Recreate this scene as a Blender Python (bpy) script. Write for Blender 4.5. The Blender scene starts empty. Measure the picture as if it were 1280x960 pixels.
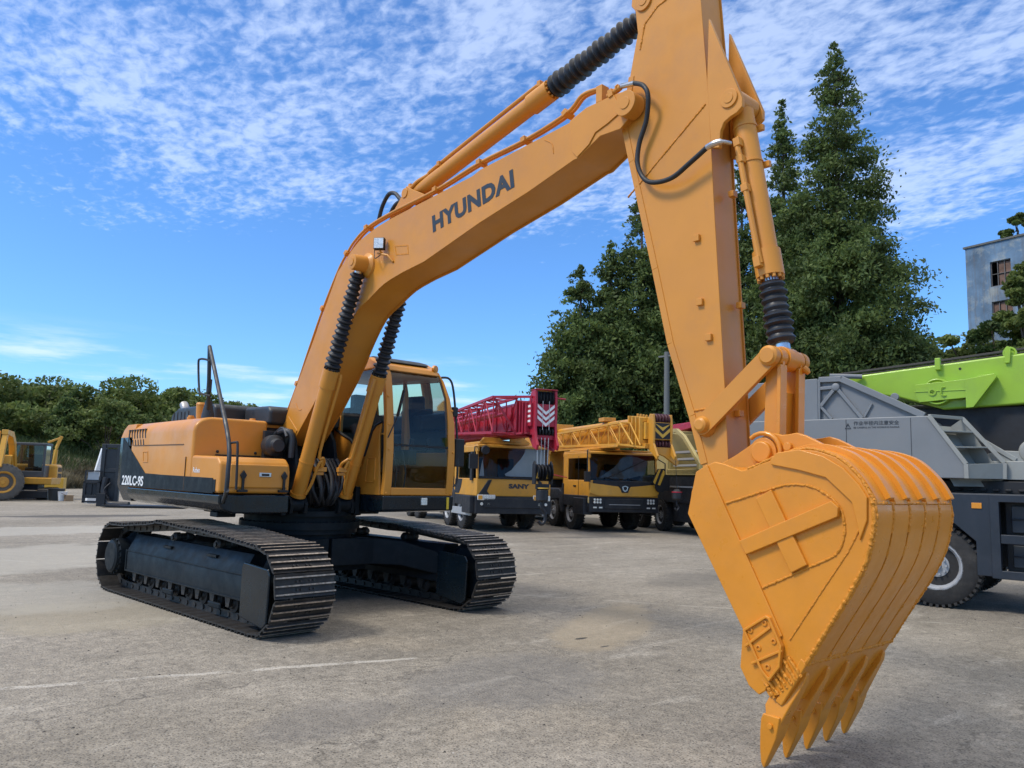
import bpy, bmesh, math, random
import numpy as np
from mathutils import Vector, Matrix
R = math.radians
random.seed(7)
# ---------------------------------------------------------------- camera, sky, sun, exposure
CAM_LOC=(8.6298,-4.3242,1.4480)
CAM_R=(0.67018,0.74169,0.02757)
CAM_U=(0.07176,-0.10173,0.99222)
CAM_F=(-0.73872,0.66299,0.12139)
F_PX=977.96

scene = bpy.context.scene
COL = scene.collection
cam_data = bpy.data.cameras.new('camera')
cam = bpy.data.objects.new('camera', cam_data)
COL.objects.link(cam)
Rm = Matrix((CAM_R, CAM_U, tuple(-c for c in CAM_F))).transposed()
cam.matrix_world = Matrix.Translation(Vector(CAM_LOC)) @ Rm.to_4x4()
cam_data.sensor_fit = 'HORIZONTAL'; cam_data.sensor_width = 36.0
cam_data.lens = 36.0*F_PX/1280.0
cam_data.clip_start = 0.05; cam_data.clip_end = 5000
scene.camera = cam
scene.view_settings.view_transform = 'Standard'; scene.view_settings.look = 'None'
scene.view_settings.gamma = 1.0; scene.view_settings.use_curve_mapping = False
scene.view_settings.exposure = 0.78

SUN_AZ = 250.0     # direction the sun stands in, degrees from +X towards +Y
SUN_EL = 52.0
world = bpy.data.worlds.new('World'); scene.world = world; world.use_nodes = True
wn = world.node_tree; wn.nodes.clear(); WL = wn.links.new
def wnode(t, **k):
    n = wn.nodes.new(t)
    for a, b in k.items(): setattr(n, a, b)
    return n
def wmath(op, a, b=None, c=None):
    n = wnode('ShaderNodeMath', operation=op)
    for i, v in enumerate((a, b, c)):
        if v is None: continue
        if hasattr(v, 'is_output'): WL(v, n.inputs[i])
        else: n.inputs[i].default_value = v
    return n.outputs[0]
def wramp(x, a, b, smooth=True):
    n = wnode('ShaderNodeMapRange'); n.interpolation_type = 'SMOOTHSTEP' if smooth else 'LINEAR'
    WL(x, n.inputs[0]); n.inputs[1].default_value = a; n.inputs[2].default_value = b
    return n.outputs[0]
sky = wnode('ShaderNodeTexSky', sky_type='NISHITA'); sky.sun_disc = False
sky.sun_elevation = R(SUN_EL); sky.sun_rotation = R(90-SUN_AZ)
sky.air_density = 1.0; sky.dust_density = 0.35; sky.ozone_density = 2.6; sky.altitude = 0
tc = wnode('ShaderNodeTexCoord'); sep = wnode('ShaderNodeSeparateXYZ'); WL(tc.outputs['Generated'], sep.inputs[0])
zc = wmath('MAXIMUM', sep.outputs[2], 0.0)
den = wmath('ADD', zc, 0.05)
px = wmath('DIVIDE', sep.outputs[0], den); py = wmath('DIVIDE', sep.outputs[1], den)
comb = wnode('ShaderNodeCombineXYZ'); WL(px, comb.inputs[0]); WL(py, comb.inputs[1])
def wnoise(vec, scale, detail, rough, dist=0.0, rot=0.0, sx=1.0, sy=1.0, off=0.0):
    m = wnode('ShaderNodeMapping'); m.inputs['Rotation'].default_value = (0, 0, rot)
    m.inputs['Scale'].default_value = (sx, sy, 1); m.inputs['Location'].default_value = (off, off*0.7, off*.3)
    WL(vec, m.inputs[0])
    n = wnode('ShaderNodeTexNoise'); n.inputs['Scale'].default_value = scale; n.inputs['Detail'].default_value = detail
    n.inputs['Roughness'].default_value = rough; n.inputs['Distortion'].default_value = dist
    WL(m.outputs[0], n.inputs['Vector']); return n.outputs['Fac']
# the sheet of small altocumulus puffs high up
puffs = wnoise(comb.outputs[0], 21.0, 5.0, 0.56, 0.3, R(48), 1.0, 1.4)
sheet = wnoise(comb.outputs[0], 1.5, 3.0, 0.55, 0.2, R(20), 1.0, 1.6, 3.1)
cov_hi = wramp(sep.outputs[2], 0.22, 0.37)
puffs2 = wnoise(comb.outputs[0], 8.5, 5.0, 0.6, 0.4, R(30), 1.0, 1.6, 5.3)
puffs = wmath('ADD', wmath('MULTIPLY', puffs, 0.62), wmath('MULTIPLY', puffs2, 0.38))
c1 = wmath('ADD', puffs, wmath('MULTIPLY', wmath('SUBTRACT', sheet, 0.5), 0.85))
c1 = wmath('ADD', c1, wmath('MULTIPLY', wmath('SUBTRACT', cov_hi, 1.0), 0.42))
cl1 = wmath('MULTIPLY', wramp(c1, 0.34, 0.68), 0.50)
cl3 = wmath('MULTIPLY', wramp(sep.outputs[2], 0.58, 0.80), 0.85)   # added unseen white cloud overhead, whitens and fills the ambient light
# low streaks near the horizon
low = wnoise(tc.outputs['Generated'], 2.6, 6.0, 0.55, 0.3, 0.0, 1.0, 1.0, 1.7)
mlow = wnode('ShaderNodeMapping'); mlow.inputs['Scale'].default_value = (1, 1, 9.0); WL(tc.outputs['Generated'], mlow.inputs[0])
nlow = wnode('ShaderNodeTexNoise'); nlow.inputs['Scale'].default_value = 3.2; nlow.inputs['Detail'].default_value = 7; nlow.inputs['Roughness'].default_value = 0.6
WL(mlow.outputs[0], nlow.inputs['Vector'])
band = wmath('MULTIPLY', wramp(sep.outputs[2], 0.17, 0.12), 1.0)
cl2 = wmath('MULTIPLY', wmath('MULTIPLY', wramp(nlow.outputs['Fac'], 0.52, 0.70), band), 0.7)
cl = wmath('MAXIMUM', cl1, cl2)
tint = wnode('ShaderNodeMixRGB', blend_type='MULTIPLY'); tint.inputs[0].default_value = 1.0
tint.inputs[2].default_value = (0.50, 0.80, 1.14, 1); WL(sky.outputs[0], tint.inputs[1])
mix = wnode('ShaderNodeMixRGB'); WL(cl, mix.inputs[0]); WL(tint.outputs[0], mix.inputs[1]); mix.inputs[2].default_value = (4.9, 5.7, 7.3, 1)
mixz = wnode('ShaderNodeMixRGB'); WL(cl3, mixz.inputs[0]); WL(mix.outputs[0], mixz.inputs[1]); mixz.inputs[2].default_value = (8.8, 8.5, 8.0, 1)
bg = wnode('ShaderNodeBackground'); bg.inputs['Strength'].default_value = 0.11; WL(mixz.outputs[0], bg.inputs[0])
wo = wnode('ShaderNodeOutputWorld'); WL(bg.outputs[0], wo.inputs[0])

sun_d = bpy.data.lights.new('sun', 'SUN'); sun_d.energy = 1.5; sun_d.angle = R(12); sun_d.color = (1.0, 0.94, 0.86)
sun = bpy.data.objects.new('sun', sun_d); COL.objects.link(sun)
sdir = Vector((math.cos(R(SUN_EL))*math.cos(R(SUN_AZ)), math.cos(R(SUN_EL))*math.sin(R(SUN_AZ)), math.sin(R(SUN_EL))))
sun.rotation_euler = sdir.to_track_quat('Z', 'Y').to_euler()

# ---------------------------------------------------------------- helpers: materials
def mat(name, col, rough=0.5, metal=0.0, noise=0.0, nscale=4.0, bump=0.0, bscale=60.0, coat=0.0, spec=0.5, dirt=None, dscale=2.0, damt=0.5, emis=0.0, rvar=0.12):
    m = bpy.data.materials.new(name); m.use_nodes = True; nt = m.node_tree; L = nt.links.new
    b = nt.nodes['Principled BSDF']
    b.inputs['Base Color'].default_value = (*col, 1); b.inputs['Roughness'].default_value = rough
    b.inputs['Metallic'].default_value = metal; b.inputs['Coat Weight'].default_value = coat
    b.inputs['Coat Roughness'].default_value = 0.08; b.inputs['Specular IOR Level'].default_value = spec
    if emis: b.inputs['Emission Color'].default_value = (*col, 1); b.inputs['Emission Strength'].default_value = emis
    t = nt.nodes.new('ShaderNodeTexCoord')
    def N(scale, det=5, rg=0.6):
        n = nt.nodes.new('ShaderNodeTexNoise'); n.inputs['Scale'].default_value = scale
        n.inputs['Detail'].default_value = det; n.inputs['Roughness'].default_value = rg; L(t.outputs['Object'], n.inputs['Vector']); return n.outputs['Fac']
    src = None
    if noise > 0:
        n = N(nscale); mr = nt.nodes.new('ShaderNodeMapRange'); L(n, mr.inputs[0]); mr.inputs[1].default_value = .3; mr.inputs[2].default_value = .7
        mr.inputs[3].default_value = 1-noise; mr.inputs[4].default_value = 1+noise
        mx = nt.nodes.new('ShaderNodeVectorMath'); mx.operation = 'SCALE'; mx.inputs[0].default_value = col; L(mr.outputs[0], mx.inputs['Scale'])
        src = mx.outputs[0]
    if dirt is not None:
        n = N(dscale, 8, .7); mr = nt.nodes.new('ShaderNodeMapRange'); L(n, mr.inputs[0]); mr.inputs[1].default_value = .5; mr.inputs[2].default_value = .72
        mr.inputs[3].default_value = 0; mr.inputs[4].default_value = damt
        mx = nt.nodes.new('ShaderNodeMixRGB'); L(mr.outputs[0], mx.inputs[0]); mx.inputs[2].default_value = (*dirt, 1)
        if src is not None: L(src, mx.inputs[1])
        else: mx.inputs[1].default_value = (*col, 1)
        src = mx.outputs[0]
    if src is not None: L(src, b.inputs['Base Color'])
    if rvar:
        n = N(nscale*2.3, 4); mr = nt.nodes.new('ShaderNodeMapRange'); L(n, mr.inputs[0]); mr.inputs[1].default_value = .3; mr.inputs[2].default_value = .7
        mr.inputs[3].default_value = max(0.02, rough-rvar); mr.inputs[4].default_value = min(1, rough+rvar); L(mr.outputs[0], b.inputs['Roughness'])
    if bump > 0:
        n = N(bscale, 6, .6); bp = nt.nodes.new('ShaderNodeBump'); bp.inputs['Strength'].default_value = bump; bp.inputs['Distance'].default_value = 0.01
        L(n, bp.inputs['Height']); L(bp.outputs[0], b.inputs['Normal'])
    return m
def glass(name, tint, gloss=0.06, refl=0.12):
    m = bpy.data.materials.new(name); m.use_nodes = True; nt = m.node_tree; nt.nodes.clear(); L = nt.links.new
    tr = nt.nodes.new('ShaderNodeBsdfTransparent'); tr.inputs[0].default_value = (*tint, 1)
    gl = nt.nodes.new('ShaderNodeBsdfGlossy'); gl.inputs['Roughness'].default_value = gloss
    fr = nt.nodes.new('ShaderNodeFresnel'); fr.inputs[0].default_value = 1.38
    ad = nt.nodes.new('ShaderNodeMath'); ad.operation = 'ADD'; L(fr.outputs[0], ad.inputs[0]); ad.inputs[1].default_value = refl
    mx = nt.nodes.new('ShaderNodeMixShader'); L(ad.outputs[0], mx.inputs[0]); L(tr.outputs[0], mx.inputs[1]); L(gl.outputs[0], mx.inputs[2])
    o = nt.nodes.new('ShaderNodeOutputMaterial'); L(mx.outputs[0], o.inputs[0]); return m
def leafmat(name, c1, c2, trans=0.25):
    m = bpy.data.materials.new(name); m.use_nodes = True; nt = m.node_tree; nt.nodes.clear(); L = nt.links.new
    g = nt.nodes.new('ShaderNodeNewGeometry'); rp = nt.nodes.new('ShaderNodeMixRGB'); L(g.outputs['Random Per Island'], rp.inputs[0])
    rp.inputs[1].default_value = (*c1, 1); rp.inputs[2].default_value = (*c2, 1)
    t = nt.nodes.new('ShaderNodeTexCoord'); n = nt.nodes.new('ShaderNodeTexNoise'); n.inputs['Scale'].default_value = 0.55; n.inputs['Detail'].default_value = 3
    L(t.outputs['Object'], n.inputs['Vector'])
    mr = nt.nodes.new('ShaderNodeMapRange'); L(n.outputs['Fac'], mr.inputs[0]); mr.inputs[1].default_value = .35; mr.inputs[2].default_value = .65; mr.inputs[3].default_value = .65; mr.inputs[4].default_value = 1.35
    sc = nt.nodes.new('ShaderNodeVectorMath'); sc.operation = 'SCALE'; L(rp.outputs[0], sc.inputs[0]); L(mr.outputs[0], sc.inputs['Scale'])
    d = nt.nodes.new('ShaderNodeBsdfPrincipled'); d.inputs['Roughness'].default_value = .6; d.inputs['Specular IOR Level'].default_value = .3; L(sc.outputs[0], d.inputs['Base Color'])
    tr = nt.nodes.new('ShaderNodeBsdfTranslucent'); L(sc.outputs[0], tr.inputs[0])
    mx = nt.nodes.new('ShaderNodeMixShader'); mx.inputs[0].default_value = trans; L(d.outputs[0], mx.inputs[1]); L(tr.outputs[0], mx.inputs[2])
    o = nt.nodes.new('ShaderNodeOutputMaterial'); L(mx.outputs[0], o.inputs[0]); return m
ORANGE = mat('orange_paint', (0.61, 0.248, 0.030), .42, noise=.06, nscale=1.6, bump=.05, bscale=9, coat=.06, spec=.4, dirt=(.45, .20, .06), dscale=2.2, damt=.45)
ORANGE2 = mat('bucket_orange_paint', (0.66, 0.242, 0.018), .36, noise=.07, nscale=4, bump=.10, bscale=14, coat=.12, spec=.4, dirt=(.56, .22, .03), dscale=6, damt=.5)
WELD = mat('painted_weld', (0.63, 0.235, 0.02), .45, noise=.1, nscale=30, bump=.9, bscale=55, coat=.0, spec=.3)
NAVY = mat('navy_black_paint', (0.006, 0.012, 0.017), .22, noise=.15, nscale=3, coat=.12, spec=.35, dirt=(.014, .018, .02), dscale=5, damt=.4)
NAVYM = mat('navy_black_satin', (0.010, 0.014, 0.017), .5, noise=.25, nscale=4, spec=.15, dirt=(.03, .03, .03), dscale=7, damt=.45, bump=.06, bscale=20)
SHOE = mat('track_steel', (0.036, 0.033, 0.030), .5, metal=.3, noise=.3, nscale=8, bump=.2, bscale=60, dirt=(.09, .075, .06), dscale=14, damt=.6)
WORN = mat('worn_grouser_steel', (0.40, 0.33, 0.26), .5, metal=.45, noise=.4, nscale=14, dirt=(.08, .06, .05), dscale=25, damt=.9)
RUBBER = mat('black_rubber', (0.014, 0.014, 0.015), .55, noise=.15, nscale=10, bump=.15, bscale=80)
BELLOW = mat('bellows_rubber', (0.016, 0.018, 0.022), .42, noise=.2, nscale=15)
BLACK = mat('matt_black', (0.012, 0.012, 0.013), .6, noise=.1)
DGREY = mat('dark_grey_plastic', (0.022, 0.026, 0.03), .5, noise=.1)
STEEL = mat('bright_steel', (0.6, 0.6, 0.6), .28, metal=1.0, noise=.05)
CHROME = mat('lamp_reflector', (0.75, 0.74, 0.68), .3, metal=.35, noise=.25, nscale=30)
WHITE = mat('white_paint', (0.78, 0.78, 0.76), .4)
TXT = mat('dark_lettering', (0.025, 0.03, 0.035), .5)
CABGLASS = glass('cab_glass', (0.80, 0.87, 0.82), .02, .01)
TRUCKGLASS = glass('truck_glass', (0.55, 0.58, 0.58), .03, .0)
LAMPG = glass('lamp_glass', (0.9, 0.9, 0.86), .08, .12)

# ---------------------------------------------------------------- helpers: geometry
class MB:
    def __init__(s): s.v = []; s.f = []; s.m = []; s.sm = []
    def add(s, vs, fs, mi=0, smooth=True):
        n = len(s.v); s.v += [tuple(v) for v in vs]
        for f in fs: s.f.append(tuple(i+n for i in f)); s.m.append(mi); s.sm.append(smooth)
        return s
    def hexa(s, p, mi=0):   # 8 points: bottom loop then top loop
        return s.add(p, [(3, 2, 1, 0), (4, 5, 6, 7), (0, 1, 5, 4), (1, 2, 6, 5), (2, 3, 7, 6), (3, 0, 4, 7)], mi)
    def box(s, x0, x1, y0, y1, z0, z1, mi=0):
        return s.hexa([(x0, y0, z0), (x1, y0, z0), (x1, y1, z0), (x0, y1, z0), (x0, y0, z1), (x1, y0, z1), (x1, y1, z1), (x0, y1, z1)], mi)
    def prism(s, pts, ax, a, b, mi=0):
        def P(q, t):
            if ax == 'y': return (q[0], t, q[1])
            if ax == 'x': return (t, q[0], q[1])
            return (q[0], q[1], t)
        n = len(pts); vs = [P(q, a) for q in pts]+[P(q, b) for q in pts]
        fs = [tuple(range(n)), tuple(range(2*n-1, n-1, -1))]+[(i, (i+1) % n, n+(i+1) % n, n+i) for i in range(n)]
        return s.add(vs, fs, mi)
    def frame(s, outer, inner, ax, a, b, mi=0):  # ring between two loops of the same count
        def P(q, t):
            if ax == 'y': return (q[0], t, q[1])
            if ax == 'x': return (t, q[0], q[1])
            return (q[0], q[1], t)
        n = len(outer); vs = [P(q, a) for q in outer]+[P(q, a) for q in inner]+[P(q, b) for q in outer]+[P(q, b) for q in inner]
        fs = []
        for i in range(n):
            j = (i+1) % n
            fs += [(i, j, n+j, n+i), (2*n+i, 3*n+i, 3*n+j, 2*n+j), (i, 2*n+i, 2*n+j, j), (n+i, n+j, 3*n+j, 3*n+i)]
        return s.add(vs, fs, mi)
    def rev(s, p0, d, prof, seg=24, mi=0, caps=True):
        p0 = Vector(p0); d = Vector(d).normalized(); a = d.orthogonal().normalized(); b = d.cross(a)
        vs = []; fs = []
        for (t, r) in prof:
            for k in range(seg):
                an = 2*math.pi*k/seg; vs.append(p0+d*t+(a*math.cos(an)+b*math.sin(an))*r)
        for i in range(len(prof)-1):
            for k in range(seg):
                fs.append((i*seg+k, i*seg+(k+1) % seg, (i+1)*seg+(k+1) % seg, (i+1)*seg+k))
        if caps:
            fs.append(tuple(range(seg-1, -1, -1))); fs.append(tuple((len(prof)-1)*seg+k for k in range(seg)))
        return s.add(vs, fs, mi)
    def cyl(s, p0, p1, r0, r1=None, seg=24, mi=0):
        p0 = Vector(p0); p1 = Vector(p1); r1 = r0 if r1 is None else r1
        return s.rev(p0, p1-p0, [(0, r0), ((p1-p0).length, r1)], seg, mi)
    def tube(s, path, r, seg=8, mi=0, smooth=0):
        P = [Vector(p) for p in path]
        if smooth and len(P) > 2:
            Q = []
            for i in range(len(P)-1):
                a = P[max(i-1, 0)]; b = P[i]; c = P[i+1]; d = P[min(i+2, len(P)-1)]
                for k in range(smooth):
                    t = k/smooth
                    Q.append(.5*((2*b)+(c-a)*t+(2*a-5*b+4*c-d)*t*t+(3*b-a-3*c+d)*t**3))
            if isinstance(r, (list, tuple)): r = [r[min(int(i/smooth), len(r)-1)] for i in range(len(Q)+1)]
            P = Q+[P[-1]]
        vs = []; fs = []; up = None
        for i, p in enumerate(P):
            t = (P[min(i+1, len(P)-1)]-P[max(i-1, 0)]).normalized()
            if up is None: up = t.orthogonal().normalized()
            up = (up-t*up.dot(t))
            up = up.normalized() if up.length > 1e-6 else t.orthogonal().normalized()
            b = t.cross(up); rr = r[i] if isinstance(r, (list, tuple)) else r
            for k in range(seg):
                an = 2*math.pi*k/seg; vs.append(p+(up*math.cos(an)+b*math.sin(an))*rr)
        for i in range(len(P)-1):
            for k in range(seg): fs.append((i*seg+k, i*seg+(k+1) % seg, (i+1)*seg+(k+1) % seg, (i+1)*seg+k))
        fs.append(tuple(range(seg-1, -1, -1))); fs.append(tuple((len(P)-1)*seg+k for k in range(seg)))
        return s.add(vs, fs, mi)
    def bar(s, p0, p1, w, h, up=(0, 0, 1), mi=0):
        p0 = Vector(p0); p1 = Vector(p1); d = (p1-p0).normalized(); u = Vector(up); u = (u-d*u.dot(d)).normalized(); c = d.cross(u)
        vs = [p+c*a*w/2+u*b*h/2 for p in (p0, p1) for a, b in ((-1, -1), (1, -1), (1, 1), (-1, 1))]
        return s.add(vs, [(0, 1, 2, 3), (7, 6, 5, 4), (0, 4, 5, 1), (1, 5, 6, 2), (2, 6, 7, 3), (3, 7, 4, 0)], mi)
    def weld(s, path, r, mi=0, seed=1):
        rnd = random.Random(seed); P = [Vector(p) for p in path]; Q = []
        for a, b in zip(P[:-1], P[1:]):
            n = max(2, int((b-a).length/(r*.8)))
            for k in range(n): Q.append(a.lerp(b, k/n)+Vector((rnd.uniform(-1, 1), rnd.uniform(-1, 1), rnd.uniform(-1, 1)))*r*.25)
        Q.append(P[-1]); return s.tube(Q, [r*rnd.uniform(.82, 1.18) for _ in Q], 8, mi)
    def build(s, name, mats, parent=None, bevel=0.0, seg=2, loc=None, rotz=0.0, label=None, ang=32):
        me = bpy.data.meshes.new(name); me.from_pydata(s.v, [], s.f)
        if not isinstance(mats, (list, tuple)): mats = [mats]
        for m in mats: me.materials.append(m)
        me.polygons.foreach_set('material_index', s.m)
        bm = bmesh.new(); bm.from_mesh(me); bmesh.ops.recalc_face_normals(bm, faces=bm.faces); bm.to_mesh(me); bm.free()
        me.polygons.foreach_set('use_smooth', [True]*len(me.polygons)); me.update()
        o = bpy.data.objects.new(name, me); COL.objects.link(o)
        if bevel > 0:
            b = o.modifiers.new('bevel', 'BEVEL'); b.width = bevel; b.segments = seg; b.limit_method = 'ANGLE'; b.angle_limit = R(ang)
            b.harden_normals = True; b.miter_outer = 'MITER_ARC'
        else:
            me.set_sharp_from_angle(angle=R(ang))
        if parent is not None: o.parent = parent
        if loc is not None: o.location = loc
        o.rotation_euler = (0, 0, rotz)
        if label: o['label'] = label
        return o
def spl(P, k=4):
    Q = [Vector(p) for p in P]; out = []
    for i in range(len(Q)-1):
        a = Q[max(i-1, 0)]; b = Q[i]; c = Q[i+1]; d_ = Q[min(i+2, len(Q)-1)]
        for j in range(k):
            t = j/k; out.append(tuple(.5*((2*b)+(c-a)*t+(2*a-5*b+4*c-d_)*t*t+(3*b-a-3*c+d_)*t**3)))
    return out+[tuple(Q[-1])]
def tag(o, label, cat, group=None, kind=None):
    if label: o['label'] = label
    if cat: o['category'] = cat
    if group: o['group'] = group
    if kind: o['kind'] = kind
    return o
def thing(name, label, cat, loc=(0, 0, 0), rotz=0.0, group=None):
    o = bpy.data.objects.new(name, None); COL.objects.link(o); o.location = loc; o.rotation_euler = (0, 0, rotz); o.empty_display_size = .3
    return tag(o, label, cat, group)
def kids(o): return [c for c in COL.objects if c.parent == o]
def copy_tree(o, parent=None):
    c = o.copy(); COL.objects.link(c); c.parent = parent
    for ch in kids(o): copy_tree(ch, c)
    return c
def text_mesh(name, body, width, height, origin, xdir, ydir, material, parent, thick=0.002, bold=0.0, spacing=1.0, label=None):
    cu = bpy.data.curves.new(name, 'FONT'); cu.body = body; cu.size = 1.0; cu.extrude = 0.0; cu.offset = bold; cu.space_character = spacing; cu.resolution_u = 3
    o = bpy.data.objects.new(name, cu); COL.objects.link(o); bpy.context.view_layer.update()
    dg = bpy.context.evaluated_depsgraph_get(); me = bpy.data.meshes.new_from_object(o.evaluated_get(dg)); COL.objects.unlink(o); bpy.data.objects.remove(o)
    me.name = name
    co = np.array([v.co[:] for v in me.vertices]) if len(me.vertices) else np.zeros((1, 3))
    mn = co.min(0); mx = co.max(0); X = Vector(xdir).normalized(); Yd = Vector(ydir).normalized(); Zd = X.cross(Yd); O = Vector(origin)
    for v in me.vertices:
        a = (v.co.x-mn[0])/(mx[0]-mn[0]+1e-9)*width; b = (v.co.y-mn[1])/(mx[1]-mn[1]+1e-9)*height
        v.co = O+X*a+Vector(ydir).normalized()*b+Zd*thick
    me.materials.clear(); me.materials.append(material); me.update()
    ob = bpy.data.objects.new(name, me); COL.objects.link(ob)
    if parent is not None: ob.parent = parent
    if label: ob['label'] = label
    return ob

# ================================================================ ground
def ground_material():
    m = bpy.data.materials.new('worn_concrete'); m.use_nodes = True; nt = m.node_tree; L = nt.links.new; b = nt.nodes['Principled BSDF']
    t = nt.nodes.new('ShaderNodeTexCoord')
    def mapn(sc=(1, 1, 1), rot=0.0, loc=(0, 0, 0)):
        n = nt.nodes.new('ShaderNodeMapping'); n.inputs['Scale'].default_value = sc; n.inputs['Rotation'].default_value = (0, 0, rot); n.inputs['Location'].default_value = loc; L(t.outputs['Object'], n.inputs[0]); return n.outputs[0]
    def N(vec, scale, det=6, rg=.6, dist=0.0):
        n = nt.nodes.new('ShaderNodeTexNoise'); n.inputs['Scale'].default_value = scale; n.inputs['Detail'].default_value = det; n.inputs['Roughness'].default_value = rg; n.inputs['Distortion'].default_value = dist; L(vec, n.inputs['Vector']); return n.outputs['Fac']
    def mr(x, a, b_, c=0.0, d=1.0, sm=True):
        n = nt.nodes.new('ShaderNodeMapRange'); n.interpolation_type = 'SMOOTHSTEP' if sm else 'LINEAR'; L(x, n.inputs[0])
        for i, v in enumerate((a, b_, c, d)): n.inputs[i+1].default_value = v
        return n.outputs[0]
    def M(op, a, b_=None):
        n = nt.nodes.new('ShaderNodeMath'); n.operation = op
        for i, v in enumerate((a, b_)):
            if v is None: continue
            if hasattr(v, 'is_output'): L(v, n.inputs[i])
            else: n.inputs[i].default_value = v
        return n.outputs[0]
    def mixc(f, c1, c2, mode='MIX'):
        n = nt.nodes.new('ShaderNodeMixRGB'); n.blend_type = mode
        if hasattr(f, 'is_output'): L(f, n.inputs[0])
        else: n.inputs[0].default_value = f
        for i, c in ((1, c1), (2, c2)):
            if hasattr(c, 'is_output'): L(c, n.inputs[i])
            else: n.inputs[i].default_value = (*c, 1)
        return n.outputs[0]
    v = mapn(); vr = mapn((1, .28, 1), R(38))
    big = N(v, .22, 5, .6, .4); mid = N(vr, .9, 7, .62, .5); fine = N(v, 14, 6, .7); grit = N(v, 75, 4, .75); sp = N(v, 38, 3, .65)
    c = mixc(mr(big, .36, .64), (.188, .166, .132), (.242, .216, .176))
    c = mixc(mr(mid, .45, .72, 0, .38), c, (.150, .134, .110))
    c = mixc(mr(N(vr, 2.3, 6, .65, .8), .56, .72, 0, .6), c, (.33, .30, .25))
    c = mixc(mr(N(v, .55, 4, .55, .3), .60, .68, 0, .2), c, (.30, .25, .18))
    # exposed aggregate
    vo = nt.nodes.new('ShaderNodeTexVoronoi'); vo.inputs['Scale'].default_value = 55; L(v, vo.inputs['Vector'])
    agg = mr(vo.outputs['Distance'], .12, .42, .52, 1.16)
    sc = nt.nodes.new('ShaderNodeVectorMath'); sc.operation = 'SCALE'; L(c, sc.inputs[0])
    k = M('MULTIPLY', mr(grit, .3, .7, .60, 1.42, False), mr(fine, .3, .7, .70, 1.3, False)); k = M('MULTIPLY', k, agg); k = M('MULTIPLY', k, mr(N(v, 4.5, 8, .72, .6), .32, .68, .84, 1.16, False)); k = M('MULTIPLY', k, mr(N(mapn((1, .16, 1), R(25)), 2.6, 7, .68, .3), .3, .7, .88, 1.10, False)); L(k, sc.inputs['Scale']); c = sc.outputs[0]
    c = mixc(mr(sp, .66, .72, 0, .7), c, (.06, .055, .05))
    c = mixc(mr(N(v, 26, 3, .6), .70, .75, 0, .8), c, (.5, .47, .42))
    sepn = nt.nodes.new('ShaderNodeSeparateXYZ'); L(t.outputs['Object'], sepn.inputs[0]); X = sepn.outputs[0]; Y = sepn.outputs[1]
    def line_dist(p, q):   # perpendicular distance and position along a worn joint
        d = Vector(q)-Vector(p); ln = d.length; d.normalize()
        al = M('ADD', M('MULTIPLY', M('SUBTRACT', X, p[0]), d.x), M('MULTIPLY', M('SUBTRACT', Y, p[1]), d.y))
        pe = M('ADD', M('MULTIPLY', M('SUBTRACT', X, p[0]), -d.y), M('MULTIPLY', M('SUBTRACT', Y, p[1]), d.x)); return al, pe, ln
    al, pe, ln = line_dist(WJ[0], WJ[1])
    wob = M('MULTIPLY', M('SUBTRACT', N(v, 3.5, 5, .6), .5), .10); pe2 = M('ABSOLUTE', M('ADD', pe, wob))
    patchy = mr(N(v, 1.6, 6, .7), .40, .50)
    w = M('MULTIPLY', M('MULTIPLY', mr(M('ADD', pe2, M('MULTIPLY', N(v, 9, 6, .7), .075)), .085, .045), patchy), M('MULTIPLY', mr(al, -4.0, -3.6), mr(al, ln+.1, ln)))
    w = M('MULTIPLY', w, mr(grit, .35, .5))
    c = mixc(M('MULTIPLY', w, .85), c, (.54, .50, .43))
    # crack next to it
    cr = M('MULTIPLY', mr(M('ABSOLUTE', M('ADD', pe, M('MULTIPLY', wob, 1.4))), .006, .002), .55); c = mixc(cr, c, (.05, .045, .04))
    # fine cracks
    vc = nt.nodes.new('ShaderNodeTexVoronoi'); vc.feature = 'DISTANCE_TO_EDGE'; vc.inputs['Scale'].default_value = .42
    dvn = nt.nodes.new('ShaderNodeVectorMath'); dvn.operation = 'ADD'; nn_ = nt.nodes.new('ShaderNodeTexNoise'); nn_.inputs['Scale'].default_value = 1.6; nn_.inputs['Detail'].default_value = 7; L(v, nn_.inputs['Vector']); L(v, dvn.inputs[0]); L(nn_.outputs['Color'], dvn.inputs[1]); L(dvn.outputs[0], vc.inputs['Vector'])
    ck = M('MULTIPLY', mr(vc.outputs['Distance'], .006, .0015), mr(N(v, .8, 3, .6), .50, .58)); c = mixc(M('MULTIPLY', ck, .4), c, (.045, .04, .034))
    # slab joints further back
    for (p, q) in SJ:
        a2, p2, l2 = line_dist(p, q); j = mr(M('ABSOLUTE', M('ADD', p2, M('MULTIPLY', M('SUBTRACT', N(v, 2.2, 4, .6), .5), .14))), .03, .01)
        c = mixc(M('MULTIPLY', j, M('MULTIPLY', mr(N(v, 1.7, 3, .6), .42, .55), .55)), c, (.42, .395, .34))
    # pale worn area on the left, oil stains
    def blob(cx, cy, rx, ry, rot, soft=.35):
        dx = M('SUBTRACT', X, cx); dy = M('SUBTRACT', Y, cy); ca, sa = math.cos(rot), math.sin(rot)
        u = M('DIVIDE', M('ADD', M('MULTIPLY', dx, ca), M('MULTIPLY', dy, sa)), rx); w_ = M('DIVIDE', M('SUBTRACT', M('MULTIPLY', dy, ca), M('MULTIPLY', dx, sa)), ry)
        r = M('SQRT', M('ADD', M('MULTIPLY', u, u), M('MULTIPLY', w_, w_))); r = M('ADD', r, M('MULTIPLY', M('SUBTRACT', N(v, 1.2, 6, .65), .5), 1.1)); return mr(r, 1.0, 1.0-soft)
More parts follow.
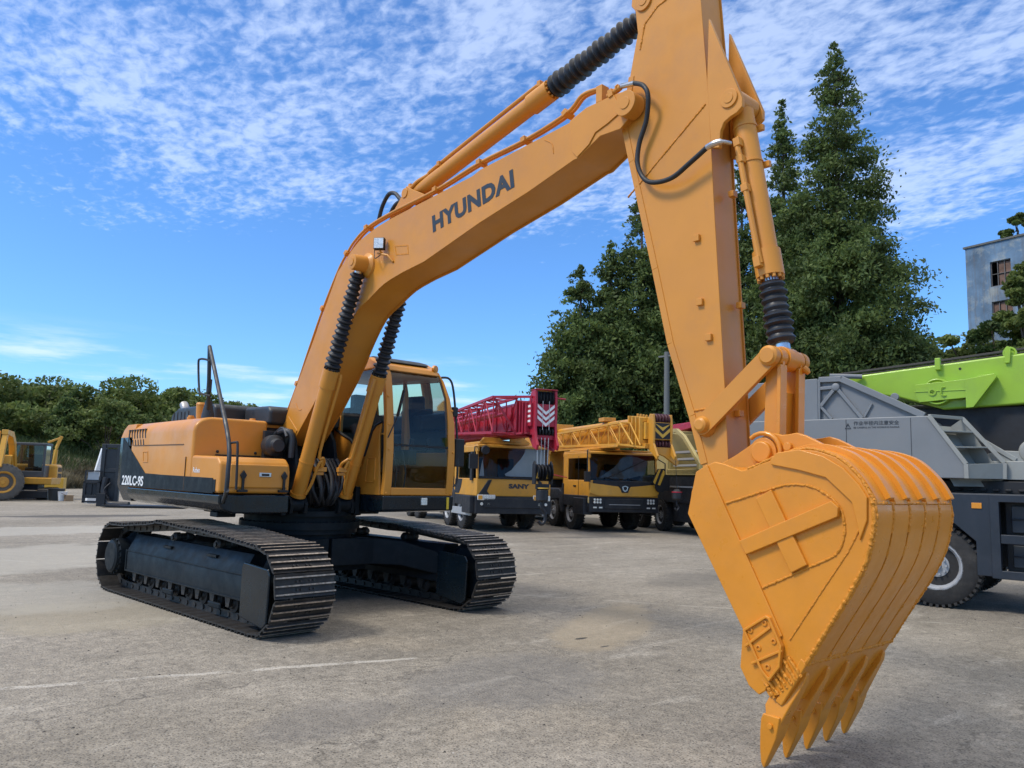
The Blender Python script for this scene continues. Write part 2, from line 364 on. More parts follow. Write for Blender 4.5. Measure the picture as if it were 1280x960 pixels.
    for (cx, cy, rx, ry, ro, col, am) in BLOBS:
        c = mixc(M('MULTIPLY', blob(cx, cy, rx, ry, ro), am), c, col)
    L(c, b.inputs['Base Color']); L(mr(fine, .3, .7, .72, .95), b.inputs['Roughness']); b.inputs['Specular IOR Level'].default_value = .25
    h = M('ADD', M('MULTIPLY', grit, .5), M('ADD', M('MULTIPLY', agg, .5), M('MULTIPLY', fine, .8)))
    bp = nt.nodes.new('ShaderNodeBump'); bp.inputs['Strength'].default_value = .8; bp.inputs['Distance'].default_value = .008; L(h, bp.inputs['Height']); L(bp.outputs[0], b.inputs['Normal'])
    return m
WJ = [(2.467,-3.213),(3.273,-0.54)]
SJ = [[(-5.788,-1.902),(-4.292,-0.927)], [(-2.305,-2.455),(-2.006,-1.416)], [(-2.845,7.429),(-0.208,9.209)], [(-14.595,-0.503),(-19.555,7.764)]]
BLOBS = []
for (pt, rx, ry, ro, col, am) in (([(-6.119,-1.181)][0], 2.2, 3.5, .5, (.40, .375, .32), .55), ([(-0.071,-2.14)][0], 1.2, 1.0, .3, (.33, .29, .21), .5), ([(3.159,2.007)][0], .5, 1.6, .5, (.36, .29, .19), .45),
    ([(-1.713,-2.32)][0], 1.5, 1.4, .3, (.36, .34, .29), .5), ([(-17.834,2.285)][0], .8, 2.8, .0, (.07, .065, .06), .8), ([(3.513,1.227)][0], .035, .10, .0, (.03, .03, .03), .9), ([(3.876,1.138)][0], .02, .06, .0, (.05, .05, .05), .8),
    ([(1.377,5.914)][0], .6, 1.2, .4, (.13, .12, .105), .35), ([(-12.042,-0.051)][0], 1.5, 4.0, .2, (.42, .40, .35), .5), ([(4.264,-0.325)][0], .8, 1.1, .3, (.14, .135, .13), .35), ([(4.288,-1.885)][0], .4, .6, .3, (.16, .15, .14), .3)):
    BLOBS.append((pt[0], pt[1], rx, ry, ro, col, am))
m = MB(); gx = [-900, -200, -70, -40, -20, -10, -5, 0, 5, 10, 20, 40, 200, 900]; n = len(gx)
vs = [(x, y, 0) for x in gx for y in gx]
m.add(vs, [(i*n+j, (i+1)*n+j, (i+1)*n+j+1, i*n+j+1) for i in range(n-1) for j in range(n-1)])
g = m.build('ground', [ground_material()]); tag(g, 'weathered grey concrete yard with stains, grit and worn joints', 'ground', kind='structure')

# ================================================================ the big orange crawler excavator
EX = thing('crawler_excavator', 'large orange crawler excavator with long boom and ribbed bucket resting on the concrete yard', 'excavator')
BW = .20      # half width of the boom
# ---- boom
boom_side = [(-0.072,1.883),(-0.015,1.779),(0.173,1.748),(0.351,1.828),(0.447,1.916),(0.75,2.2),(1.114,2.588),(1.276,2.815),(1.452,3.026),(1.6,3.15),(1.795,3.231),(2.083,3.349),(2.415,3.411),(2.755,3.449),(3.564,3.641),(4.163,3.755),(4.666,3.877),(4.707,3.877),(4.844,3.942),(4.931,3.983),(5.122,3.976),(5.188,4.021),(5.252,4.13),(5.207,4.243),(5.08,4.259),(4.902,4.255),(4.797,4.254),(4.632,4.208),(4.615,4.194),(3.539,4.122),(3.431,4.095),(2.128,4.007),(1.909,3.982),(1.728,3.946),(1.558,3.905),(1.419,3.838),(1.279,3.742),(1.136,3.644),(0.661,2.928),(0.237,2.319),(0.09,2.056)]
lower_curve = spl(boom_side[5:13], 3)
boom_side = boom_side[:5]+lower_curve+boom_side[13:]
def offset_poly(P, d):
    n = len(P); out = []
    A = sum(P[i][0]*P[(i+1) % n][1]-P[(i+1) % n][0]*P[i][1] for i in range(n))
    sg = 1 if A > 0 else -1
    for i in range(n):
        a = Vector(P[i-1]); b = Vector(P[i]); c = Vector(P[(i+1) % n])
        d1 = (b-a); d2 = (c-b)
        if d1.length < 1e-6 or d2.length < 1e-6: out.append(tuple(b)); continue
        n1 = Vector((-d1.y, d1.x)).normalized(); n2 = Vector((-d2.y, d2.x)).normalized(); m = (n1+n2)
        if m.length < 1e-4: m = n1
        m = m.normalized(); k = d/max(.5, m.dot(n1)); out.append(tuple(b+m*k*sg))
    return out
m = MB()
m.prism(boom_side, 'y', -BW, -BW+.014); m.prism(boom_side, 'y', BW-.014, BW)
m.prism(offset_poly(boom_side, .018), 'y', -BW+.0135, BW-.0135)
BOOM = m.build('boom', [ORANGE], EX, bevel=.004, seg=1)
# cast foot and cast tip plates stand proud of the side plates
foot = [(-0.051,1.882),(0.004,1.788),(0.172,1.757),(0.34,1.837),(0.425,1.935),(0.185,2.108),(0.112,2.046)]
tipc = [(4.624,4.198),(4.797,4.248),(4.902,4.249),(5.065,4.252),(5.142,4.102),(5.007,4.051),(4.89,4.021),(4.828,3.947),(4.707,3.883),(4.656,3.943)]
web = [(4.891,4.015),(4.983,4.077),(5.105,4.073),(5.195,4.018),(5.122,3.982),(4.946,3.984)]
for nm, pl, th in (('foot_casting', foot, .008), ('tip_casting', tipc, .010)):
    for s in (-1, 1):
        m = MB(); m.prism(pl, 'y', s*BW, s*(BW+th)); m.build(nm, [ORANGE], BOOM, bevel=.004, seg=2)
bp_ = (5.213,-0.27,4.119)
for s in (-1, 1):
    m = MB()
    m.cyl((bp_[0], s*.15, bp_[2]), (bp_[0], s*.262, bp_[2]), .092, seg=32)
    m.cyl((bp_[0], s*.262, bp_[2]), (bp_[0], s*.268, bp_[2]), .045, seg=24)
    m.build('boom_tip_boss', [ORANGE], BOOM, bevel=.006)
# weld beads along the lower and upper plate seams
m = MB()
for s in (-1, 1):
    lo = [(p[0], s*(BW-.018), p[1]) for p in offset_poly(boom_side, .012)[6:28]]
    m.weld(lo, .006, seed=3)
m.build('seam_weld', [WELD], BOOM)
m = MB()
scr = [(4.344,4.138),(4.427,4.079),(4.447,3.994)]
m.tube([(p[0], -BW-.001, p[1]) for p in scr], .004, 6, smooth=4)
m.build('weld_mark', [WELD], BOOM); m = MB()
sc2 = [(0.345,2.249),(0.414,2.172),(0.491,2.168)]
m.tube([(p[0], -BW-.001, p[1]) for p in sc2], .004, 6, smooth=4)
m.build('weld_mark', [WELD], BOOM); m = MB()
pl = [(2.239,3.711),(2.477,3.67),(2.498,3.57),(2.275,3.606)]
m.frame(pl, offset_poly(pl, .012), 'y', -BW-.003, -BW+.002)
m.build('weld_mark', [WELD], BOOM)
# lettering
tA = Vector((2.883,-0.2,3.699)); tB = Vector((4.006,-0.2,3.841)); tC = Vector((2.852,-0.2,3.879))
text_mesh('boom_lettering', 'HYUNDAI', (tB-tA).length*.995, (tC-tA).length*.92, tA+Vector((0, -.0005, 0)), tB-tA, tC-tA, TXT, BOOM, thick=.0025, bold=.045, spacing=1.06, label='dark HYUNDAI lettering on the boom side')
# boss for the boom cylinders
b0 = (1.854,-0.2,3.589); b1 = (1.764,-0.39,3.6)
pin = (b1[0], 0, b1[2])
for s in (-1, 1):
    m = MB(); m.rev((pin[0], s*BW*.95, pin[2]), (0, s, 0), [(0, .135), (.03, .125), (.055, .088), (.20, .078), (.205, .06)], 32)
    m.rev((pin[0], s*(BW+.19), pin[2]), (0, s, 0), [(0, .04), (.012, .04)], 20)
    m.build('cylinder_boss', [ORANGE], BOOM)
# work light
lp = (2.077,-0.27,3.746)
m = MB(); m.box(-.055, .055, -.03, .03, -.06, .06)
wl = m.build('work_light', [BLACK], BOOM, bevel=.008, loc=Vector(lp), rotz=R(40))
m = MB(); m.box(-.048, .048, -.036, -.028, -.052, .052); m.build('lens', [CHROME], wl, bevel=.003)
m = MB()
m.tube([(lp[0]+.0, lp[1]+.01, lp[2]-.06), (lp[0]+.005, lp[1]+.01, lp[2]-.1), (lp[0]+.11, lp[1]+.03, lp[2]-.13), (lp[0]+.16, -.205, lp[2]-.2)], .012, 8)
m.box(lp[0]-.03, lp[0]+.03, lp[1]-.01, lp[1]+.02, lp[2]-.10, lp[2]-.085)
m.build('lamp_bracket', [ORANGE], BOOM, bevel=.002)
m = MB(); m.tube([(lp[0]-.02, -.205, lp[2]+.04), (lp[0]-.12, -.24, lp[2]+.0), (lp[0]-.12, -.25, lp[2]-.08), (lp[0]-.05, -.28, lp[2]-.14), (lp[0]+.02, -.25, lp[2]-.1)], .005, 6, smooth=5)
m.build('lamp_cable', [RUBBER], BOOM)
# hydraulic pipes along the top of the boom
topn = [(0.044,2.098),(0.298,2.458),(0.522,2.828),(0.805,3.27),(1.115,3.672),(1.27,3.813),(1.41,3.917),(1.658,4.012),(2.063,4.063),(2.859,4.107),(3.5,4.186),(4.076,4.212),(4.55,4.279),(4.718,4.37),(4.913,4.356)]
m = MB()
for k, yy in enumerate((-.17, -.135)):
    m.tube([(p[0], yy, p[1]+.02) for p in topn], .014, 10, smooth=5)
for yy in (.10, .14):
    m.tube([(p[0]-.04, yy, p[1]+.0) for p in topn[:-2]], .014, 10, smooth=5)
m.build('hydraulic_pipes', [ORANGE], BOOM)
for i in (1, 3, 5, 7, 9, 10, 11, 12):
    m = MB()
    p = topn[i]; q = topn[min(i+1, len(topn)-1)]; d = Vector((q[0]-p[0], 0, q[1]-p[1])).normalized()
    c = Vector((p[0], -.152, p[1]+.02)); m.bar(c-d*.025, c+d*.025, .10, .045, up=Vector((0, 1, 0)).cross(d))
    m.cyl(c+Vector((0, -.03, 0)), c+Vector((0, -.03, .035)), .009, seg=8); m.build('pipe_clamp', [ORANGE], BOOM, bevel=.003)
fx = topn[-1]
m = MB(); m.box(fx[0]-.03, fx[0]+.03, -.2, -.12, fx[1]-.10, fx[1]+.03)
m.build('pipe_clamp', [ORANGE], BOOM, bevel=.003)
# black hoses rising behind the bend to the arm cylinder
m = MB()
h1 = [(1.594,4.156),(1.659,4.309),(1.774,4.412),(1.897,4.389),(2.024,4.287),(2.169,4.275),(2.224,4.295)]
h2 = [(1.889,4.135),(1.971,4.218),(2.072,4.244),(2.216,4.233),(2.299,4.254)]
m.tube([(p[0], 0, p[1]) for p in h1], .022, 10, smooth=6); m.tube([(p[0], -.05, p[1]) for p in h2], .022, 10, smooth=6)
m.build('boom_hoses', [RUBBER], BOOM)

# ---- boom cylinders (left and right of the boom)
def bellows(mb, p0, p1, r0, r1, n, mi=0, depth=.3, seg=28):
    p0 = Vector(p0); p1 = Vector(p1); L = (p1-p0).length; prof = [(0, r0*.75)]
    for i in range(n):
        t = (i+.5)/n; r = r0+(r1-r0)*t; w = 1+.06*math.sin(i*1.7)
        prof += [(L*(i+.06)/n, r*(1-depth)), (L*(i+.42)/n, r*w), (L*(i+.58)/n, r*w), (L*(i+.94)/n, r*(1-depth))]
    prof.append((L, r1*.75)); mb.rev(p0, p1-p0, prof, seg, mi)
foot_pin = Vector((.655, 0, 1.12)); top_pin = Vector((pin[0], 0, pin[2]))
def boom_cylinder(s):
    yy = s*.29; a = foot_pin+Vector((0, yy, 0)); b = top_pin+Vector((0, yy, 0)); d = (b-a).normalized()
    m = MB(); m.cyl(a+d*.12, a+d*1.50, .078, seg=32); m.cyl(a+d*1.36, a+d*1.56, .09, seg=32); m.cyl(a+d*.10, a+d*.14, .088, seg=32)
    m.cyl(a+d*.5, a+d*.515, .083, seg=32)
    c = m.build('boom_cylinder', [ORANGE], EX)
    m = MB()
    for k in range(12):
        an = k*math.pi/6; u = d.orthogonal().normalized(); v = d.cross(u); q = a+d*1.56+(u*math.cos(an)+v*math.sin(an))*.076
        m.cyl(q, q+d*.02, .011, seg=6)
    m.build('gland_bolts', [BLACK], c)
    m = MB(); m.cyl(a+d*1.5, b, .04, seg=20); m.build('cylinder_rod', [STEEL], c)
    m = MB(); bellows(m, a+d*1.575, b-d*.10, .088, .072, 17); m.build('bellows', [BELLOW], c)
    m = MB()
    side = Vector((0, .085, 0)) if s < 0 else Vector((0, -.085, 0)); f = Vector((.06, 0, 0))
    m.tube([a+d*1.5+side*.9+f, a+d*1.40+side+f*1.4, a+d*.62+side+f*1.2, a+d*.55+side*1.6+f*1.4, a+d*.5+side*2.1+f*.9, a+d*.44+side*2.1+f*.4], .017, 10, smooth=4)
    m.tube([a+d*.12+side*.6+f*1.2, a+d*.25+side*1.0+f*1.3, a+d*.45+side*1.2+f*1.4, a+d*.52+side*1.5+f*1.5, a+d*.44+side*1.7+f*1.5], .017, 10, smooth=4)
    m.build('cylinder_pipes', [ORANGE], c)
    m = MB(); q = a+d*.42+side*1.75+f
    m.bar(q-Vector((0, .07, 0)), q+Vector((0, .07, 0)), .05, .05); m.bar(q-d*.05-Vector((0, .05, 0)), q-d*.05+Vector((0, .05, 0)), .035, .035)
    m.build('pipe_block', [ORANGE], c, bevel=.005)
    return c
boom_cylinder(-1); boom_cylinder(1)
for s in (-1, 1):
    m = MB()
    for k in (-1, 1):
        yy = s*.29+k*.085
        m.prism([(.40, 1.0), (.40, 1.16), (.60, 1.22), (.70, 1.21), (.76, 1.12), (.74, 1.02)], 'y', yy-.02, yy+.02)
    m.cyl((foot_pin.x, s*.29-.075, foot_pin.z), (foot_pin.x, s*.29+.075, foot_pin.z), .085, seg=24)
    m.cyl((foot_pin.x, s*.29-.12, foot_pin.z), (foot_pin.x, s*.29+.12, foot_pin.z), .05, seg=24)
    m.build('cylinder_foot_bracket', [NAVYM], EX, bevel=.006)
# hoses between the cylinder feet
m = MB(); rnd = random.Random(4)
for i in range(9):
    y0 = -.20+i*.05; x0 = .62+.10*rnd.random()
    m.tube([(x0-.08, y0, 1.62), (x0+.06, y0+.02, 1.42), (x0+.05+.06*rnd.random(), y0*.7, 1.2), (x0-.1, y0*.4, 1.1), (x0-.35, y0*.5, 1.25)], .019+.006*rnd.random(), 10, smooth=5)
for i in range(4):
    m.tube([(.74, -.19+.1*i, 1.45), (.80, -.17+.1*i, 1.28), (.74, -.05+.05*i, 1.12), (.55, .02, 1.16)], .018, 10, smooth=5)
m.build('swivel_hoses', [RUBBER], EX)

# ---- arm
AW = .135
arm_side = [(5.325,5.5),(5.18,5.163),(5.161,4.932),(5.199,4.877),(5.223,4.698),(5.152,4.38),(5.089,4.021),(5.16,3.732),(5.373,2.903),(5.503,2.372),(5.674,1.885),(5.764,1.579),(5.856,1.286),(5.923,1.217),(6.017,1.222),(6.06,1.295),(5.981,1.531),(5.954,1.604),(5.934,2.038),(5.859,3.274),(5.825,3.966),(5.764,4.701),(5.733,5.068),(5.674,5.46),(5.489,5.628)]
m = MB()
m.prism(arm_side, 'y', -AW, -AW+.012); m.prism(arm_side, 'y', AW-.012, AW); m.prism(offset_poly(arm_side, .012), 'y', -AW+.0115, AW-.0115)
ARM = m.build('arm', [ORANGE], EX, bevel=.004, seg=1)
m = MB()
edge = [(p[0], p[1]) for p in arm_side[5:12]]
for s in (-1, 1):
    for a, b in zip(edge[:-1], edge[1:]): m.bar((a[0]+.02, s*AW, a[1]), (b[0]+.02, s*AW, b[1]), .012, .05, up=(1, 0, 0))
m.build('edge_strip', [ORANGE], ARM, bevel=.003)
seam = [(5.8,3.947),(5.148,3.473)]
seam2 = [(5.686,1.915),(5.928,1.938)]
seam3 = [(5.246,4.558),(5.288,4.737),(5.402,4.821),(5.513,4.848)]
m = MB()
for sm in (seam, seam2, seam3): m = MB(); m.weld([(p[0], -AW, p[1]) for p in sm], .007, seed=5); m.build('seam_weld', [WELD], ARM)
for (u_) in ((5.736,-0.135,3.045), (5.76,-0.135,2.615), (5.825,-0.135,2.377)):
    m = MB(); m.box(u_[0]-.022, u_[0]+.022, -AW-.022, -AW+.001, u_[2]-.022, u_[2]+.022); m.build('small_bracket', [ORANGE], ARM, bevel=.003)
for p in ((5.9,0.024,3.344), (5.93,0.06,2.602), (5.95,-0.001,1.898)): m = MB(); m.box(p[0]-.02, p[0]+.02, p[1]-.025, p[1]+.025, p[2]-.02, p[2]+.02); m.build('front_bracket', [ORANGE], ARM, bevel=.003)
# bucket-cylinder bracket
br = [(5.827,4.54),(6.074,3.893),(6.073,3.835),(6.033,3.806),(5.986,3.795),(5.939,3.773),(5.915,3.727),(5.902,3.612),(5.842,3.63),(5.813,4.11)]
for s in (-1, 1): m = MB(); m.prism(br, 'y', s*.105, s*.1385); m.build('cylinder_bracket', [ORANGE], ARM, bevel=.005)
bpin = Vector((5.981,-0.14,3.919)); bpin.y = 0
m = MB()
for s in (-1, 1):
    m.cyl((bpin.x, s*.10, bpin.z), (bpin.x, s*.150, bpin.z), .062, seg=28); m.cyl((bpin.x, s*.15, bpin.z), (bpin.x, s*.155, bpin.z), .034, seg=24)
m.cyl((bpin.x, -.1, bpin.z), (bpin.x, .1, bpin.z), .075, seg=28)
m.build('bracket_pin', [ORANGE], ARM, bevel=.004)
# upper bracket for the arm cylinder rod
apin = Vector((5.279,-0.135,4.914)); apin.y = 0
for s in (-1, 1): m = MB(); m.cyl((apin.x, s*.09, apin.z), (apin.x, s*.15, apin.z), .07, seg=28); m.cyl((apin.x, s*.15, apin.z), (apin.x, s*.155, apin.z), .035, seg=24); m.build('rod_pin', [ORANGE], ARM, bevel=.004)

# ---- arm cylinder
a0 = Vector((2.336,0,4.291)); a0.y = 0; a1 = Vector((apin.x, 0, apin.z)); ge = Vector((4.209,0,4.686)); ge.y = 0
d = (a1-ge).normalized(); a0 = ge-d*2.0
m = MB(); m.cyl(a0, ge-d*.02, .075, seg=32); m.cyl(ge-d*.24, ge-d*.0, .09, seg=32)
AC = m.build('arm_cylinder', [ORANGE], EX)
m = MB()
for k in range(12):
    an = k*math.pi/6; u = d.orthogonal().normalized(); v = d.cross(u); q = ge+(u*math.cos(an)+v*math.sin(an))*.075
    m.cyl(q-d*.01, q+d*.02, .011, seg=6)
m.build('gland_bolts', [ORANGE], AC)
m = MB(); m.cyl(ge, a1, .045, seg=20); m.build('cylinder_rod', [STEEL], AC)
m = MB(); bellows(m, ge+d*.02, a1-d*.02, .10, .085, 17); m.build('bellows', [BELLOW], AC)
m = MB(); up = Vector((0, 1, 0)).cross(d)*-1
if up.z < 0: up = -up
for yy in (-.03, .05):
    m.tube([ge-d*.12+up*.09+Vector((0, yy, 0)), ge-d*.2+up*.105+Vector((0, yy, 0)), ge-d*1.55+up*.10+Vector((0, yy, 0)), ge-d*1.7+up*.08+Vector((0, yy, 0)), ge-d*1.86+up*.06+Vector((0, yy-.04, 0)), ge-d*2.02+up*.0+Vector((0, yy-.06, 0))], .019, 10, smooth=4)
m.build('cylinder_pipes', [ORANGE], AC)
for t in (.08, 1.5, 1.98): q = ge-d*t+up*.085; m = MB(); m.bar(q-Vector((0, .07, 0)), q+Vector((0, .1, 0)), .04, .05); m.build('pipe_clamp', [ORANGE], AC, bevel=.004)
m = MB()
for s in (-1, 1): m.prism([(a0.x-.06, a0.z-.02), (a0.x+.02, a0.z+.07), (a0.x+.10, a0.z+.02), (a0.x+.34, a0.z-.10), (a0.x-.35, a0.z-.28)], 'y', s*.085, s*.115)
m.cyl((a0.x, -.125, a0.z), (a0.x, .125, a0.z), .05); m.cyl((a0.x, -.08, a0.z), (a0.x, .08, a0.z), .085)
m.build('cylinder_ears', [ORANGE], BOOM, bevel=.005)

# ---- bucket cylinder and links
P2 = Vector((6.262, 0, 2.212)); P1 = Vector((5.80, 0, 1.82)); P4 = Vector((6.24, 0, 1.645)); PA = Vector((5.93, 0, 1.41))
d = (P2-bpin).normalized(); Lc = (P2-bpin).length
m = MB(); m.cyl(bpin+d*.05, bpin+d*1.16, .072, seg=32); m.cyl(bpin+d*1.03, bpin+d*1.20, .086, seg=32); m.cyl(bpin+d*.16, bpin+d*.175, .077, seg=32); m.cyl(bpin+d*.42, bpin+d*.43, .078, seg=32)
BC = m.build('bucket_cylinder', [ORANGE], EX)
m = MB()
for k in range(12):
    an = k*math.pi/6; u = d.orthogonal().normalized(); v = d.cross(u); q = bpin+d*1.20+(u*math.cos(an)+v*math.sin(an))*.072
    m.cyl(q-d*.01, q+d*.022, .012, seg=8)
m.build('gland_bolts', [ORANGE], BC)
m = MB(); m.cyl(bpin+d*1.2, P2-d*.05, .045, seg=20); m.build('cylinder_rod', [STEEL], BC)
m = MB(); bellows(m, bpin+d*1.235, P2-d*.10, .078, .09, 8, depth=.2); m.build('bellows', [BELLOW], BC)
m = MB()
m.tube([bpin+d*.30+Vector((-.02, -.10, 0)), bpin+d*.42+Vector((-.015, -.105, 0)), bpin+d*1.0+Vector((-.005, -.10, 0)), bpin+d*1.13+Vector((0, -.098, 0))], .019, 10, smooth=3)
m.build('cylinder_pipe', [ORANGE], BC)
for t, w in ((.30, .035), (.42, .03), (.62, .03), (1.12, .04)): q = bpin+d*t+Vector((-.012, -.10, 0)); m = MB(); m.bar(q-d*w/1.2, q+d*w/1.2, .05, .045, up=(1, 0, 0)); m.build('pipe_clamp', [ORANGE], BC, bevel=.004)
for t in (.17, .43): q = bpin+d*t; m = MB(); m.box(q.x+.05, q.x+.10, q.y+.045, q.y+.075, q.z-.02, q.z+.02); m.build('band_lug', [ORANGE], BC, bevel=.004)
for s in (-1, 1):
    m = MB()
    y0 = s*.165; dd = (P2-P1).normalized(); nn = Vector((0, 1, 0)).cross(dd); pts = []
    for k in range(13):
        an = math.pi/2+math.pi*k/12; pts.append((P1.x+(dd.x*math.cos(an)+nn.x*math.sin(an))*.062, P1.z+(dd.z*math.cos(an)+nn.z*math.sin(an))*.062))
    for k in range(13):
        an = -math.pi/2+math.pi*k/12; pts.append((P2.x+(dd.x*math.cos(an)+nn.x*math.sin(an))*.06, P2.z+(dd.z*math.cos(an)+nn.z*math.sin(an))*.06))
    # slim the middle
    m.prism(pts, 'y', y0-.016, y0+.016)
    m.rev((P1.x, s*.135, P1.z), (0, s, 0), [(0, .075), (.02, .07), (.055, .05), (.075, .045), (.085, .03)], 28)
    m.rev((P2.x, s*.16, P2.z), (0, s, 0), [(0, .062), (.035, .06), (.045, .045), (.05, .045)], 28)
    m.build('rocker_link', [ORANGE], EX, bevel=.005)
m = MB(); m.cyl((P2.x, -.135, P2.z), (P2.x, -.062, P2.z), .062, seg=28); m.cyl((P2.x, .062, P2.z), (P2.x, .135, P2.z), .062, seg=28); m.cyl((P2.x, -.058, P2.z), (P2.x, .058, P2.z), .072, seg=28)
for s in (-1, 1):
    m.prism([(P2.x-.055, P2.z), (P2.x+.055, P2.z), (P4.x+.06, P4.z), (P4.x-.06, P4.z)], 'y', s*.105-.012, s*.105+.012)
    m.prism([(P2.x+.03, P2.z-.05), (P2.x+.055, P2.z-.05), (P4.x+.06, P4.z), (P4.x+.035, P4.z)], 'y', s*.1-.045 if s < 0 else s*.1-.03, s*.1+.03 if s < 0 else s*.1+.045)
m.prism([(P2.x-.05, P2.z-.2), (P2.x+.005, P2.z-.2), (P4.x+.0, P4.z), (P4.x-.05, P4.z)], 'y', -.095, .095)
m.cyl((P4.x, -.15, P4.z), (P4.x, .15, P4.z), .062, seg=28)
m.rev((P2.x+.055, .12, P2.z-.04), (.6, .3, -.8), [(0, .02), (.03, .022), (.05, .012)], 10)
HL = m.build('bucket_link', [ORANGE2], EX, bevel=.005)

# hydraulic hose looping over the arm
m = MB()
hp = [(5.25,-0.2,4.275), (5.354,-0.23,4.207), (5.397,-0.23,4.115), (5.36,-0.2,3.962), (5.29,-0.19,3.812), (5.278,-0.19,3.669), (5.335,-0.19,3.548), (5.433,-0.2,3.49), (5.587,-0.21,3.478), (5.734,-0.22,3.533), (5.876,-0.23,3.595)]
m.tube(hp, .017, 12, smooth=6)
HO = m.build('arm_hose', [RUBBER], ARM)
m = MB(); m.tube([(5.124,-0.19,4.302), (5.25,-0.2,4.275)], .019, 10); m.tube([(5.876,-0.23,3.595), (5.936,-0.24,3.6), (5.981,-0.22,3.603), (6.001,-0.16,3.605)], [.02, .02, .014, .014], 10, smooth=4)
m.build('hose_fittings', [STEEL], HO)
m = MB(); fp = Vector((5.116,-0.19,4.299)); m.cyl(fp+Vector((-.12, 0, -.03)), fp, .022, seg=12); m.bar(fp+Vector((-.1, 0, -.03)), fp+Vector((-.06, 0, -.02)), .06, .06); m.cyl(fp+Vector((-.035, 0, 0)), fp+Vector((-.02, 0, 0)), .032, seg=6)
m.build('pipe_end', [ORANGE], BOOM, bevel=.003)

# ---- bucket
SW = .50
side_out = [(6.056,1.563),(6.099,1.581),(6.166,1.568),(6.272,1.533),(6.335,1.547),(6.384,1.569),(6.45,1.59),(6.506,1.62),(6.56,1.636),(6.618,1.644),(6.7,1.639),(6.799,1.606),(6.859,1.563),(6.92,1.497),(6.961,1.429),(6.982,1.377),(6.984,1.29),(6.945,1.118),(6.863,0.955),(6.744,0.764),(6.624,0.567),(6.593,0.507),(6.496,0.401),(6.424,0.37),(6.384,0.417),(6.348,0.584),(6.274,0.695),(5.926,1.282),(5.943,1.406),(5.981,1.521)]
wrap_out = [(6.166,1.568),(6.272,1.533),(6.384,1.569),(6.506,1.62),(6.618,1.644),(6.7,1.639),(6.799,1.606),(6.859,1.563),(6.92,1.497),(6.961,1.429),(6.982,1.377),(6.984,1.29),(6.945,1.118),(6.863,0.955),(6.744,0.764),(6.624,0.567)]
BK = None
# wrapper: curved shell between the side plates, with raised wear strips
wi = offset_poly(wrap_out+[wrap_out[-1]], 0)[:len(wrap_out)]
def inward(P, d):
    out = []
    for i in range(len(P)):
        a = Vector(P[max(i-1, 0)]); c = Vector(P[min(i+1, len(P)-1)]); t = (c-a).normalized(); nn = Vector((t.y, -t.x)); out.append(tuple(Vector(P[i])+nn*d))
    return out
def shell(mb, P, y0, y1, d0, d1, mi=0):  # strip between offset curves d0 (outer) and d1 (inner)
    A = inward(P, d0); B = inward(P, d1); n = len(P)
    vs = [(p[0], y0, p[1]) for p in A]+[(p[0], y0, p[1]) for p in B]+[(p[0], y1, p[1]) for p in A]+[(p[0], y1, p[1]) for p in B]; fs = []
    for i in range(n-1):
        fs += [(i, i+1, n+i+1, n+i), (2*n+i, 3*n+i, 3*n+i+1, 2*n+i+1), (i, 2*n+i, 2*n+i+1, i+1), (n+i, n+i+1, 3*n+i+1, 3*n+i)]
    fs += [(0, n, 3*n, 2*n), (n-1, 3*n-1, 4*n-1, 2*n-1)]
    mb.add(vs, fs, mi)
WP = spl(wrap_out, 3)
# curved sheet and lower flat sheet
m = MB(); shell(m, WP, -SW+.02, SW-.02, .014, .04)
BK = m.build('bucket', [ORANGE2], EX)
for s in (-1, 1):
    m = MB(); m.prism(side_out, 'y', s*(SW-.025), s*SW); m.build('side_plate', [ORANGE2], BK, bevel=.006)
iridge = 30
up_part = WP[:iridge+1]; lo_part = WP[iridge:]
m = MB()
rnd = random.Random(2)
for k in range(5):
    y0 = -SW+.03+k*.2; w = .145
    shell(m, up_part[6:], y0, y0+w, -.008-.004*(k % 2), .02)
    shell(m, up_part[8:-1], y0+w*.70, y0+w*1.05, -.036, .0)
m.build('wear_strip', [ORANGE2], BK, bevel=.003, seg=1)
m = MB()
for k in range(5):
    y0 = -SW+.012+k*.1985; shell(m, lo_part, y0, y0+.182, -.006, .02)
m.build('heel_plates', [ORANGE2], BK, bevel=.003, seg=1)
m = MB()
L_ = inward(WP, -.003)
r_ = L_[iridge]; m.weld([(r_[0]-.004, -SW+.01, r_[1]+.006), (r_[0]-.004, SW-.01, r_[1]+.006)], .009, seed=8)
for k in range(1, 5):
    y0 = -SW+.005+k*.1985
    pts = [(p[0], y0, p[1]) for p in L_[iridge:]]
    tot = len(pts); m.weld(pts[:5], .010, seed=k)
    for a in range(5, tot-1, 3): m.weld(pts[a:a+2], .008, seed=k+a)
for s in (-1, 1):
    m.weld([(p[0], s*(SW-.002), p[1]) for p in inward(WP, .004)[iridge-2:]], .0105, seed=11); m.weld([(p[0], s*(SW-.012), p[1]) for p in inward(WP, -.003)[iridge-2:]], .009, seed=14)
    m.weld([(p[0], s*(SW-.008), p[1]) for p in inward(WP, -.003)[4:iridge]], .008, seed=12)
m.build('weld_beads', [WELD], BK)
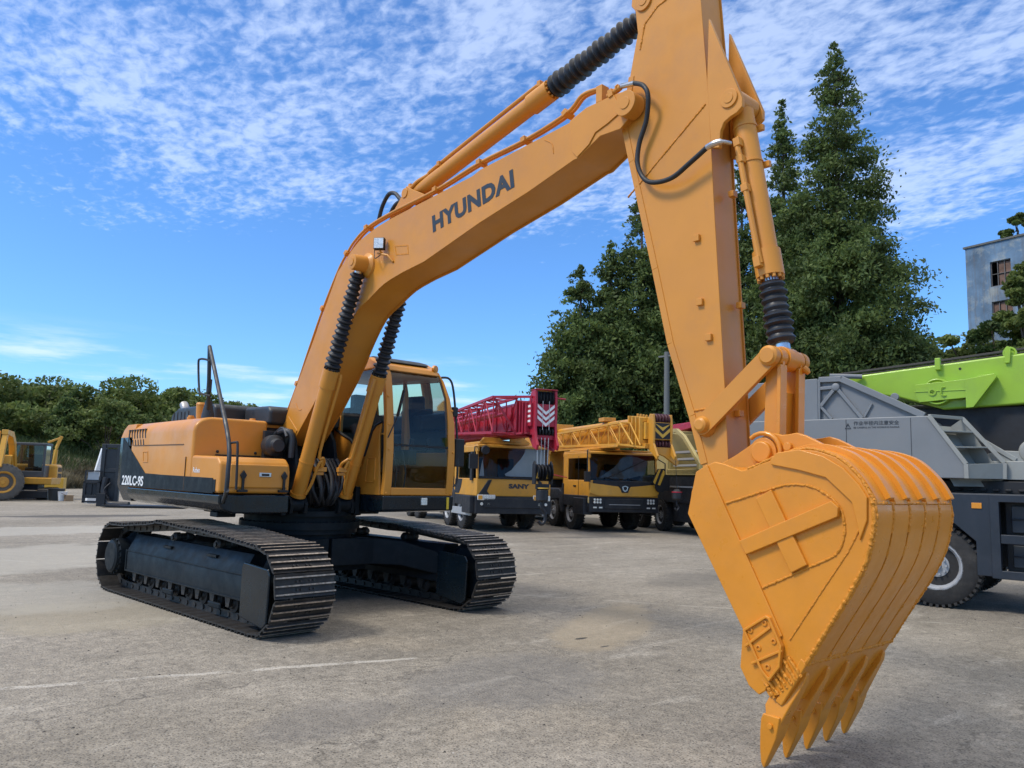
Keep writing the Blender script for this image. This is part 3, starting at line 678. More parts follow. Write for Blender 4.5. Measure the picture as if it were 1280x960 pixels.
# plates on the outer side face
def plate(pts, th, nm='side_wear_plate', off=0.0):
    m = MB(); m.prism(pts, 'y', -SW-off-th, -SW-off+.0005); return m.build(nm, [ORANGE2], BK, bevel=.005, seg=2)
zz = [(6.056,1.563),(5.981,1.521),(5.926,1.282),(6.274,0.695),(6.348,0.584),(6.505,0.691),(6.165,1.347)]
plate(zz, .012, 'side_edge_plate')
zz = [(6.45,1.59),(6.487,1.628),(6.613,1.644),(6.741,1.61),(6.843,1.551),(6.92,1.47),(6.957,1.41),(6.954,1.303),(6.916,1.202),(6.91,1.263),(6.882,1.384),(6.752,1.502),(6.611,1.537),(6.454,1.565)]
plate(zz, .014)
zz = [(6.175,1.352),(6.438,1.434),(6.539,1.461),(6.653,1.46),(6.746,1.422),(6.814,1.362),(6.84,1.278),(6.83,1.196),(6.796,1.131),(6.722,1.086),(6.39,0.918)]
m = MB(); m.weld([(p[0], -SW, p[1]) for p in spl(zz, 2)], .007, seed=9)
lr = [(6.91,1.255),(6.853,1.144),(6.727,0.958),(6.54,0.677)]
m.weld([(p[0], -SW, p[1]) for p in lr], .005, seed=10); m.build('side_weld', [WELD], BK)
zz = [(6.268,1.154),(6.786,1.388),(6.822,1.358),(6.817,1.311),(6.311,1.085)]
plate(zz, .030, 'cross_rib')
zz = [(6.367,1.385),(6.457,1.434),(6.65,1.063),(6.563,1.014)]
plate(zz, .022, 'cross_rib')
zz = [(6.636,0.565),(6.592,0.483),(6.526,0.392),(6.423,0.338),(6.37,0.398),(6.347,0.482),(6.404,0.594),(6.531,0.656),(6.594,0.584)]
# ears
ear = [(5.955,1.582),(6.044,1.625),(6.124,1.672),(6.167,1.7),(6.203,1.723),(6.239,1.74),(6.275,1.751),(6.315,1.753),(6.35,1.743),(6.394,1.746),(6.44,1.754),(6.489,1.739),(6.545,1.712),(6.63,1.667),(6.712,1.619),(6.784,1.568),(6.782,1.497),(6.63,1.494),(6.375,1.489),(6.122,1.457),(5.96,1.453)]
for s in (-1, 1): m = MB(); m.prism(ear, 'y', s*.178, s*.21); m.build('bucket_ear', [ORANGE2], BK, bevel=.006)
for s in (-1, 1):
    m = MB(); m.rev((P4.x, s*.205, P4.z), (0, s, 0), [(0, .085), (.02, .085), (.021, .062), (.045, .062), (.05, .055)], 30); m.build('link_boss', [ORANGE2], BK, bevel=.004)
    m = MB(); m.cyl((P4.x+.155, s*.205, P4.z+.03), (P4.x+.155, s*.235, P4.z+.03), .024, seg=16); m.build('stop_pin', [ORANGE2], BK, bevel=.004)
m = MB(); m.rev((PA.x, -.255, PA.z), (0, 1, 0), [(0, .085), (.05, .085), (.051, .05), (.459, .05), (.46, .085), (.51, .085)], 30); m.build('arm_pin', [ORANGE2], BK, bevel=.004)
m = MB()
arc = [(P4.x+.11*math.cos(a_), -.225, P4.z+.11*math.sin(a_)) for a_ in [R(-10+18*i) for i in range(9)]]
m.tube(arc, .014, 8)
m.build('boss_rim', [ORANGE2], BK, bevel=.004)
ep = [(5.955,1.582),(5.848,1.528),(5.847,1.285),(6.146,1.254),(6.375,1.489)]
for s in (-1, 1): m = MB(); m.prism(ep, 'y', s*.18, s*.208); m.build('arm_lug', [ORANGE2], BK, bevel=.004)
# lip, adapters, teeth
lip = [(6.63, .60), (6.60, .585), (6.48, .38), (6.505, .365), (6.64, .55)]
m = MB(); m.prism([(6.634, .575), (6.60, .60), (6.455, .36), (6.49, .34)], 'y', -SW-.004, SW+.004)
m.build('cutting_lip', [ORANGE2], BK, bevel=.008)
m = MB(); m.weld([(6.63, -SW, .578), (6.63, SW, .578)], .013, seed=21)
for k in range(7):
    rr = random.Random(k); x0, z0 = 6.45+.025*k, .375+.022*k; m.weld([(x0, -SW-.002, z0), (x0-.05+.02*rr.random(), -SW-.008, z0+.05), (x0-.07, -SW-.002, z0+.09)], .009, seed=40+k)
m.build('weld_beads', [WELD], BK)
def adapter(mb, y):
    # wedge saddle hugging the lip
    prof = [(6.615, .515), (6.60, .47), (6.53, .34), (6.475, .235), (6.40, .262), (6.395, .33), (6.44, .42), (6.47, .45), (6.48, .40), (6.50, .38), (6.56, .50), (6.60, .53)]
    n = len(prof); hw = [.012, .03, .045, .052, .052, .05, .035, .03, .03, .03, .02, .012]
    vs = [(p[0], y-w, p[1]) for p, w in zip(prof, hw)]+[(p[0], y+w, p[1]) for p, w in zip(prof, hw)]
    fs = [tuple(range(n)), tuple(range(2*n-1, n-1, -1))]+[(i, (i+1) % n, n+(i+1) % n, n+i) for i in range(n)]
    mb.add(vs, fs)
def tooth(mb, y):
    secs = [((6.485, .285), (6.385, .285), .062), ((6.475, .232), (6.372, .255), .060), ((6.455, .17), (6.36, .19), .048), ((6.42, .10), (6.352, .10), .036), ((6.385, .03), (6.352, .03), .026), ((6.372, .004), (6.358, .004), .018)]
    vs = []; fs = []
    for a, b, w in secs: vs += [(a[0], y-w, a[1]), (a[0], y+w, a[1]), (b[0], y+w*.85, b[1]), (b[0], y-w*.85, b[1])]
    for i in range(len(secs)-1):
        for k in range(4): fs.append((i*4+k, i*4+(k+1) % 4, i*4+4+(k+1) % 4, i*4+4+k))
    fs += [(3, 2, 1, 0), (20, 21, 22, 23)]; mb.add(vs, fs)
for k in range(5):
    y = -.45+.225*k
    m = MB(); adapter(m, y); ad = m.build('tooth_adapter', [ORANGE2], BK, bevel=.009, seg=3)
    m = MB(); tooth(m, y); tt = m.build('bucket_tooth', [ORANGE2], BK, bevel=.010, seg=3)
    m = MB(); m.cyl((6.43, y-.068, .232), (6.43, y+.068, .232), .014, seg=12); m.build('tooth_pin', [ORANGE2], tt, bevel=.002)
# side cutters
def z2(l): return l
ct = [(6.287,0.692),(6.424,0.786),(6.447,0.777),(6.512,0.644),(6.501,0.54),(6.438,0.455),(6.388,0.503),(6.332,0.613)]
cb = [(6.273,0.651),(6.259,0.492),(6.309,0.408),(6.369,0.372),(6.406,0.4),(6.429,0.453),(6.32,0.61),(6.278,0.689)]
for s in (-1, 1):
    m = MB(); m.prism(ct, 'y', s*(SW+.002), s*(SW+.020)); m.frame(ct, offset_poly(ct, .014), 'y', s*(SW+.019), s*(SW+.034))
    m.bar((ct[0][0]+.012, s*(SW+.026), ct[0][1]-.085), (ct[2][0]-.0, s*(SW+.026), ct[2][1]-.05), .012, .014)
    m.bar((ct[0][0]+.05, s*(SW+.026), ct[0][1]-.165), (ct[3][0]-.0, s*(SW+.026), ct[3][1]-.02), .012, .014)
    c = m.build('side_cutter', [ORANGE2], BK, bevel=.004, seg=2)
    m = MB(); m.prism(cb, 'y', s*(SW-.002), s*(SW+.012)); m.build('cutter_blade', [ORANGE2], c, bevel=.008)
    for b_ in ([(6.33,0.695)], [(6.412,0.744)], [(6.463,0.66)], [(6.376,0.613)], [(6.427,0.526)]):
        b_ = b_[0]; m = MB(); m.rev((b_[0], s*(SW+.018), b_[1]), (0, s, 0), [(0, .015), (.008, .015), (.009, .009), (.0005, .008)], 14); m.build('bolt_head', [ORANGE2], c)

# ---- crawler tracks
TL = Vector((0, .12, 0)); TR = R(4)
def track_path():
    P = []
    for i in range(25): P.append((-1.70+3.36*i/24, .072))
    for i in range(1, 16):
        a = -math.pi/2+math.pi*i/16; P.append((1.72+.345*math.cos(a), .405+.333*math.sin(a)))
    P += [(1.70, .738), (1.30, .762), (.95, .79), (.58, .815), (.2, .812), (-.1, .825), (-.45, .838), (-.75, .80), (-1.1, .775), (-1.45, .745), (-1.75, .742)]
    for i in range(1, 16):
        a = math.pi/2+math.pi*i/16; P.append((-1.78+.345*math.cos(a), .407+.335*math.sin(a)))
    return [Vector(p) for p in P]
TP = track_path()
def resample(P, n):
    P = P+[P[0]]; L = [0]
    for a, b in zip(P[:-1], P[1:]): L.append(L[-1]+(b-a).length)
    out = []
    for i in range(n):
        s = L[-1]*i/n; j = max(k for k in range(len(L)) if L[k] <= s); j = min(j, len(P)-2)
        t = (s-L[j])/max(1e-9, L[j+1]-L[j]); out.append((P[j].lerp(P[j+1], t), s))
    return out, L[-1]
NS = 49
SP, TLEN = resample(TP, NS*8)
shoe_mb = MB()
pitch = TLEN/NS
# a shoe: local x along travel, z outward
hw = .30
shoe_mb.prism([(-pitch*.52, .003), (-pitch*.38, -.006), (pitch*.40, -.006), (pitch*.60, .010), (pitch*.60, .018), (pitch*.40, .008), (-pitch*.38, .008), (-pitch*.52, .013)], 'y', -hw, hw, 0)
for gx in (-.34, .04, .42):
    shoe_mb.prism([(pitch*gx-.010, .006), (pitch*gx+.010, .006), (pitch*gx+.006, .030), (pitch*gx-.006, .030)], 'y', -hw, hw, 0)
    shoe_mb.box(pitch*gx-.0065, pitch*gx+.0065, -hw+.002, hw-.002, .0295, .0325, 1)
for gx in (-.15, .23):
    for yy in (-.085, -.045, .045, .085): shoe_mb.cyl((pitch*gx, yy, .006), (pitch*gx, yy, .020), .011, seg=6)
def make_track(yc):
    tr = MB()
    # link chain
    for i in range(NS):
        p, _ = SP[(i*8) % len(SP)]; q, _ = SP[((i+1)*8) % len(SP)]
        for yy in (-.075, .075):
            tr.bar((p.x, yc+yy, p.y), (q.x, yc+yy, q.y), .028, .075, up=(-(q.y-p.y), 0, q.x-p.x))
        tr.cyl((p.x, yc-.10, p.y), (p.x, yc+.10, p.y), .024, seg=10)
    chain = tr.build('crawler_track', [SHOE], EX, loc=TL, rotz=TR)
    first = None
    for i in range(NS):
        p, _ = SP[(i*8+4) % len(SP)]; a, _ = SP[(i*8+1) % len(SP)]; b, _ = SP[(i*8+7) % len(SP)]
        t = (b-a).normalized(); out = Vector((t.y, -t.x))
        if first is None:
            s = shoe_mb.build('track_shoe', [SHOE, WORN], chain); first = s
        else:
            s = first.copy(); COL.objects.link(s); s.parent = chain
        o = p+out*.040; X = Vector((t.x, 0, t.y)); Z = Vector((out.x, 0, out.y)); Y = Z.cross(X)
        s.matrix_local = Matrix((( *X, 0), (*Y, 0), (*Z, 0), (0, 0, 0, 1))).transposed()
        s.matrix_local = Matrix.Translation((o.x, yc, o.y)) @ Matrix((X, Y, Z)).transposed().to_4x4()
    return chain
sgn = {-1: 'right', 1: 'left'}
def track_parts(chain, yc, outer):
    s = outer   # direction of the outer flank
    m = MB()
    y0, y1 = yc+s*.20, yc-s*.20
    prof = [(y0, .27), (y0, .50), (yc+s*.10, .685), (yc-s*.10, .685), (y1, .50), (y1, .27)]
    vs = [(-1.47, a, b) for a, b in prof]+[(1.36, a, b) for a, b in prof]; n = 6
    m.add(vs, [tuple(range(n)), tuple(range(2*n-1, n-1, -1))]+[(i, (i+1) % n, n+(i+1) % n, n+i) for i in range(n)])
    m.box(-1.48, 1.37, min(y0, y0+s*.012), max(y0, y0+s*.012), .262, .282); m.box(-1.48, 1.37, min(y0, y0+s*.008), max(y0, y0+s*.008), .492, .504)
    m.box(-1.49, -1.465, y1, y0+s*.012 if s > 0 else y0-.012, .262, .51)
    for xx in (-.45, .62): m.box(xx-.10, xx+.10, yc+s*.02, yc+s*.17, .60, .625)
    fr = m.build('track_frame', [NAVYM], chain, bevel=.006)
    fr.location = (0, 0, 0)
    for q in (y0+s*.0, y1):   # yoke guards at the idler
        w = .028 if q == y0 else -.028
        m = MB(); m.prism([(1.37, .13), (1.80, .075), (1.86, .12), (1.88, .55), (1.84, .60), (1.40, .625), (1.37, .58)], 'y', q, q+s*w); m.build('idler_guard', [NAVY], chain, bevel=.015, seg=3)
    m = MB(); m.rev((1.72, yc-.09, .405), (0, 1, 0), [(0, .27), (.03, .29), (.05, .335), (.13, .335), (.15, .29), (.18, .27)], 40); m.build('idler_wheel', [NAVYM], chain)
    m = MB()
    m.rev((-1.78, yc-.12, .407), (0, 1, 0), [(0, .2), (.08, .25), (.1, .28), (.14, .28), (.16, .25), (.24, .2)], 40)
    for k in range(21):
        a = 2*math.pi*k/21; c = Vector((math.cos(a), 0, math.sin(a))); m.bar(Vector((-1.78, yc, .407))+c*.26, Vector((-1.78, yc, .407))+c*.335, .05, .045, up=(0, 1, 0))
    m.build('drive_sprocket', [NAVYM], chain)
    m = MB()
    m.rev((-1.78, yc+s*.08, .407), (0, s, 0), [(0, .21), (.15, .21), (.16, .195), (.19, .19), (.20, .165), (.205, .16)], 40)
    for k in range(16):
        a = 2*math.pi*k/16; m.cyl((-1.78+.2*math.cos(a), yc+s*.235, .407+.2*math.sin(a)), (-1.78+.2*math.cos(a), yc+s*.252, .407+.2*math.sin(a)), .013, seg=6)
    m.build('travel_motor_hub', [NAVYM], chain)
    for k in range(9):
        x = -1.30+.33*k; m = MB()
        m.rev((x, yc-.125, .195), (0, 1, 0), [(0, .05), (.02, .06), (.025, .095), (.045, .095), (.05, .078), (.1, .078), (.15, .078), (.2, .078), (.205, .095), (.225, .095), (.23, .06), (.25, .05)], 20)
        for q in (-1, 1): m.prism([(x-.06, .27), (x+.06, .27), (x+.03, .16), (x-.03, .16)], 'y', yc+q*.14, yc+q*.165)
        m.build('track_roller', [SHOE], chain, bevel=0)
    for x in (-.45, .58):
        m = MB(); m.rev((x, yc-.11, .715), (0, 1, 0), [(0, .04), (.02, .056), (.07, .056), (.08, .045), (.14, .045), (.15, .056), (.20, .056), (.22, .04)], 20)
        m.cyl((x, yc-.125, .715), (x, yc+.125, .715), .026); m.bar((x, yc-s*.02, .60), (x, yc-s*.02, .70), .06, .08, up=(1, 0, 0))
        m.build('carrier_roller', [SHOE], chain)
    for x in (-.35, .75):
        m = MB()
        m.box(x-.13, x+.13, yc+s*.15, yc+s*.18, .12, .18) if s > 0 else m.box(x-.13, x+.13, yc-.18, yc-.15, .12, .18)
        m.build('track_guard', [NAVYM], chain, bevel=.02)
for yc, out in ((-1.19, -1), (1.19, 1)):
    ch = make_track(yc); track_parts(ch, yc, out)
# ---- car body between the tracks
m = MB()
m.cyl((0, 0, .62), (0, 0, .80), .60, seg=48)
for sx in (-1, 1):
    for sy in (-1, 1):
        a = [(0, sy*.02), (sx*.66, sy*.02), (sx*.72, sy*.55), (sx*.92, sy*.80), (sx*1.36, sy*.99), (sx*.45, sy*.99), (sx*.2, sy*.5)]
        n = len(a); zt = [.735, .735, .73, .70, .60, .60, .70]; zb = [.43, .43, .43, .42, .35, .35, .42]
        vs = [(p[0], p[1], z) for p, z in zip(a, zb)]+[(p[0], p[1], z) for p, z in zip(a, zt)]
        m.add(vs, [tuple(range(n)), tuple(range(2*n-1, n-1, -1))]+[(i, (i+1) % n, n+(i+1) % n, n+i) for i in range(n)])
m.box(-.56, .56, -.56, .56, .36, .69)
m.build('car_body', [NAVYM], EX, bevel=.012, loc=TL, rotz=TR)
m = MB()
m.rev((0, .12, .78), (0, 0, 1), [(0, .66), (.05, .66), (.052, .69), (.13, .69), (.132, .64), (.20, .64), (.202, .70), (.26, .70)], 64)
for k in range(48):
    a = 2*math.pi*k/48; m.cyl((.675*math.cos(a), .12+.675*math.sin(a), .905), (.675*math.cos(a), .12+.675*math.sin(a), .925), .012, seg=6)
m.build('swing_bearing', [NAVYM], EX, bevel=0)

# ---- upper deck and skirt
YR, YL = -1.25, 1.49
m = MB()
m.box(-2.2, .55, -.62, .85, 1.0, 1.14); m.box(.2, .72, -.48, -.42, 1.0, 1.32); m.box(.2, .72, .42, .48, 1.0, 1.32)
m.box(-2.3, .45, -.6, .6, 1.10, 1.30)
m.build('deck_frame', [NAVYM], EX, bevel=.01)
def skirt(name, y0, y1, x0, x1, edge):
    # deep box with an undercut lower edge along the outer side 'edge' (-1: right, 1: left)
    m = MB(); o = y0 if edge < 0 else y1; i = y1 if edge < 0 else y0
    prof = [(o, 1.225), (o-edge*.0, 1.14), (o-edge*.05, 1.07), (o-edge*.16, 1.035), (i, 1.035), (i, 1.225)]
    n = len(prof); vs = [(x0, a, b) for a, b in prof]+[(x1, a, b) for a, b in prof]
    m.add(vs, [tuple(range(n)), tuple(range(2*n-1, n-1, -1))]+[(k, (k+1) % n, n+(k+1) % n, n+k) for k in range(n)])
    return m.build(name, [NAVY], EX, bevel=.018, seg=3)
skirt('deck_skirt', YR, -.50, -2.0, .93, -1)
m = MB()
m.prism([(1.16, 1.065), (1.17, 1.235), (-.6, 1.235), (-.6, 1.05), (.95, 1.04)], 'y', .50, 1.49)
CS = m.build('cab_skirt', [NAVY], EX, bevel=.02, seg=3)
lpos = (1.175,1.052,1.169)
m = MB(); m.box(lpos[0]-.015, lpos[0]+.012, lpos[1]-.042, lpos[1]+.042, lpos[2]-.042, lpos[2]+.042); m.build('front_lamp', [CHROME], CS, bevel=.008)
m = MB()
yv = (1.17,1.392,1.16); m.box(1.168, 1.176, yv[1]-.012, yv[1]+.02, 1.08, 1.22); m.build('yellow_reflector', [mat('yellow_sticker', (.75, .5, .03), .5)], CS)
m = MB(); m.box(-.35, -.05, -.9, -.75, 1.0, 1.04); m.box(.35, .55, -1.1, -.9, .98, 1.035); m.build('deck_bracket', [NAVYM], EX, bevel=.01)

# ---- counterweight (rounded tail)
def arc_tail(r, y0, y1, n=14):
    out = []
    for k in range(n+1):
        y = y0+(y1-y0)*k/n; out.append((-math.sqrt(max(.1, r*r-(y-.12)**2)), y))
    return out
m = MB()
tail = arc_tail(2.80, YR+.0, YL, 18)
loop = tail+[(-1.95, YL), (-1.95, YR)]
n = len(loop)
zs = [(1.05, .93), (1.12, .975), (1.25, 1.0), (1.85, 1.0), (1.95, .985), (2.02, .95)]
vs = []
for z, k in zs:
    for (x, y) in loop:
        if x > -1.96: vs.append((x, .12+(y-.12)*(k if k > .96 else .97), z))
        else: vs.append((x*k, .12+(y-.12)*(k if k > .96 else .97), z))
fs = [tuple(range(n)), tuple(range((len(zs)-1)*n, len(zs)*n))[::-1]]
for i in range(len(zs)-1):
    for k in range(n): fs.append((i*n+k, i*n+(k+1) % n, (i+1)*n+(k+1) % n, (i+1)*n+k))
m.add(vs, fs)
for i, p in enumerate(m.f):
    zc_ = sum(m.v[k][2] for k in p)/len(p)
    if zc_ > 1.83: m.m[i] = 1
m.build('counterweight', [NAVY, ORANGE], EX, bevel=.02, seg=3)

# ---- right-side engine hood with rounded shoulder
def hood(name, x0, x1, y0, y1, z0, z1, r, mats, parent=EX, rx=.05):
    m = MB(); prof = [(y0, z0)]
    for k in range(9):
        a = math.pi-k*(math.pi/2)/8; prof.append((y0+r+r*math.cos(a), z1-r*.8+r*.8*math.sin(a)))
    prof += [(y1, z1), (y1, z0)]; n = len(prof)
    vs = [(x0, a, b) for a, b in prof]+[(x1, a, b) for a, b in prof]
    m.add(vs, [tuple(range(n)), tuple(range(2*n-1, n-1, -1))]+[(k, (k+1) % n, n+(k+1) % n, n+k) for k in range(n)])
    return m.build(name, mats, parent, bevel=rx, seg=4, ang=50)
HD = hood('engine_hood', -2.10, .13, YR, -.42, 1.22, 2.035, .20, [ORANGE], rx=.035)
CAP = hood('hood_rear_cap', -2.44, -2.112, YR+.02, -.42, 1.88, 2.03, .14, [ORANGE], rx=.05)
m = MB(); m.box(-2.113, -2.10, YR-.004, -.5, 1.25, 1.90); m.build('hood_gasket', [BLACK], HD)
# black side panel below and behind the diagonal
bp = [(-2.318,1.852),(-1.344,1.404),(-0.686,1.394),(0.761,1.383),(0.79,1.228),(0.216,1.227),(-1.349,1.228),(-2.294,1.239)]
m = MB(); m.prism([(max(p[0], -2.44), min(max(p[1], 1.23), 1.9)) for p in bp], 'y', YR-.008, YR+.02); SPN = m.build('black_side_panel', [NAVYM], HD, bevel=.003, seg=1)
gl_ = [(-2.128,1.777),(-1.985,1.271)]
m = MB()   # panel joint lines as thin raised strips
g1 = [(-0.026,1.597),(0.054,1.222)]; g2 = [(-1.857,1.742),(-0.127,1.732)]
m.box(g1[0][0]-.004, g1[0][0]+.004, YR-.0095, YR, 1.24, g1[0][1]); m.bar((g2[0][0], YR-.001, g2[0][1]), (g2[1][0], YR-.001, g2[1][1]), .008, .010)
m.build('door_seam', [mat('seam_shadow_gap', (.10, .045, .01), .6)], HD)
m = MB()   # louvres
l0 = [(-2.156,1.993),(-1.428,1.989),(-1.315,1.783),(-1.936,1.794)]
for row in (0, 1):
    for k in range(7 if row == 0 else 6):
        u = (k+.5)/7; x = l0[0][0]+(l0[1][0]-l0[0][0])*u+.06*row; zt = 1.945 if row == 0 else 1.815; h = .115 if row == 0 else .075
        m.add([(x-.016, YR-.003, zt), (x+.016, YR-.003, zt), (x+.050, YR-.003, zt-h), (x+.018, YR-.003, zt-h), (x-.016, YR+.02, zt), (x+.016, YR+.02, zt), (x+.050, YR+.02, zt-h), (x+.018, YR+.02, zt-h)], [(3, 2, 1, 0), (4, 5, 6, 7), (0, 1, 5, 4), (1, 2, 6, 5), (2, 3, 7, 6), (3, 0, 4, 7)])
m.build('louvre_slots', [BLACK], HD)
dh = [(-1.495,1.669),(-1.315,1.668),(-1.28,1.534),(-1.459,1.533)]
m = MB(); m.frame(dh, offset_poly(dh, .012), 'y', YR-.006, YR+.002); m.build('door_handle', [ORANGE], HD, bevel=.003)
ta = Vector((-2.212,-1.26,1.256)); tb = Vector((-1.369,-1.26,1.26)); tc_ = Vector((-2.234,-1.26,1.388))
text_mesh('model_lettering', '220LC-9S', (tb-ta).length, (tc_-ta).length*.92, Vector((ta.x, YR-.009, ta.z-.01)), (1, 0, 0), (0, 0, 1), WHITE, SPN, thick=.001, bold=.028, label='white 220LC-9S lettering on the black side panel')
# small bonnet front shelf with toolbox (front right)
tx0, tx1, ty0, ty1 = .13, .915, YR, -.50
m = MB(); m.prism([(tx0, 1.235), (tx1, 1.235), (tx1+.005, 1.46), (tx1-.02, 1.54), (tx1-.10, 1.60), (tx0, 1.615)], 'y', ty0, ty1)
TB = m.build('front_toolbox', [ORANGE], EX, bevel=.03, seg=4)
m = MB(); m.box(tx1-.01, tx1+.022, ty0+.10, ty1-.03, 1.29, 1.53); TD = m.build('toolbox_door', [ORANGE], TB, bevel=.025, seg=4)
m = MB(); m.box(tx1+.018, tx1+.03, -1.02+.17, -.74+.02, 1.405, 1.45); m.build('handle', [STEEL], TD, bevel=.008)
m = MB(); m.box(tx1+.0305, tx1+.033, -.825, -.745, 1.415, 1.438); m.build('handle_recess', [BLACK], TD)
for yy in (-1.02, -.58):
    m = MB(); m.prism([(yy-.035, 1.42), (yy, 1.47), (yy+.035, 1.42), (yy+.012, 1.38), (yy+.012, 1.27), (yy-.012, 1.27), (yy-.012, 1.38)], 'x', tx1+.022, tx1+.045); m.box(tx1+.0, tx1+.05, yy-.05, yy+.05, 1.25, 1.275)
    h_ = m.build('latch', [BLACK], TD, bevel=.004)
    m = MB(); m.cyl((tx1+.04, yy-.03, 1.405), (tx1+.055, yy-.03, 1.405), .014, seg=12); m.cyl((tx1+.04, yy+.03, 1.405), (tx1+.055, yy+.03, 1.405), .014, seg=12); m.build('latch_screws', [WHITE], h_) if False else None
ra = (0.207,-1.25,1.486); rb = (0.526,-1.25,1.448)
text_mesh('small_white_lettering', 'Robex', .19, .055, (ra[0], ty0-.002, ra[2]-.055), (1, 0, 0), (0, 0, 1), WHITE, TB, thick=.001, bold=.015, label='white cursive name decal on the toolbox side')
m = MB(); m.box(tx0+.05, tx1-.08, ty0-.006, ty0+.01, 1.245, 1.37); m.build('black_toolbox_panel', [NAVYM], TB, bevel=.004)
m = MB(); m.box(.12, .16, -1.0, -.5, 1.622, 1.634)
for yy in (-.98, -.55): m.rev((.132, yy, 1.665), (1, 0, 0), [(0, .016), (.006, .016), (.012, .008)], 12)
m.build('hood_rubber_stops', [BLACK], HD)
# things on top of the hood
m = MB(); c = (-0.377,-1,2.072); m.cyl((c[0], -1.0, 2.03), (c[0], -1.0, 2.20), .05, .058, 24); m.cyl((c[0], -1.0, 2.20), (c[0], -1.0, 2.225), .062, .05, 24); m.build('filler_neck', [ORANGE], EX)
m = MB(); c = (-0.678,-1,2.084); m.cyl((c[0], -1.0, 2.02), (c[0], -1.0, 2.07), .045, .045, 20); m.cyl((c[0], -1.0, 2.07), (c[0], -1.0, 2.09), .035, .03, 20); m.build('fuel_cap', [ORANGE], EX)
m = MB(); m.cyl((.0, -.55, 2.03), (.0, -.55, 2.06), .04, .03, 16); m.build('hood_cap', [ORANGE], EX)
def roundbox(name, x0, x1, y0, y1, z0, z1, r, mats, parent=EX, label=None): 
    m = MB(); m.prism([(x0, z0), (x1, z0), (x1, z1-.04), (x1-.05, z1), (x0+.28, z1), (x0+.06, z1-.07)], 'y', y0, y1); return m.build(name, mats, parent, bevel=r, seg=4)
EC = roundbox('engine_cover', -2.15, -.62, -.75, 1.15, 2.02, 2.255, .06, [DGREY])
m = MB()
for k in range(5): m.box(-2.0+.13*k, -1.985+.13*k, -.757, -.74, 2.06, 2.20)
m.build('cover_ribs', [BLACK], EC, bevel=.004)
m = MB(); m.prism([(-.6, 2.0), (.10, 2.0), (.12, 2.17), (.05, 2.22), (-.6, 2.23)], 'y', -.40, 1.1); m.build('rear_housing', [DGREY], EX, bevel=.04, seg=3)
m = MB(); m.box(-1.9, .0, -.42, 1.40, 1.25, 1.98); m.build('engine_bay', [mat('engine_dark', (.03, .03, .03), .7)], EX, bevel=.01)
m = MB(); m.box(-.02, .03, -.42, .3, 1.97, 2.0); m.build('housing_trim', [ORANGE], EX)
m = MB(); m.box(-2.1, -.62, 1.1, 1.47, 1.235, 2.02); m.build('left_side_door', [ORANGE], EX, bevel=.04, seg=3)
ep_ = (-3.748,0,2.436)
m = MB(); m.tube([(ep_[0], 0, 2.15), (ep_[0], 0, 2.38), (ep_[0]-.08, 0, 2.47)], .065, 20, smooth=5); m.build('exhaust_pipe', [mat('exhaust_steel', (.35, .34, .33), .45, metal=.6)], EX)
# drum-shaped swing motor parts behind the toolbox
m = MB(); m.rev((.28, -.44, 1.75), (1, 0, 0), [(0, .12), (.12, .12), (.15, .08), (.20, .07)], 28); m.box(.18, .24, -.5, -.26, 1.6, 1.92); m.tube([(.5, -.30, 1.62), (.5, -.30, 1.86), (.42, -.34, 1.92), (.3, -.36, 1.9)], .035, 10, smooth=4)
m.tube([(.1, -.42, 1.75), (.35, -.36, 1.95), (.5, -.36, 1.85)], .02, 8, smooth=4)
m.build('hydraulic_valve_unit', [DGREY], EX, bevel=.004)
m = MB()
m.tube([(-0.286,-0.15,1.747), (-0.263,-0.15,1.89), (-0.158,-0.15,2.05), (0.036,-0.17,2.155)], .02, 10, smooth=5)
m.tube([(-0.482,-0.08,1.772), (-0.439,-0.08,1.927), (-0.311,-0.08,2.099)], .02, 10, smooth=5)
m.build('boom_foot_hoses', [BELLOW], EX)
# boom foot brackets on the deck
for s in (-1, 1): m = MB(); m.prism([(-.05, 1.1), (.62, 1.1), (.60, 1.45), (.48, 1.83), (.36, 1.95), (.22, 1.93), (.05, 1.70)], 'y', s*.225, s*.265); m.build('boom_foot_bracket', [NAVYM], EX, bevel=.01)
m = MB(); m.box(-.05, .5, -.2, .2, 1.1, 1.3)
m.build('boom_seat', [NAVYM], EX, bevel=.01)
m = MB(); c = (0.288,0.27,1.76); m.rev((c[0], .265, c[2]), (0, 1, 0), [(0, .09), (.03, .09), (.04, .05)], 24); m.build('boom_foot_pin', [ORANGE], EX)
m = MB(); m.tube([(.62, .40, 2.02), (.68, .42, 1.92), (.70, .42, 1.72), (.66, .40, 1.6)], .05, 12, smooth=4); m.build('rubber_stop', [BLACK], EX)

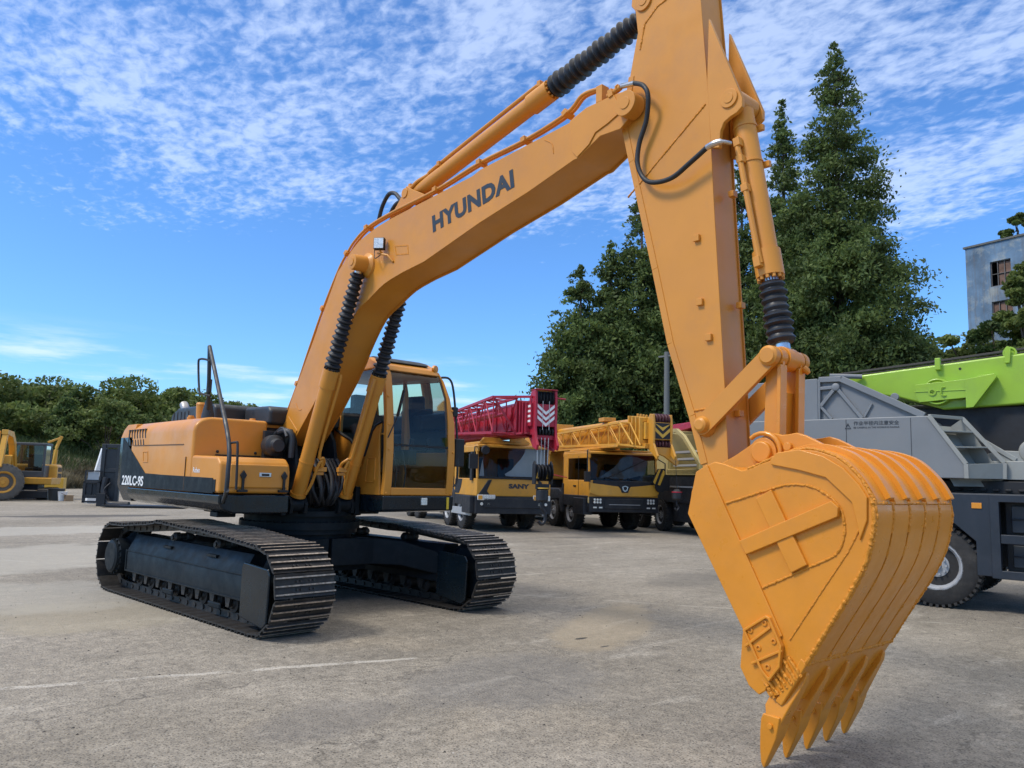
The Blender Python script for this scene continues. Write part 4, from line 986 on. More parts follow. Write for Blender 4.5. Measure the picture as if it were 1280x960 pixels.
# ---- handrail with mirror
m = MB()
top = (0.052,-1.12,2.815); lowr = [(1.16,-1.27,1.27), (1.167,-1.27,1.446), (1.061,-1.24,1.742), (0.573,-1.18,2.269)]
m.tube([(.93, -1.2, 1.15)]+[(lowr[0][0]+.06, -1.29, lowr[0][2]+.0)]+lowr+[top], .022, 10, smooth=4)
l2 = [(0.052,-1.12,2.815), (0.022,-1.08,2.314), (-0.113,-1.02,2.086)]
m.tube(l2, .022, 10, smooth=2); m.cyl(l2[1], (l2[1][0], l2[1][1], l2[1][2]+.14), .028, seg=12)
m.rev((l2[2][0], -1.02, 2.03), (0, 0, 1), [(0, .07), (.03, .07), (.2, .035)], 16)
HR = m.build('handrail', [DGREY], EX)
m = MB(); m.tube([(0.107,-1.12,2.649), (-0.061,-1.12,2.683), (-0.206,-1.12,2.697), (-0.245,-1.12,2.655), (-0.157,-1.12,2.34), (-0.078,-1.12,2.299), (0.077,-1.08,2.267)], .012, 8, smooth=3)
m.build('mirror_loop', [BLACK], HR)
m = MB(); m.tube([(1.054,-1.22,1.728), (1.187,-1.22,1.733), (1.229,-1.22,1.71), (1.255,-1.22,1.449), (1.265,-1.22,1.282)], .012, 8, smooth=3)
m.build('step_rail', [BLACK], HR)

# ---- cab
FY0, FY1 = .50, 1.47
front = [(1.165, 1.235), (1.185, 1.40), (1.19, 1.75), (1.165, 2.1), (1.12, 2.40), (1.05, 2.62), (.98, 2.72)]
def fx_at(z):
    for a, b in zip(front[:-1], front[1:]):
        if a[1] <= z <= b[1]: return a[0]+(b[0]-a[0])*(z-a[1])/(b[1]-a[1])
    return front[0][0] if z < 1.3 else front[-1][0]
CAB = thing('cab', None, None); CAB.parent = EX
for k in ('category',):
    if k in CAB: del CAB[k]
# front frame: vertical posts, sill and header; following the bowed front
m = MB(); zl = [1.235, 1.30, 1.40, 1.75, 2.1, 2.40, 2.60, 2.72]
def yin(z):   # inner edge of the opening (right post, left post)
    k = 0 if z < 2.45 else (z-2.45)/.27*.06
    return FY0+.10+k*.4, FY1-.10-k
def yout(z): 
    k = 0 if z < 2.2 else (z-2.2)/.52*.13
    return FY0+.0, FY1-k
for (ya, yb) in (('o0', 'i0'), ('i1', 'o1')):
    def g(tag_, z): return {'o0': yout(z)[0], 'i0': yin(z)[0], 'i1': yin(z)[1], 'o1': yout(z)[1]}[tag_]
    vs = []; 
    for z in zl:
        x = fx_at(z)+.0; vs += [(x, g(ya, z), z), (x, g(yb, z), z), (x-.07, g(yb, z), z), (x-.07, g(ya, z), z)]
    fs = [(0, 1, 2, 3), tuple(4*(len(zl)-1)+k for k in (3, 2, 1, 0))]
    for i in range(len(zl)-1):
        for k in range(4): fs.append((4*i+k, 4*i+(k+1) % 4, 4*i+4+(k+1) % 4, 4*i+4+k))
    m.add(vs, fs)
m.box(1.10, 1.168, FY0+.095, FY1-.095, 1.237, 1.325)
m.prism([(.985, 2.665), (1.03, 2.665), (.99, 2.73), (.80, 2.80), (.7, 2.80)], 'y', FY0+.04, FY1-.16)
m.build('front_frame', [ORANGE], CAB, bevel=.018, seg=3)
m = MB(); vs = []; zg = [1.31, 1.40, 1.55, 1.75, 1.95, 2.1, 2.25, 2.40, 2.5, 2.60, 2.68]
for z in zg: x = fx_at(z)-.018; vs += [(x, FY0+.07, z), (x, FY1-.075-(.05 if z > 2.5 else 0), z)]
m.add(vs, [(2*i, 2*i+1, 2*i+3, 2*i+2) for i in range(len(zg)-1)]); m.build('windscreen', [CABGLASS], CAB)
m = MB(); m.box(fx_at(1.8)-.03, fx_at(1.8)-.01, FY0+.08, FY1-.08, 1.79, 1.815); m.build('windscreen_bar', [BLACK], CAB)
m = MB()
wa = [(1.2,0.505,1.877), (1.2,0.62,2.127), (1.2,0.673,2.342), (1.17,0.729,2.506)]
m.tube(wa, .007, 6); m.bar(wa[1], (1.18,0.704,2.428), .03, .02); m.build('wiper', [BLACK], CAB)
m = MB()
for z in (1.26, 1.75, 2.03, 2.35): m.rev((fx_at(z)-.005, FY0+.03, z), (1, 0, 0), [(0, .016), (.012, .014), (.016, .006)], 10)
for z in (1.26, 1.75, 2.25): m.rev((fx_at(z)-.005, FY1-.035, z), (1, 0, 0), [(0, .016), (.012, .014), (.016, .006)], 10)
m.rev((.97, FY1-.20, 2.755), (1, .3, 0), [(0, .05), (.03, .045), (.035, .03)], 16)
m.build('frame_bolts', [ORANGE], CAB)
# right side panel (towards the boom), door side, rear and roof
sp = [(1.084,1.235),(1.026,1.898),(1.061,2.061),(0.947,2.028),(0.868,1.966),(0.811,1.839),(0.722,1.673),(0.671,1.655),(0.568,1.805),(0.397,1.874),(0.145,1.947),(-0.017,2.011),(-0.198,2.026)]
sp = [p for p in sp]+[(-.55, 1.80), (-.55, 1.235)]
m = MB(); m.prism(sp, 'y', .50, .53); SP_ = m.build('side_panel', [ORANGE], CAB, bevel=.008)
rl = [(0.811,1.655),(0.981,1.654),(0.987,1.402),(0.956,1.375),(0.803,1.371),(0.783,1.398)]
m = MB(); m.frame(rl, offset_poly(rl, .01), 'y', .488, .502); m.prism(offset_poly(rl, .008), 'y', .494, .502); m.build('panel_relief', [ORANGE], SP_, bevel=.005)
roof_x = [(-.55, 2.70), (-.50, 2.80), (-.2, 2.845), (.5, 2.85), (.74, 2.835), (.90, 2.76), (.98, 2.70), (.9, 2.68), (-.5, 2.66)]
m = MB(); m.prism(roof_x, 'y', FY0, FY1-.10); RF = m.build('roof', [ORANGE], CAB, bevel=.03, seg=3)
m = MB(); m.prism([(-.3, 2.84), (.70, 2.86), (.86, 2.82), (.90, 2.785), (-.3, 2.8)], 'y', FY0+.06, FY1-.22); m.build('roof_hatch', [DGREY], RF, bevel=.015)
m = MB()
for (x, y) in ((-.52, FY0+.03), (-.52, FY1-.08)): m.box(x-.03, x+.04, y-.03, y+.05, 1.235, 2.72)
m.bar((.10, FY0+.025, 1.6), (.12, FY0+.025, 2.75), .04, .05, up=(1, 0, 0)); m.bar((.2, FY1-.06, 1.3), (.2, FY1-.08, 2.75), .05, .07, up=(1, 0, 0))
m.prism([(-.55, 1.235), (1.12, 1.235), (1.15, 1.75), (-.55, 1.75)], 'y', FY1-.04, FY1)
m.box(-.58, -.54, FY0, FY1-.02, 1.235, 1.9)
m.build('cab_frame', [ORANGE], CAB, bevel=.008)
m = MB()
m.add([(-.5, .515, 1.7), (1.13, .515, 1.45), (1.12, .515, 2.3), (.97, .515, 2.70), (-.5, .515, 2.70)], [(0, 1, 2, 3, 4)]); m.build('side_window', [CABGLASS], CAB)
m = MB()
m.add([(-.5, FY1-.03, 1.75), (1.14, FY1-.03, 1.75), (1.1, FY1-.05, 2.3), (.95, FY1-.10, 2.70), (-.5, FY1-.10, 2.70)], [(0, 1, 2, 3, 4)]); m.add([(-.555, FY0+.06, 1.9), (-.555, FY1-.06, 1.9), (-.555, FY1-.12, 2.68), (-.555, FY0+.06, 2.68)], [(0, 1, 2, 3)])
m.build('door_window', [CABGLASS], CAB)
# dark seal around the lower side window
sl = [(-0.021,2.03),(0.182,1.946),(0.415,1.864),(0.691,1.627)]
m = MB(); m.tube([(p[0], .498, p[1]) for p in sl], .016, 8)
sl = [(1.077,2.059),(0.963,2.027),(0.884,1.965),(0.827,1.838),(0.739,1.673)]
m.tube([(p[0], .498, p[1]) for p in sl], .014, 8); m.build('window_seal', [BLACK], CAB)
# interior
m = MB(); m.box(-.1, .45, .72, 1.20, 1.50, 1.66); m.prism([(-.15, 1.62), (.02, 1.62), (-.10, 2.30), (-.24, 2.30)], 'y', .74, 1.18); m.box(-.25, -.12, .84, 1.08, 2.28, 2.48)
m.build('driver_seat', [BLACK], CAB, bevel=.03, seg=3)
m = MB()
m.tube([(.75, .92, 1.3), (.78, .92, 1.5), (.72, .90, 1.75)], .012, 8); m.tube([(.75, 1.05, 1.3), (.78, 1.05, 1.5), (.72, 1.03, 1.75)], .012, 8)
m.box(.1, .55, .56, .68, 1.6, 1.78); m.box(.1, .55, 1.24, 1.36, 1.6, 1.78); m.cyl((.5, .62, 1.75), (.52, .62, 1.92), .02, .03); m.cyl((.5, 1.3, 1.75), (.52, 1.3, 1.92), .02, .03)
m.box(.75, .80, .56, .70, 1.95, 2.15); m.box(-.5, 1.1, .53, 1.4, 1.24, 1.30)
m.build('levers', [DGREY], CAB, bevel=.006)
# left mirror on its arm
m = MB()
mp = [(1,1.366,2.662), (1.02,1.474,2.652), (1.05,1.52,2.496), (1.08,1.568,2.007), (1.1,1.583,1.619), (1.1,1.569,1.378), (1.1,1.472,1.367), (1.08,1.461,1.423)]
m.tube(mp, .014, 8, smooth=4); MA = m.build('mirror_arm', [DGREY], EX)
q1 = (1.07,1.528,2.25); q2 = (1.09,1.597,1.755)
m = MB(); m.box(q1[0]-.03, q1[0]+.03, q1[1]-.04, q1[1]+.04, q1[2]-.06, q1[2]+.06); m.build('mirror_joint', [BLACK], MA, bevel=.015); m = MB(); m.box(q2[0]-.03, q2[0]+.02, q2[1]-.06, q2[1]+.08, q2[2]-.17, q2[2]+.17)
m.build('mirror', [BLACK], MA, bevel=.015)

# ================================================================ truck cranes
YEL = mat('crane_yellow_paint', (0.58, 0.27, 0.028), .42, noise=.08, nscale=2, dirt=(.3, .18, .06), dscale=3, damt=.5)
YEL2 = mat('crane_bright_yellow', (0.66, 0.33, 0.036), .40, noise=.08, nscale=2, dirt=(.3, .2, .08), dscale=3, damt=.4)
OLIVE = mat('faded_olive_yellow', (0.40, 0.32, 0.12), .5, noise=.1, dirt=(.25, .2, .1), dscale=2, damt=.6)
CRED = mat('crane_red_paint', (0.36, 0.012, 0.03), .42, noise=.1, nscale=3, dirt=(.2, .04, .05), dscale=4, damt=.4)
CHASS = mat('truck_black', (0.010, 0.011, 0.014), .5, noise=.15, dirt=(.05, .045, .04), dscale=3, damt=.5)
TYRE = mat('tyre_rubber', (0.022, 0.021, 0.02), .8, noise=.2, nscale=6, dirt=(.09, .08, .065), dscale=4, damt=.5, bump=.3, bscale=40)
RIM = mat('rim_grey_paint', (0.32, 0.33, 0.34), .45, noise=.1, dirt=(.12, .1, .08), dscale=9, damt=.7)
ROPE = mat('wire_rope', (0.18, 0.17, 0.16), .5, metal=.6)
SLAT = mat('galvanised_steel', (0.42, 0.43, 0.43), .5, metal=.4)
HAZY = mat('yellow_hazard', (.62, .36, .04), .45)
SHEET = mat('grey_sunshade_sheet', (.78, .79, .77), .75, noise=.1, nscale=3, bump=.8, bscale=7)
def wheel(parent, x, y, r, w, side, name='wheel', rim=True, lug=36, rimmat=None):
    m = MB(); c = (x, y, r)
    m.rev((x, y-w/2, r), (0, 1, 0), [(0, r*.58), (.0, r*.80), (w*.08, r*.93), (w*.2, r*.985), (w*.8, r*.985), (w*.92, r*.93), (w, r*.80), (w, r*.58)], 40, caps=False)
    m.cyl((x, y-w*.3, r), (x, y+w*.3, r), r*.58, seg=32)
    for k in range(lug):
        a = 2*math.pi*k/lug; cc = Vector((math.cos(a), 0, math.sin(a)))
        for q in (-1, 1): m.bar(Vector(c)+cc*(r*.985)+Vector((0, q*w*.12, 0)), Vector(c)+cc*(r*.96)+Vector((0, q*w*.49, 0)), .035, .035, up=cc)
    o = m.build(name, [TYRE], parent)
    if rim:
        m = MB()
        m.rev((x, y+side*w*.5, r), (0, -side, 0), [(0, r*.60), (0, r*.55), (.03, r*.50), (.10, r*.47), (.12, r*.30), (.06, r*.28), (.05, r*.12), (.02, r*.1), (.02, .004)], 32, caps=False)
        for k in range(10):
            a = 2*math.pi*k/10; m.cyl((x+r*.22*math.cos(a), y+side*(w*.5-.055), r+r*.22*math.sin(a)), (x+r*.22*math.cos(a), y+side*(w*.5-.02), r+r*.22*math.sin(a)), r*.03, seg=6)
        m.build('rim', [rimmat or RIM], o)
    return o
def lattice(mb, A, B, n, r, rb=None, mi=0):
    A = [Vector(a) for a in A]; B = [Vector(b) for b in B]; rb = rb or r*.6
    for a, b in zip(A, B): mb.bar(a, b, r*2, r*2, mi=mi)
    k = len(A)
    for i in range(n+1):
        t = i/n; P = [a.lerp(b, t) for a, b in zip(A, B)]
        for j in range(k): mb.tube([P[j], P[(j+1) % k]], rb, 6, mi)
        if i < n:
            Q = [a.lerp(b, (i+1)/n) for a, b in zip(A, B)]
            for j in range(k):
                mb.tube([P[j], Q[(j+1) % k]] if (i+j) % 2 else [P[(j+1) % k], Q[j]], rb, 6, mi)
def chevron(mb, x, y0, y1, z0, z1, n, th=.004, mi=1, fill=.5):
    h = (z1-z0)/n; yc = (y0+y1)/2; dz = (y1-y0)*.42
    for k in range(n):
        za = z0+h*k; zb = za+h*fill
        for (ya, yb) in ((y0, yc), (y1, yc)):
            pts = [(ya, za+dz), (yb, za), (yb, zb), (ya, zb+dz)]
            pts = [(a, min(b, z1+.0)) for a, b in pts]
            if pts[0][1] < z1-.001: mb.prism(pts, 'x', x, x+th, mi)

def telescopic(parent, x0, x1, y0, y1, z0, z1, mt, secs=4):
    w = (y1-y0); h = (z1-z0)
    for k in range(secs):
        i = k*.028; xa = x0 if k == 0 else x1-.55-.02+.14*(k-1)-.1; xb = x1-.55+.14*k
        m = MB(); c = .12*w
        pr = [(y0+i, z0+i+h*.25), (y0+i+c, z0+i+.03), ((y0+y1)/2, z0+i), (y1-i-c, z0+i+.03), (y1-i, z0+i+h*.25), (y1-i, z1-i-.04), (y1-i-.04, z1-i), (y0+i+.04, z1-i), (y0+i, z1-i-.04)]
        m.prism(pr, 'x', x0 if k == 0 else xa-1.0, xb)
        m.prism(offset_poly(pr, -.03), 'x', xb-.07, xb)
        m.build('boom_section', [mt], parent, bevel=.01)

def crane_common(T, paint, half=1.1):
    m = MB(); m.box(-9.2, .9, -.45, .45, .55, .95); m.box(-9.2, -.9, -half, half, 1.0, 1.22)
    for x in (-2.3, -5.2): m.box(x-.08, x+.08, -half, half, .35, 1.0)
    m.build('chassis', [CHASS], T, bevel=.02)
    for x in (0.0, -1.5, -5.6, -6.9):
        for s in (-1, 1): wheel(T, x, s*(half-.17), .52, .30, s)
    for s in (-1, 1):
        m = MB(); m.prism([(-3.2, .98), (-3.2, .5), (-2.3, .5), (-2.15, .85), (-.9, .9), (-.75, .5), (-.62, .5), (-.6, 1.08), (-.9, 1.2), (-3.0, 1.2)], 'y', s*(half-.34), s*(half+.01)); m.build('mudguard', [CHASS], T, bevel=.02)
        m = MB(); m.box(.62, 1.4, s*half-s*.0-.15 if s < 0 else half-.15, s*half+.15 if s < 0 else half, .50, .98); m.build('step_box', [CHASS], T, bevel=.02)
    m = MB(); m.cyl((-4.2, 0, 1.2), (-4.2, 0, 1.5), .75, seg=32); m.build('turntable', [CHASS], T)
    m = MB(); m.box(-6.6, -3.1, -.9, .9, 1.5, 2.5); m.prism([(-7.6, 1.4), (-6.5, 1.4), (-6.5, 2.6), (-7.4, 2.4)], 'y', -1.1, 1.1); m.build('superstructure', [paint], T, bevel=.05)
    m = MB(); m.box(-4.6, -3.0, .35, 1.15, 1.5, 2.75); m.build('operator_cab', [paint], T, bevel=.06)
    m = MB(); m.box(-2.98, -2.97, .42, 1.08, 1.9, 2.65); m.build('operator_cab_glass', [TRUCKGLASS], T)

def flat_cab(T, paint, x0, x1, half, zb, zt, zw, lean=.10):
    """Wide flat crane-carrier cab: shell with real openings"""
    m = MB()
    m.prism([(x0, zb), (x1, zb), (x1+.02, zb+.2), (x1, zw), (x0, zw)], 'y', -half, half)          # lower body
    xt = x1-lean
    m.prism([(x0, zt-.09), (xt+.03, zt-.09), (xt+.02, zt-.02), (xt-.06, zt), (x0, zt+.01)], 'y', -half+.02, half-.02)   # roof
    for s in (-1, 1):
        yo, yi = s*half, s*(half-.06)
        m.add([(x1-.09, yo, zw), (x1, yo, zw), (xt, yo, zt-.05), (xt-.08, yo, zt-.05), (x1-.09, yi, zw), (x1, yi, zw), (xt, yi, zt-.05), (xt-.08, yi, zt-.05)], [(3, 2, 1, 0), (4, 5, 6, 7), (0, 1, 5, 4), (1, 2, 6, 5), (2, 3, 7, 6), (3, 0, 4, 7)])
        m.box(x0, x0+.42, min(yo, yi), max(yo, yi), zw-.02, zt-.05)
        m.box(x0+.42, x1, min(yo, yi), max(yo, yi), zt-.22, zt-.05)
    m.box(x0, x0+.06, -half+.05, half-.05, zw-.02, zt-.05)
    cab = m.build('driver_cab', [paint], T, bevel=.02, seg=2)
    m = MB(); m.add([(x1-.01, -half+.05, zw), (x1-.01, half-.05, zw), (xt-.01, half-.07, zt-.08), (xt-.01, -half+.07, zt-.08)], [(0, 1, 2, 3)])
    m.build('windscreen', [TRUCKGLASS], cab)
    for s in (-1, 1): m = MB(); m.add([(x0+.40, s*(half-.02), zw), (x1-.08, s*(half-.02), zw), (xt-.07, s*(half-.02), zt-.18), (x0+.40, s*(half-.02), zt-.18)], [(0, 1, 2, 3)]); m.build('side_window', [TRUCKGLASS], cab)
    m = MB()
    for yy in (-.55, .45): m.box(x0+.25, x0+.75, yy-.25, yy+.25, zb+.3, zw+.05); m.box(x0+.15, x0+.30, yy-.24, yy+.24, zw, zt-.35)
    m.box(x1-.35, x1-.1, -half+.1, half-.1, zw-.12, zw+.02); m.rev((x1-.45, .55, zw+.08), (-.6, 0, .7), [(0, .2), (.02, .22), (.03, .2)], 20)
    m.build('cab_seats', [BLACK], cab, bevel=.03)
    return cab

# ---------------- yellow truck crane with the red lattice boom (SANY)
TS = thing('truck_crane', 'yellow truck crane with red lattice jib, red boom head and SANY on its front', 'truck crane', (-9.08, 11.07, 0), R(-22))
crane_common(TS, YEL)
cab = flat_cab(TS, YEL, -.75, 1.5, 1.10, .98, 2.42, 1.46)
m = MB(); m.box(1.35, 1.53, -1.12, 1.12, .50, .98); m.box(1.50, 1.56, -.9, .9, .66, .93); m.box(-1.0, 1.45, -1.10, -.85, .70, .98); m.box(-1.0, 1.45, .85, 1.10, .70, .98)
m.prism([(-1.1, .98), (-.95, 1.3), (-.8, 1.05), (-.7, .98)], 'y', -1.12, -.8)
m.prism([(-1.12, .95), (-.98, 1.12), (-.78, 1.42), (-.66, 1.44), (-.80, 1.12), (-.66, .95)], 'x', 1.502, 1.53); m.prism([(1.12, .95), (.98, 1.12), (.80, 1.42), (.70, 1.44), (.80, 1.12), (.66, .95)], 'x', 1.502, 1.53)
m.build('bumper', [CHASS], TS, bevel=.03)
m = MB(); m.box(-.9, 1.0, -1.12, -1.06, .42, .62); m.box(-.9, 1.0, 1.06, 1.12, .42, .62); m.build('step', [SLAT], TS, bevel=.01)
for s in (-1, 1):
    m = MB(); m.box(1.53, 1.56, s*.82-.26, s*.82+.26, .87, 1.02); h = m.build('headlight', [CHROME], TS, bevel=.03)
    m = MB(); m.box(1.558, 1.57, s*.82-.24, s*.82-.12, .89, 1.0); m.build('amber_lens', [mat('amber_lens', (.75, .35, .05), .2)], h)
m = MB(); 
for yy in (-.95, -.75, .75, .95): m.rev((1.54, yy, .77), (1, 0, 0), [(0, .045), (.02, .04)], 14)
m.build('fog_lamps', [CHROME], TS)
text_mesh('front_lettering', 'SANY', .62, .135, (1.512, -.17, 1.20), (0, 1, 0), (0, 0, 1), TXT, cab, thick=.012, bold=.055, label='black SANY lettering on the cab front')
m = MB(); m.box(1.49, 1.515, -1.05, 1.05, 1.462, 1.51); m.bar((1.51, .05, 1.52), (1.52, .75, 1.44), .03, .03); m.bar((1.51, -.3, 1.53), (1.5, .9, 1.53), .015, .015); m.build('wipers', [BLACK], cab)
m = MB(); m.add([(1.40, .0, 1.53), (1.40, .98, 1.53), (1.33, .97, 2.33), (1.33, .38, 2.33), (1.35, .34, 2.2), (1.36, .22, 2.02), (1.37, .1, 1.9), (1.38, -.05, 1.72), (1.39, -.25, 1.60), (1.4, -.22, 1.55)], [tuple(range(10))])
m.build('sunshade_or_reflection', [SHEET], cab)
m = MB(); m.add([(1.40, -1.0, 1.53), (1.40, -.86, 1.53), (1.35, -.87, 1.8), (1.34, -.90, 2.0)], [(0, 1, 2, 3)]); m.build('paper_notice', [WHITE], cab)
m = MB(); m.tube([(1.45, -1.1, 2.33), (1.62, -1.22, 2.32), (1.66, -1.25, 2.0)], .018, 8); m.box(1.60, 1.70, -1.38, -1.14, 1.72, 2.12); m.rev((1.66, -.93, 2.24), (1, 0, 0), [(0, .13), (.06, .11)], 16)
m.box(1.02, 1.2, -1.16, -1.10, 1.4, 2.2)
m.build('mirrors', [BLACK], TS, bevel=.03)
m = MB(); m.prism([(-.62, 1.02), (-.2, 1.02), (.0, 1.2), (.12, 1.44), (-.62, 1.44)], 'y', -1.108, -1.095); m.build('door_window_lower', [BLACK], cab, bevel=.01)
# boom rest and yellow hardware on the roof
m = MB(); m.box(-.2, 1.2, -.95, .55, 2.44, 2.50); m.prism([(-.9, 2.5), (-.8, 2.62), (-.35, 2.62), (-.2, 2.5)], 'x', 1.0, 1.15); m.prism([(.0, 2.5), (.0, 2.65), (.35, 2.66), (.6, 2.5)], 'x', 1.0, 1.15); m.prism([(-.55, 2.5), (-.45, 2.58), (.1, 2.56), (.1, 2.5)], 'x', .7, .8)
m.build('boom_rest', [YEL2], TS, bevel=.01)
RB = thing('boom_group', None, None); bpy.data.objects.remove(RB)
m = MB(); m.prism([(-.38, 2.66), (-.2, 2.62), (.1, 2.60), (.35, 2.66), (.38, 2.9), (.38, 3.45), (.32, 3.52), (-.32, 3.52), (-.38, 3.45)], 'x', -7.0, 2.6)
RBm = m.build('main_boom', [CRED], TS, bevel=.02)
m = MB()
for k, x in enumerate((2.62, 2.76, 2.9, 3.04)):
    i = .03*k; m.frame([(-.42+i, 2.6+i), (.42-i, 2.6+i), (.42-i, 3.56-i), (-.42+i, 3.56-i)], [(-.32+i, 2.7+i), (.32-i, 2.7+i), (.32-i, 3.47-i), (-.32+i, 3.47-i)], 'x', x, x+.07)
    m.box(x+.07, x+.14, -.31+i, .31-i, 2.72+i, 3.45-i)
m.build('boom_collars', [CRED], RBm, bevel=.01)
# boom head with sheaves and warning chevrons
m = MB()
for yy in (-.16, .40):
    m.prism([(2.9, 2.62), (3.0, 3.6), (3.15, 3.78), (3.42, 3.80), (3.46, 3.5), (3.44, 2.8), (3.50, 2.55), (3.62, 2.35), (3.56, 2.22), (3.3, 2.3), (3.1, 2.5)], 'y', yy-.03, yy+.03)
m.box(3.0, 3.42, -.14, .38, 2.84, 3.42); m.box(3.1, 3.38, -.14, .38, 2.5, 2.62); m.box(2.9, 3.3, -.26, -.19, 2.85, 3.45); m.box(3.12, 3.45, -.2, .44, 3.79, 3.815); m.tube([(3.25, .4, 3.62), (3.25, .75, 3.60)], .025, 8)
m.prism([(-.35, 2.62), (-.05, 2.62), (.05, 2.35), (.45, 2.2), (.52, 2.35), (.45, 2.62)], 'x', 3.15, 3.25)
HDm = m.build('boom_head', [CRED], TS, bevel=.01)
m = MB(); chevron(m, 3.421, -.12, .36, 2.84, 3.44, 4, mi=0, fill=.55)
for k in range(4): m.box(3.02, 3.28, -.264, -.26, 2.95+.13*k, 3.01+.13*k)
m.build('warning_chevrons', [WHITE], HDm)
m = MB()
for yy in (-.06, .03, .12, .21, .30): m.rev((3.24, yy, 3.58), (0, 1, 0), [(0, .19), (.02, .16), (.045, .19)], 28)
for yy in (-.06, .03, .12, .21, .30): m.rev((3.30, yy, 2.70), (0, 1, 0), [(0, .13), (.02, .11), (.045, .13)], 24)
m.build('sheaves', [BLACK], HDm)
m = MB()
for yy in (-.11, .0, .10, .20): m.tube([(3.44, yy, 2.55), (3.44, yy*.9, 1.75)], .011, 6)
for yy in (.02, .2): m.tube([(3.45, yy, 3.5), (3.45, yy, 2.75)], .008, 6)
m.build('hoist_ropes', [SLAT], HDm)
m = MB(); lattice(m, [(2.75, -1.10, 3.60), (2.75, -.45, 3.62), (2.75, -.45, 2.66), (2.75, -1.10, 2.66)], [(-4.5, -.85, 3.46), (-4.5, -.50, 3.46), (-4.5, -.50, 2.95), (-4.5, -.85, 2.95)], 9, .035, .02)
m.bar((2.75, -1.1, 3.60), (3.2, -.2, 3.62), .06, .06); m.bar((2.75, -.45, 2.66), (3.1, -.15, 2.7), .05, .05)
m.bar((2.75, -1.10, 3.60), (2.75, -.45, 2.66), .05, .05)
m.build('lattice_jib', [CRED], TS)
m = MB()
for y0 in (-.9, -.65): m.tube([(2.4, y0, 3.2), (-3, y0, 3.15)], .05, 8)
m.box(-3, 2.3, -.44, -.38, 2.75, 3.4); m.build('jib_struts', [CRED], TS)
# hook block hanging in front
m = MB()
for yy in (-.16, .30): m.prism([(3.30, 1.35), (3.30, 1.85), (3.40, 1.95), (3.50, 1.85), (3.52, 1.5), (3.48, 1.35)], 'y', yy-.02, yy+.02)
m.box(3.34, 3.46, -.1, .24, 1.22, 1.36); m.rev((3.40, .07, .92), (0, 0, 1), [(0, .14), (.03, .16), (.28, .16), (.32, .12)], 24)
m.tube([(3.40, .07, .92), (3.40, .07, .75), (3.40, .16, .62), (3.40, .16, .42), (3.40, .06, .34), (3.40, -.02, .42)], .045, 10, smooth=4)
for k in range(5): m.rev((3.40, -.12+.09*k, 1.65), (0, 1, 0), [(0, .22), (.02, .17), (.05, .22)], 28)
HK = m.build('hook_block', [CHASS], TS, bevel=.008)
m = MB(); m.prism([(-.15, 1.50), (-.12, 1.66), (-.05, 1.66), (-.08, 1.50)], 'x', 3.525, 3.53); m.prism([(.1, 1.50), (.13, 1.66), (.20, 1.66), (.17, 1.50)], 'x', 3.525, 3.53); m.rev((3.40, .07, 1.24), (0, 0, 1), [(0, .165), (.03, .165)], 24); m.build('hazard_marks', [HAZY], HK)
m = MB(); m.tube([(3.4, .3, 1.62), (2.4, 1.2, 1.55)], .012, 6); m.build('red_strap', [mat('red_strap', (.6, .02, .06), .5)], TS)

# ---------------- yellow truck crane with the yellow lattice jib
TM = thing('truck_crane', 'all-yellow truck crane with dark windscreen, yellow lattice jib and black grille', 'truck crane', (-7.74, 14.28, 0), R(-24))
crane_common(TM, YEL)
cab = flat_cab(TM, YEL, -.55, 1.5, 1.12, 1.0, 2.36, 1.50)
m = MB(); m.box(1.35, 1.53, -1.12, 1.12, .58, 1.03); m.box(1.51, 1.56, -.62, .62, .68, .98)
m.box(1.50, 1.54, -1.0, 1.0, 1.28, 1.50); m.box(-.5, 1.45, -1.14, -1.0, .72, 1.05); m.box(-.5, 1.45, 1.0, 1.12, .62, 1.0)
m.prism([(-.65, .5), (-.62, 1.0), (-.5, 1.38), (-.42, 1.38), (-.40, .5)], 'y', -1.16, -.8)
m.build('bumper', [CHASS], TM, bevel=.03)
m = MB(); m.prism([(-1.10, 1.42), (-.2, 1.33), (-.08, 1.20), (.08, 1.20), (.2, 1.33), (1.10, 1.42), (1.12, 1.14), (.95, 1.06), (-.85, 1.06), (-1.12, 1.14)], 'x', 1.542, 1.56)
m.build('front_panel', [YEL2], cab, bevel=.006)
m = MB(); m.prism([(-.2, 1.40), (-.1, 1.16), (.1, 1.16), (.2, 1.40)], 'x', 1.562, 1.575); bd = m.build('badge_backing', [CHASS], cab, bevel=.004)
m = MB(); m.frame([(-.10+.0, 1.33), (-.07, 1.22), (0, 1.18), (.07, 1.22), (.10, 1.33), (0, 1.36)], [(-.06, 1.32), (-.045, 1.25), (0, 1.22), (.045, 1.25), (.06, 1.32), (0, 1.335)], 'x', 1.576, 1.588); m.build('round_badge', [STEEL], bd)
m = MB(); m.box(1.555, 1.57, -.5, .5, .80, .815); m.build('grille_trim', [SLAT], TM)
for s in (-1, 1):
    m = MB(); m.box(1.53, 1.55, s*.86-.16, s*.86+.16, .82, .99); h = m.build('headlight', [BLACK], TM, bevel=.02)
    for a in (-.09, .0, .09):
        for b in (.865, .945): m = MB(); m.rev((1.55, s*.86+a, b), (1, 0, 0), [(0, .036), (.01, .03)], 12); m.build('headlight_lens', [CHROME], h)
    for a in (-.08, .1): m = MB(); m.box(1.53, 1.56, s*.86+a-.05, s*.86+a+.05, .70, .74); m.build('fog_lamp', [CHROME], h)
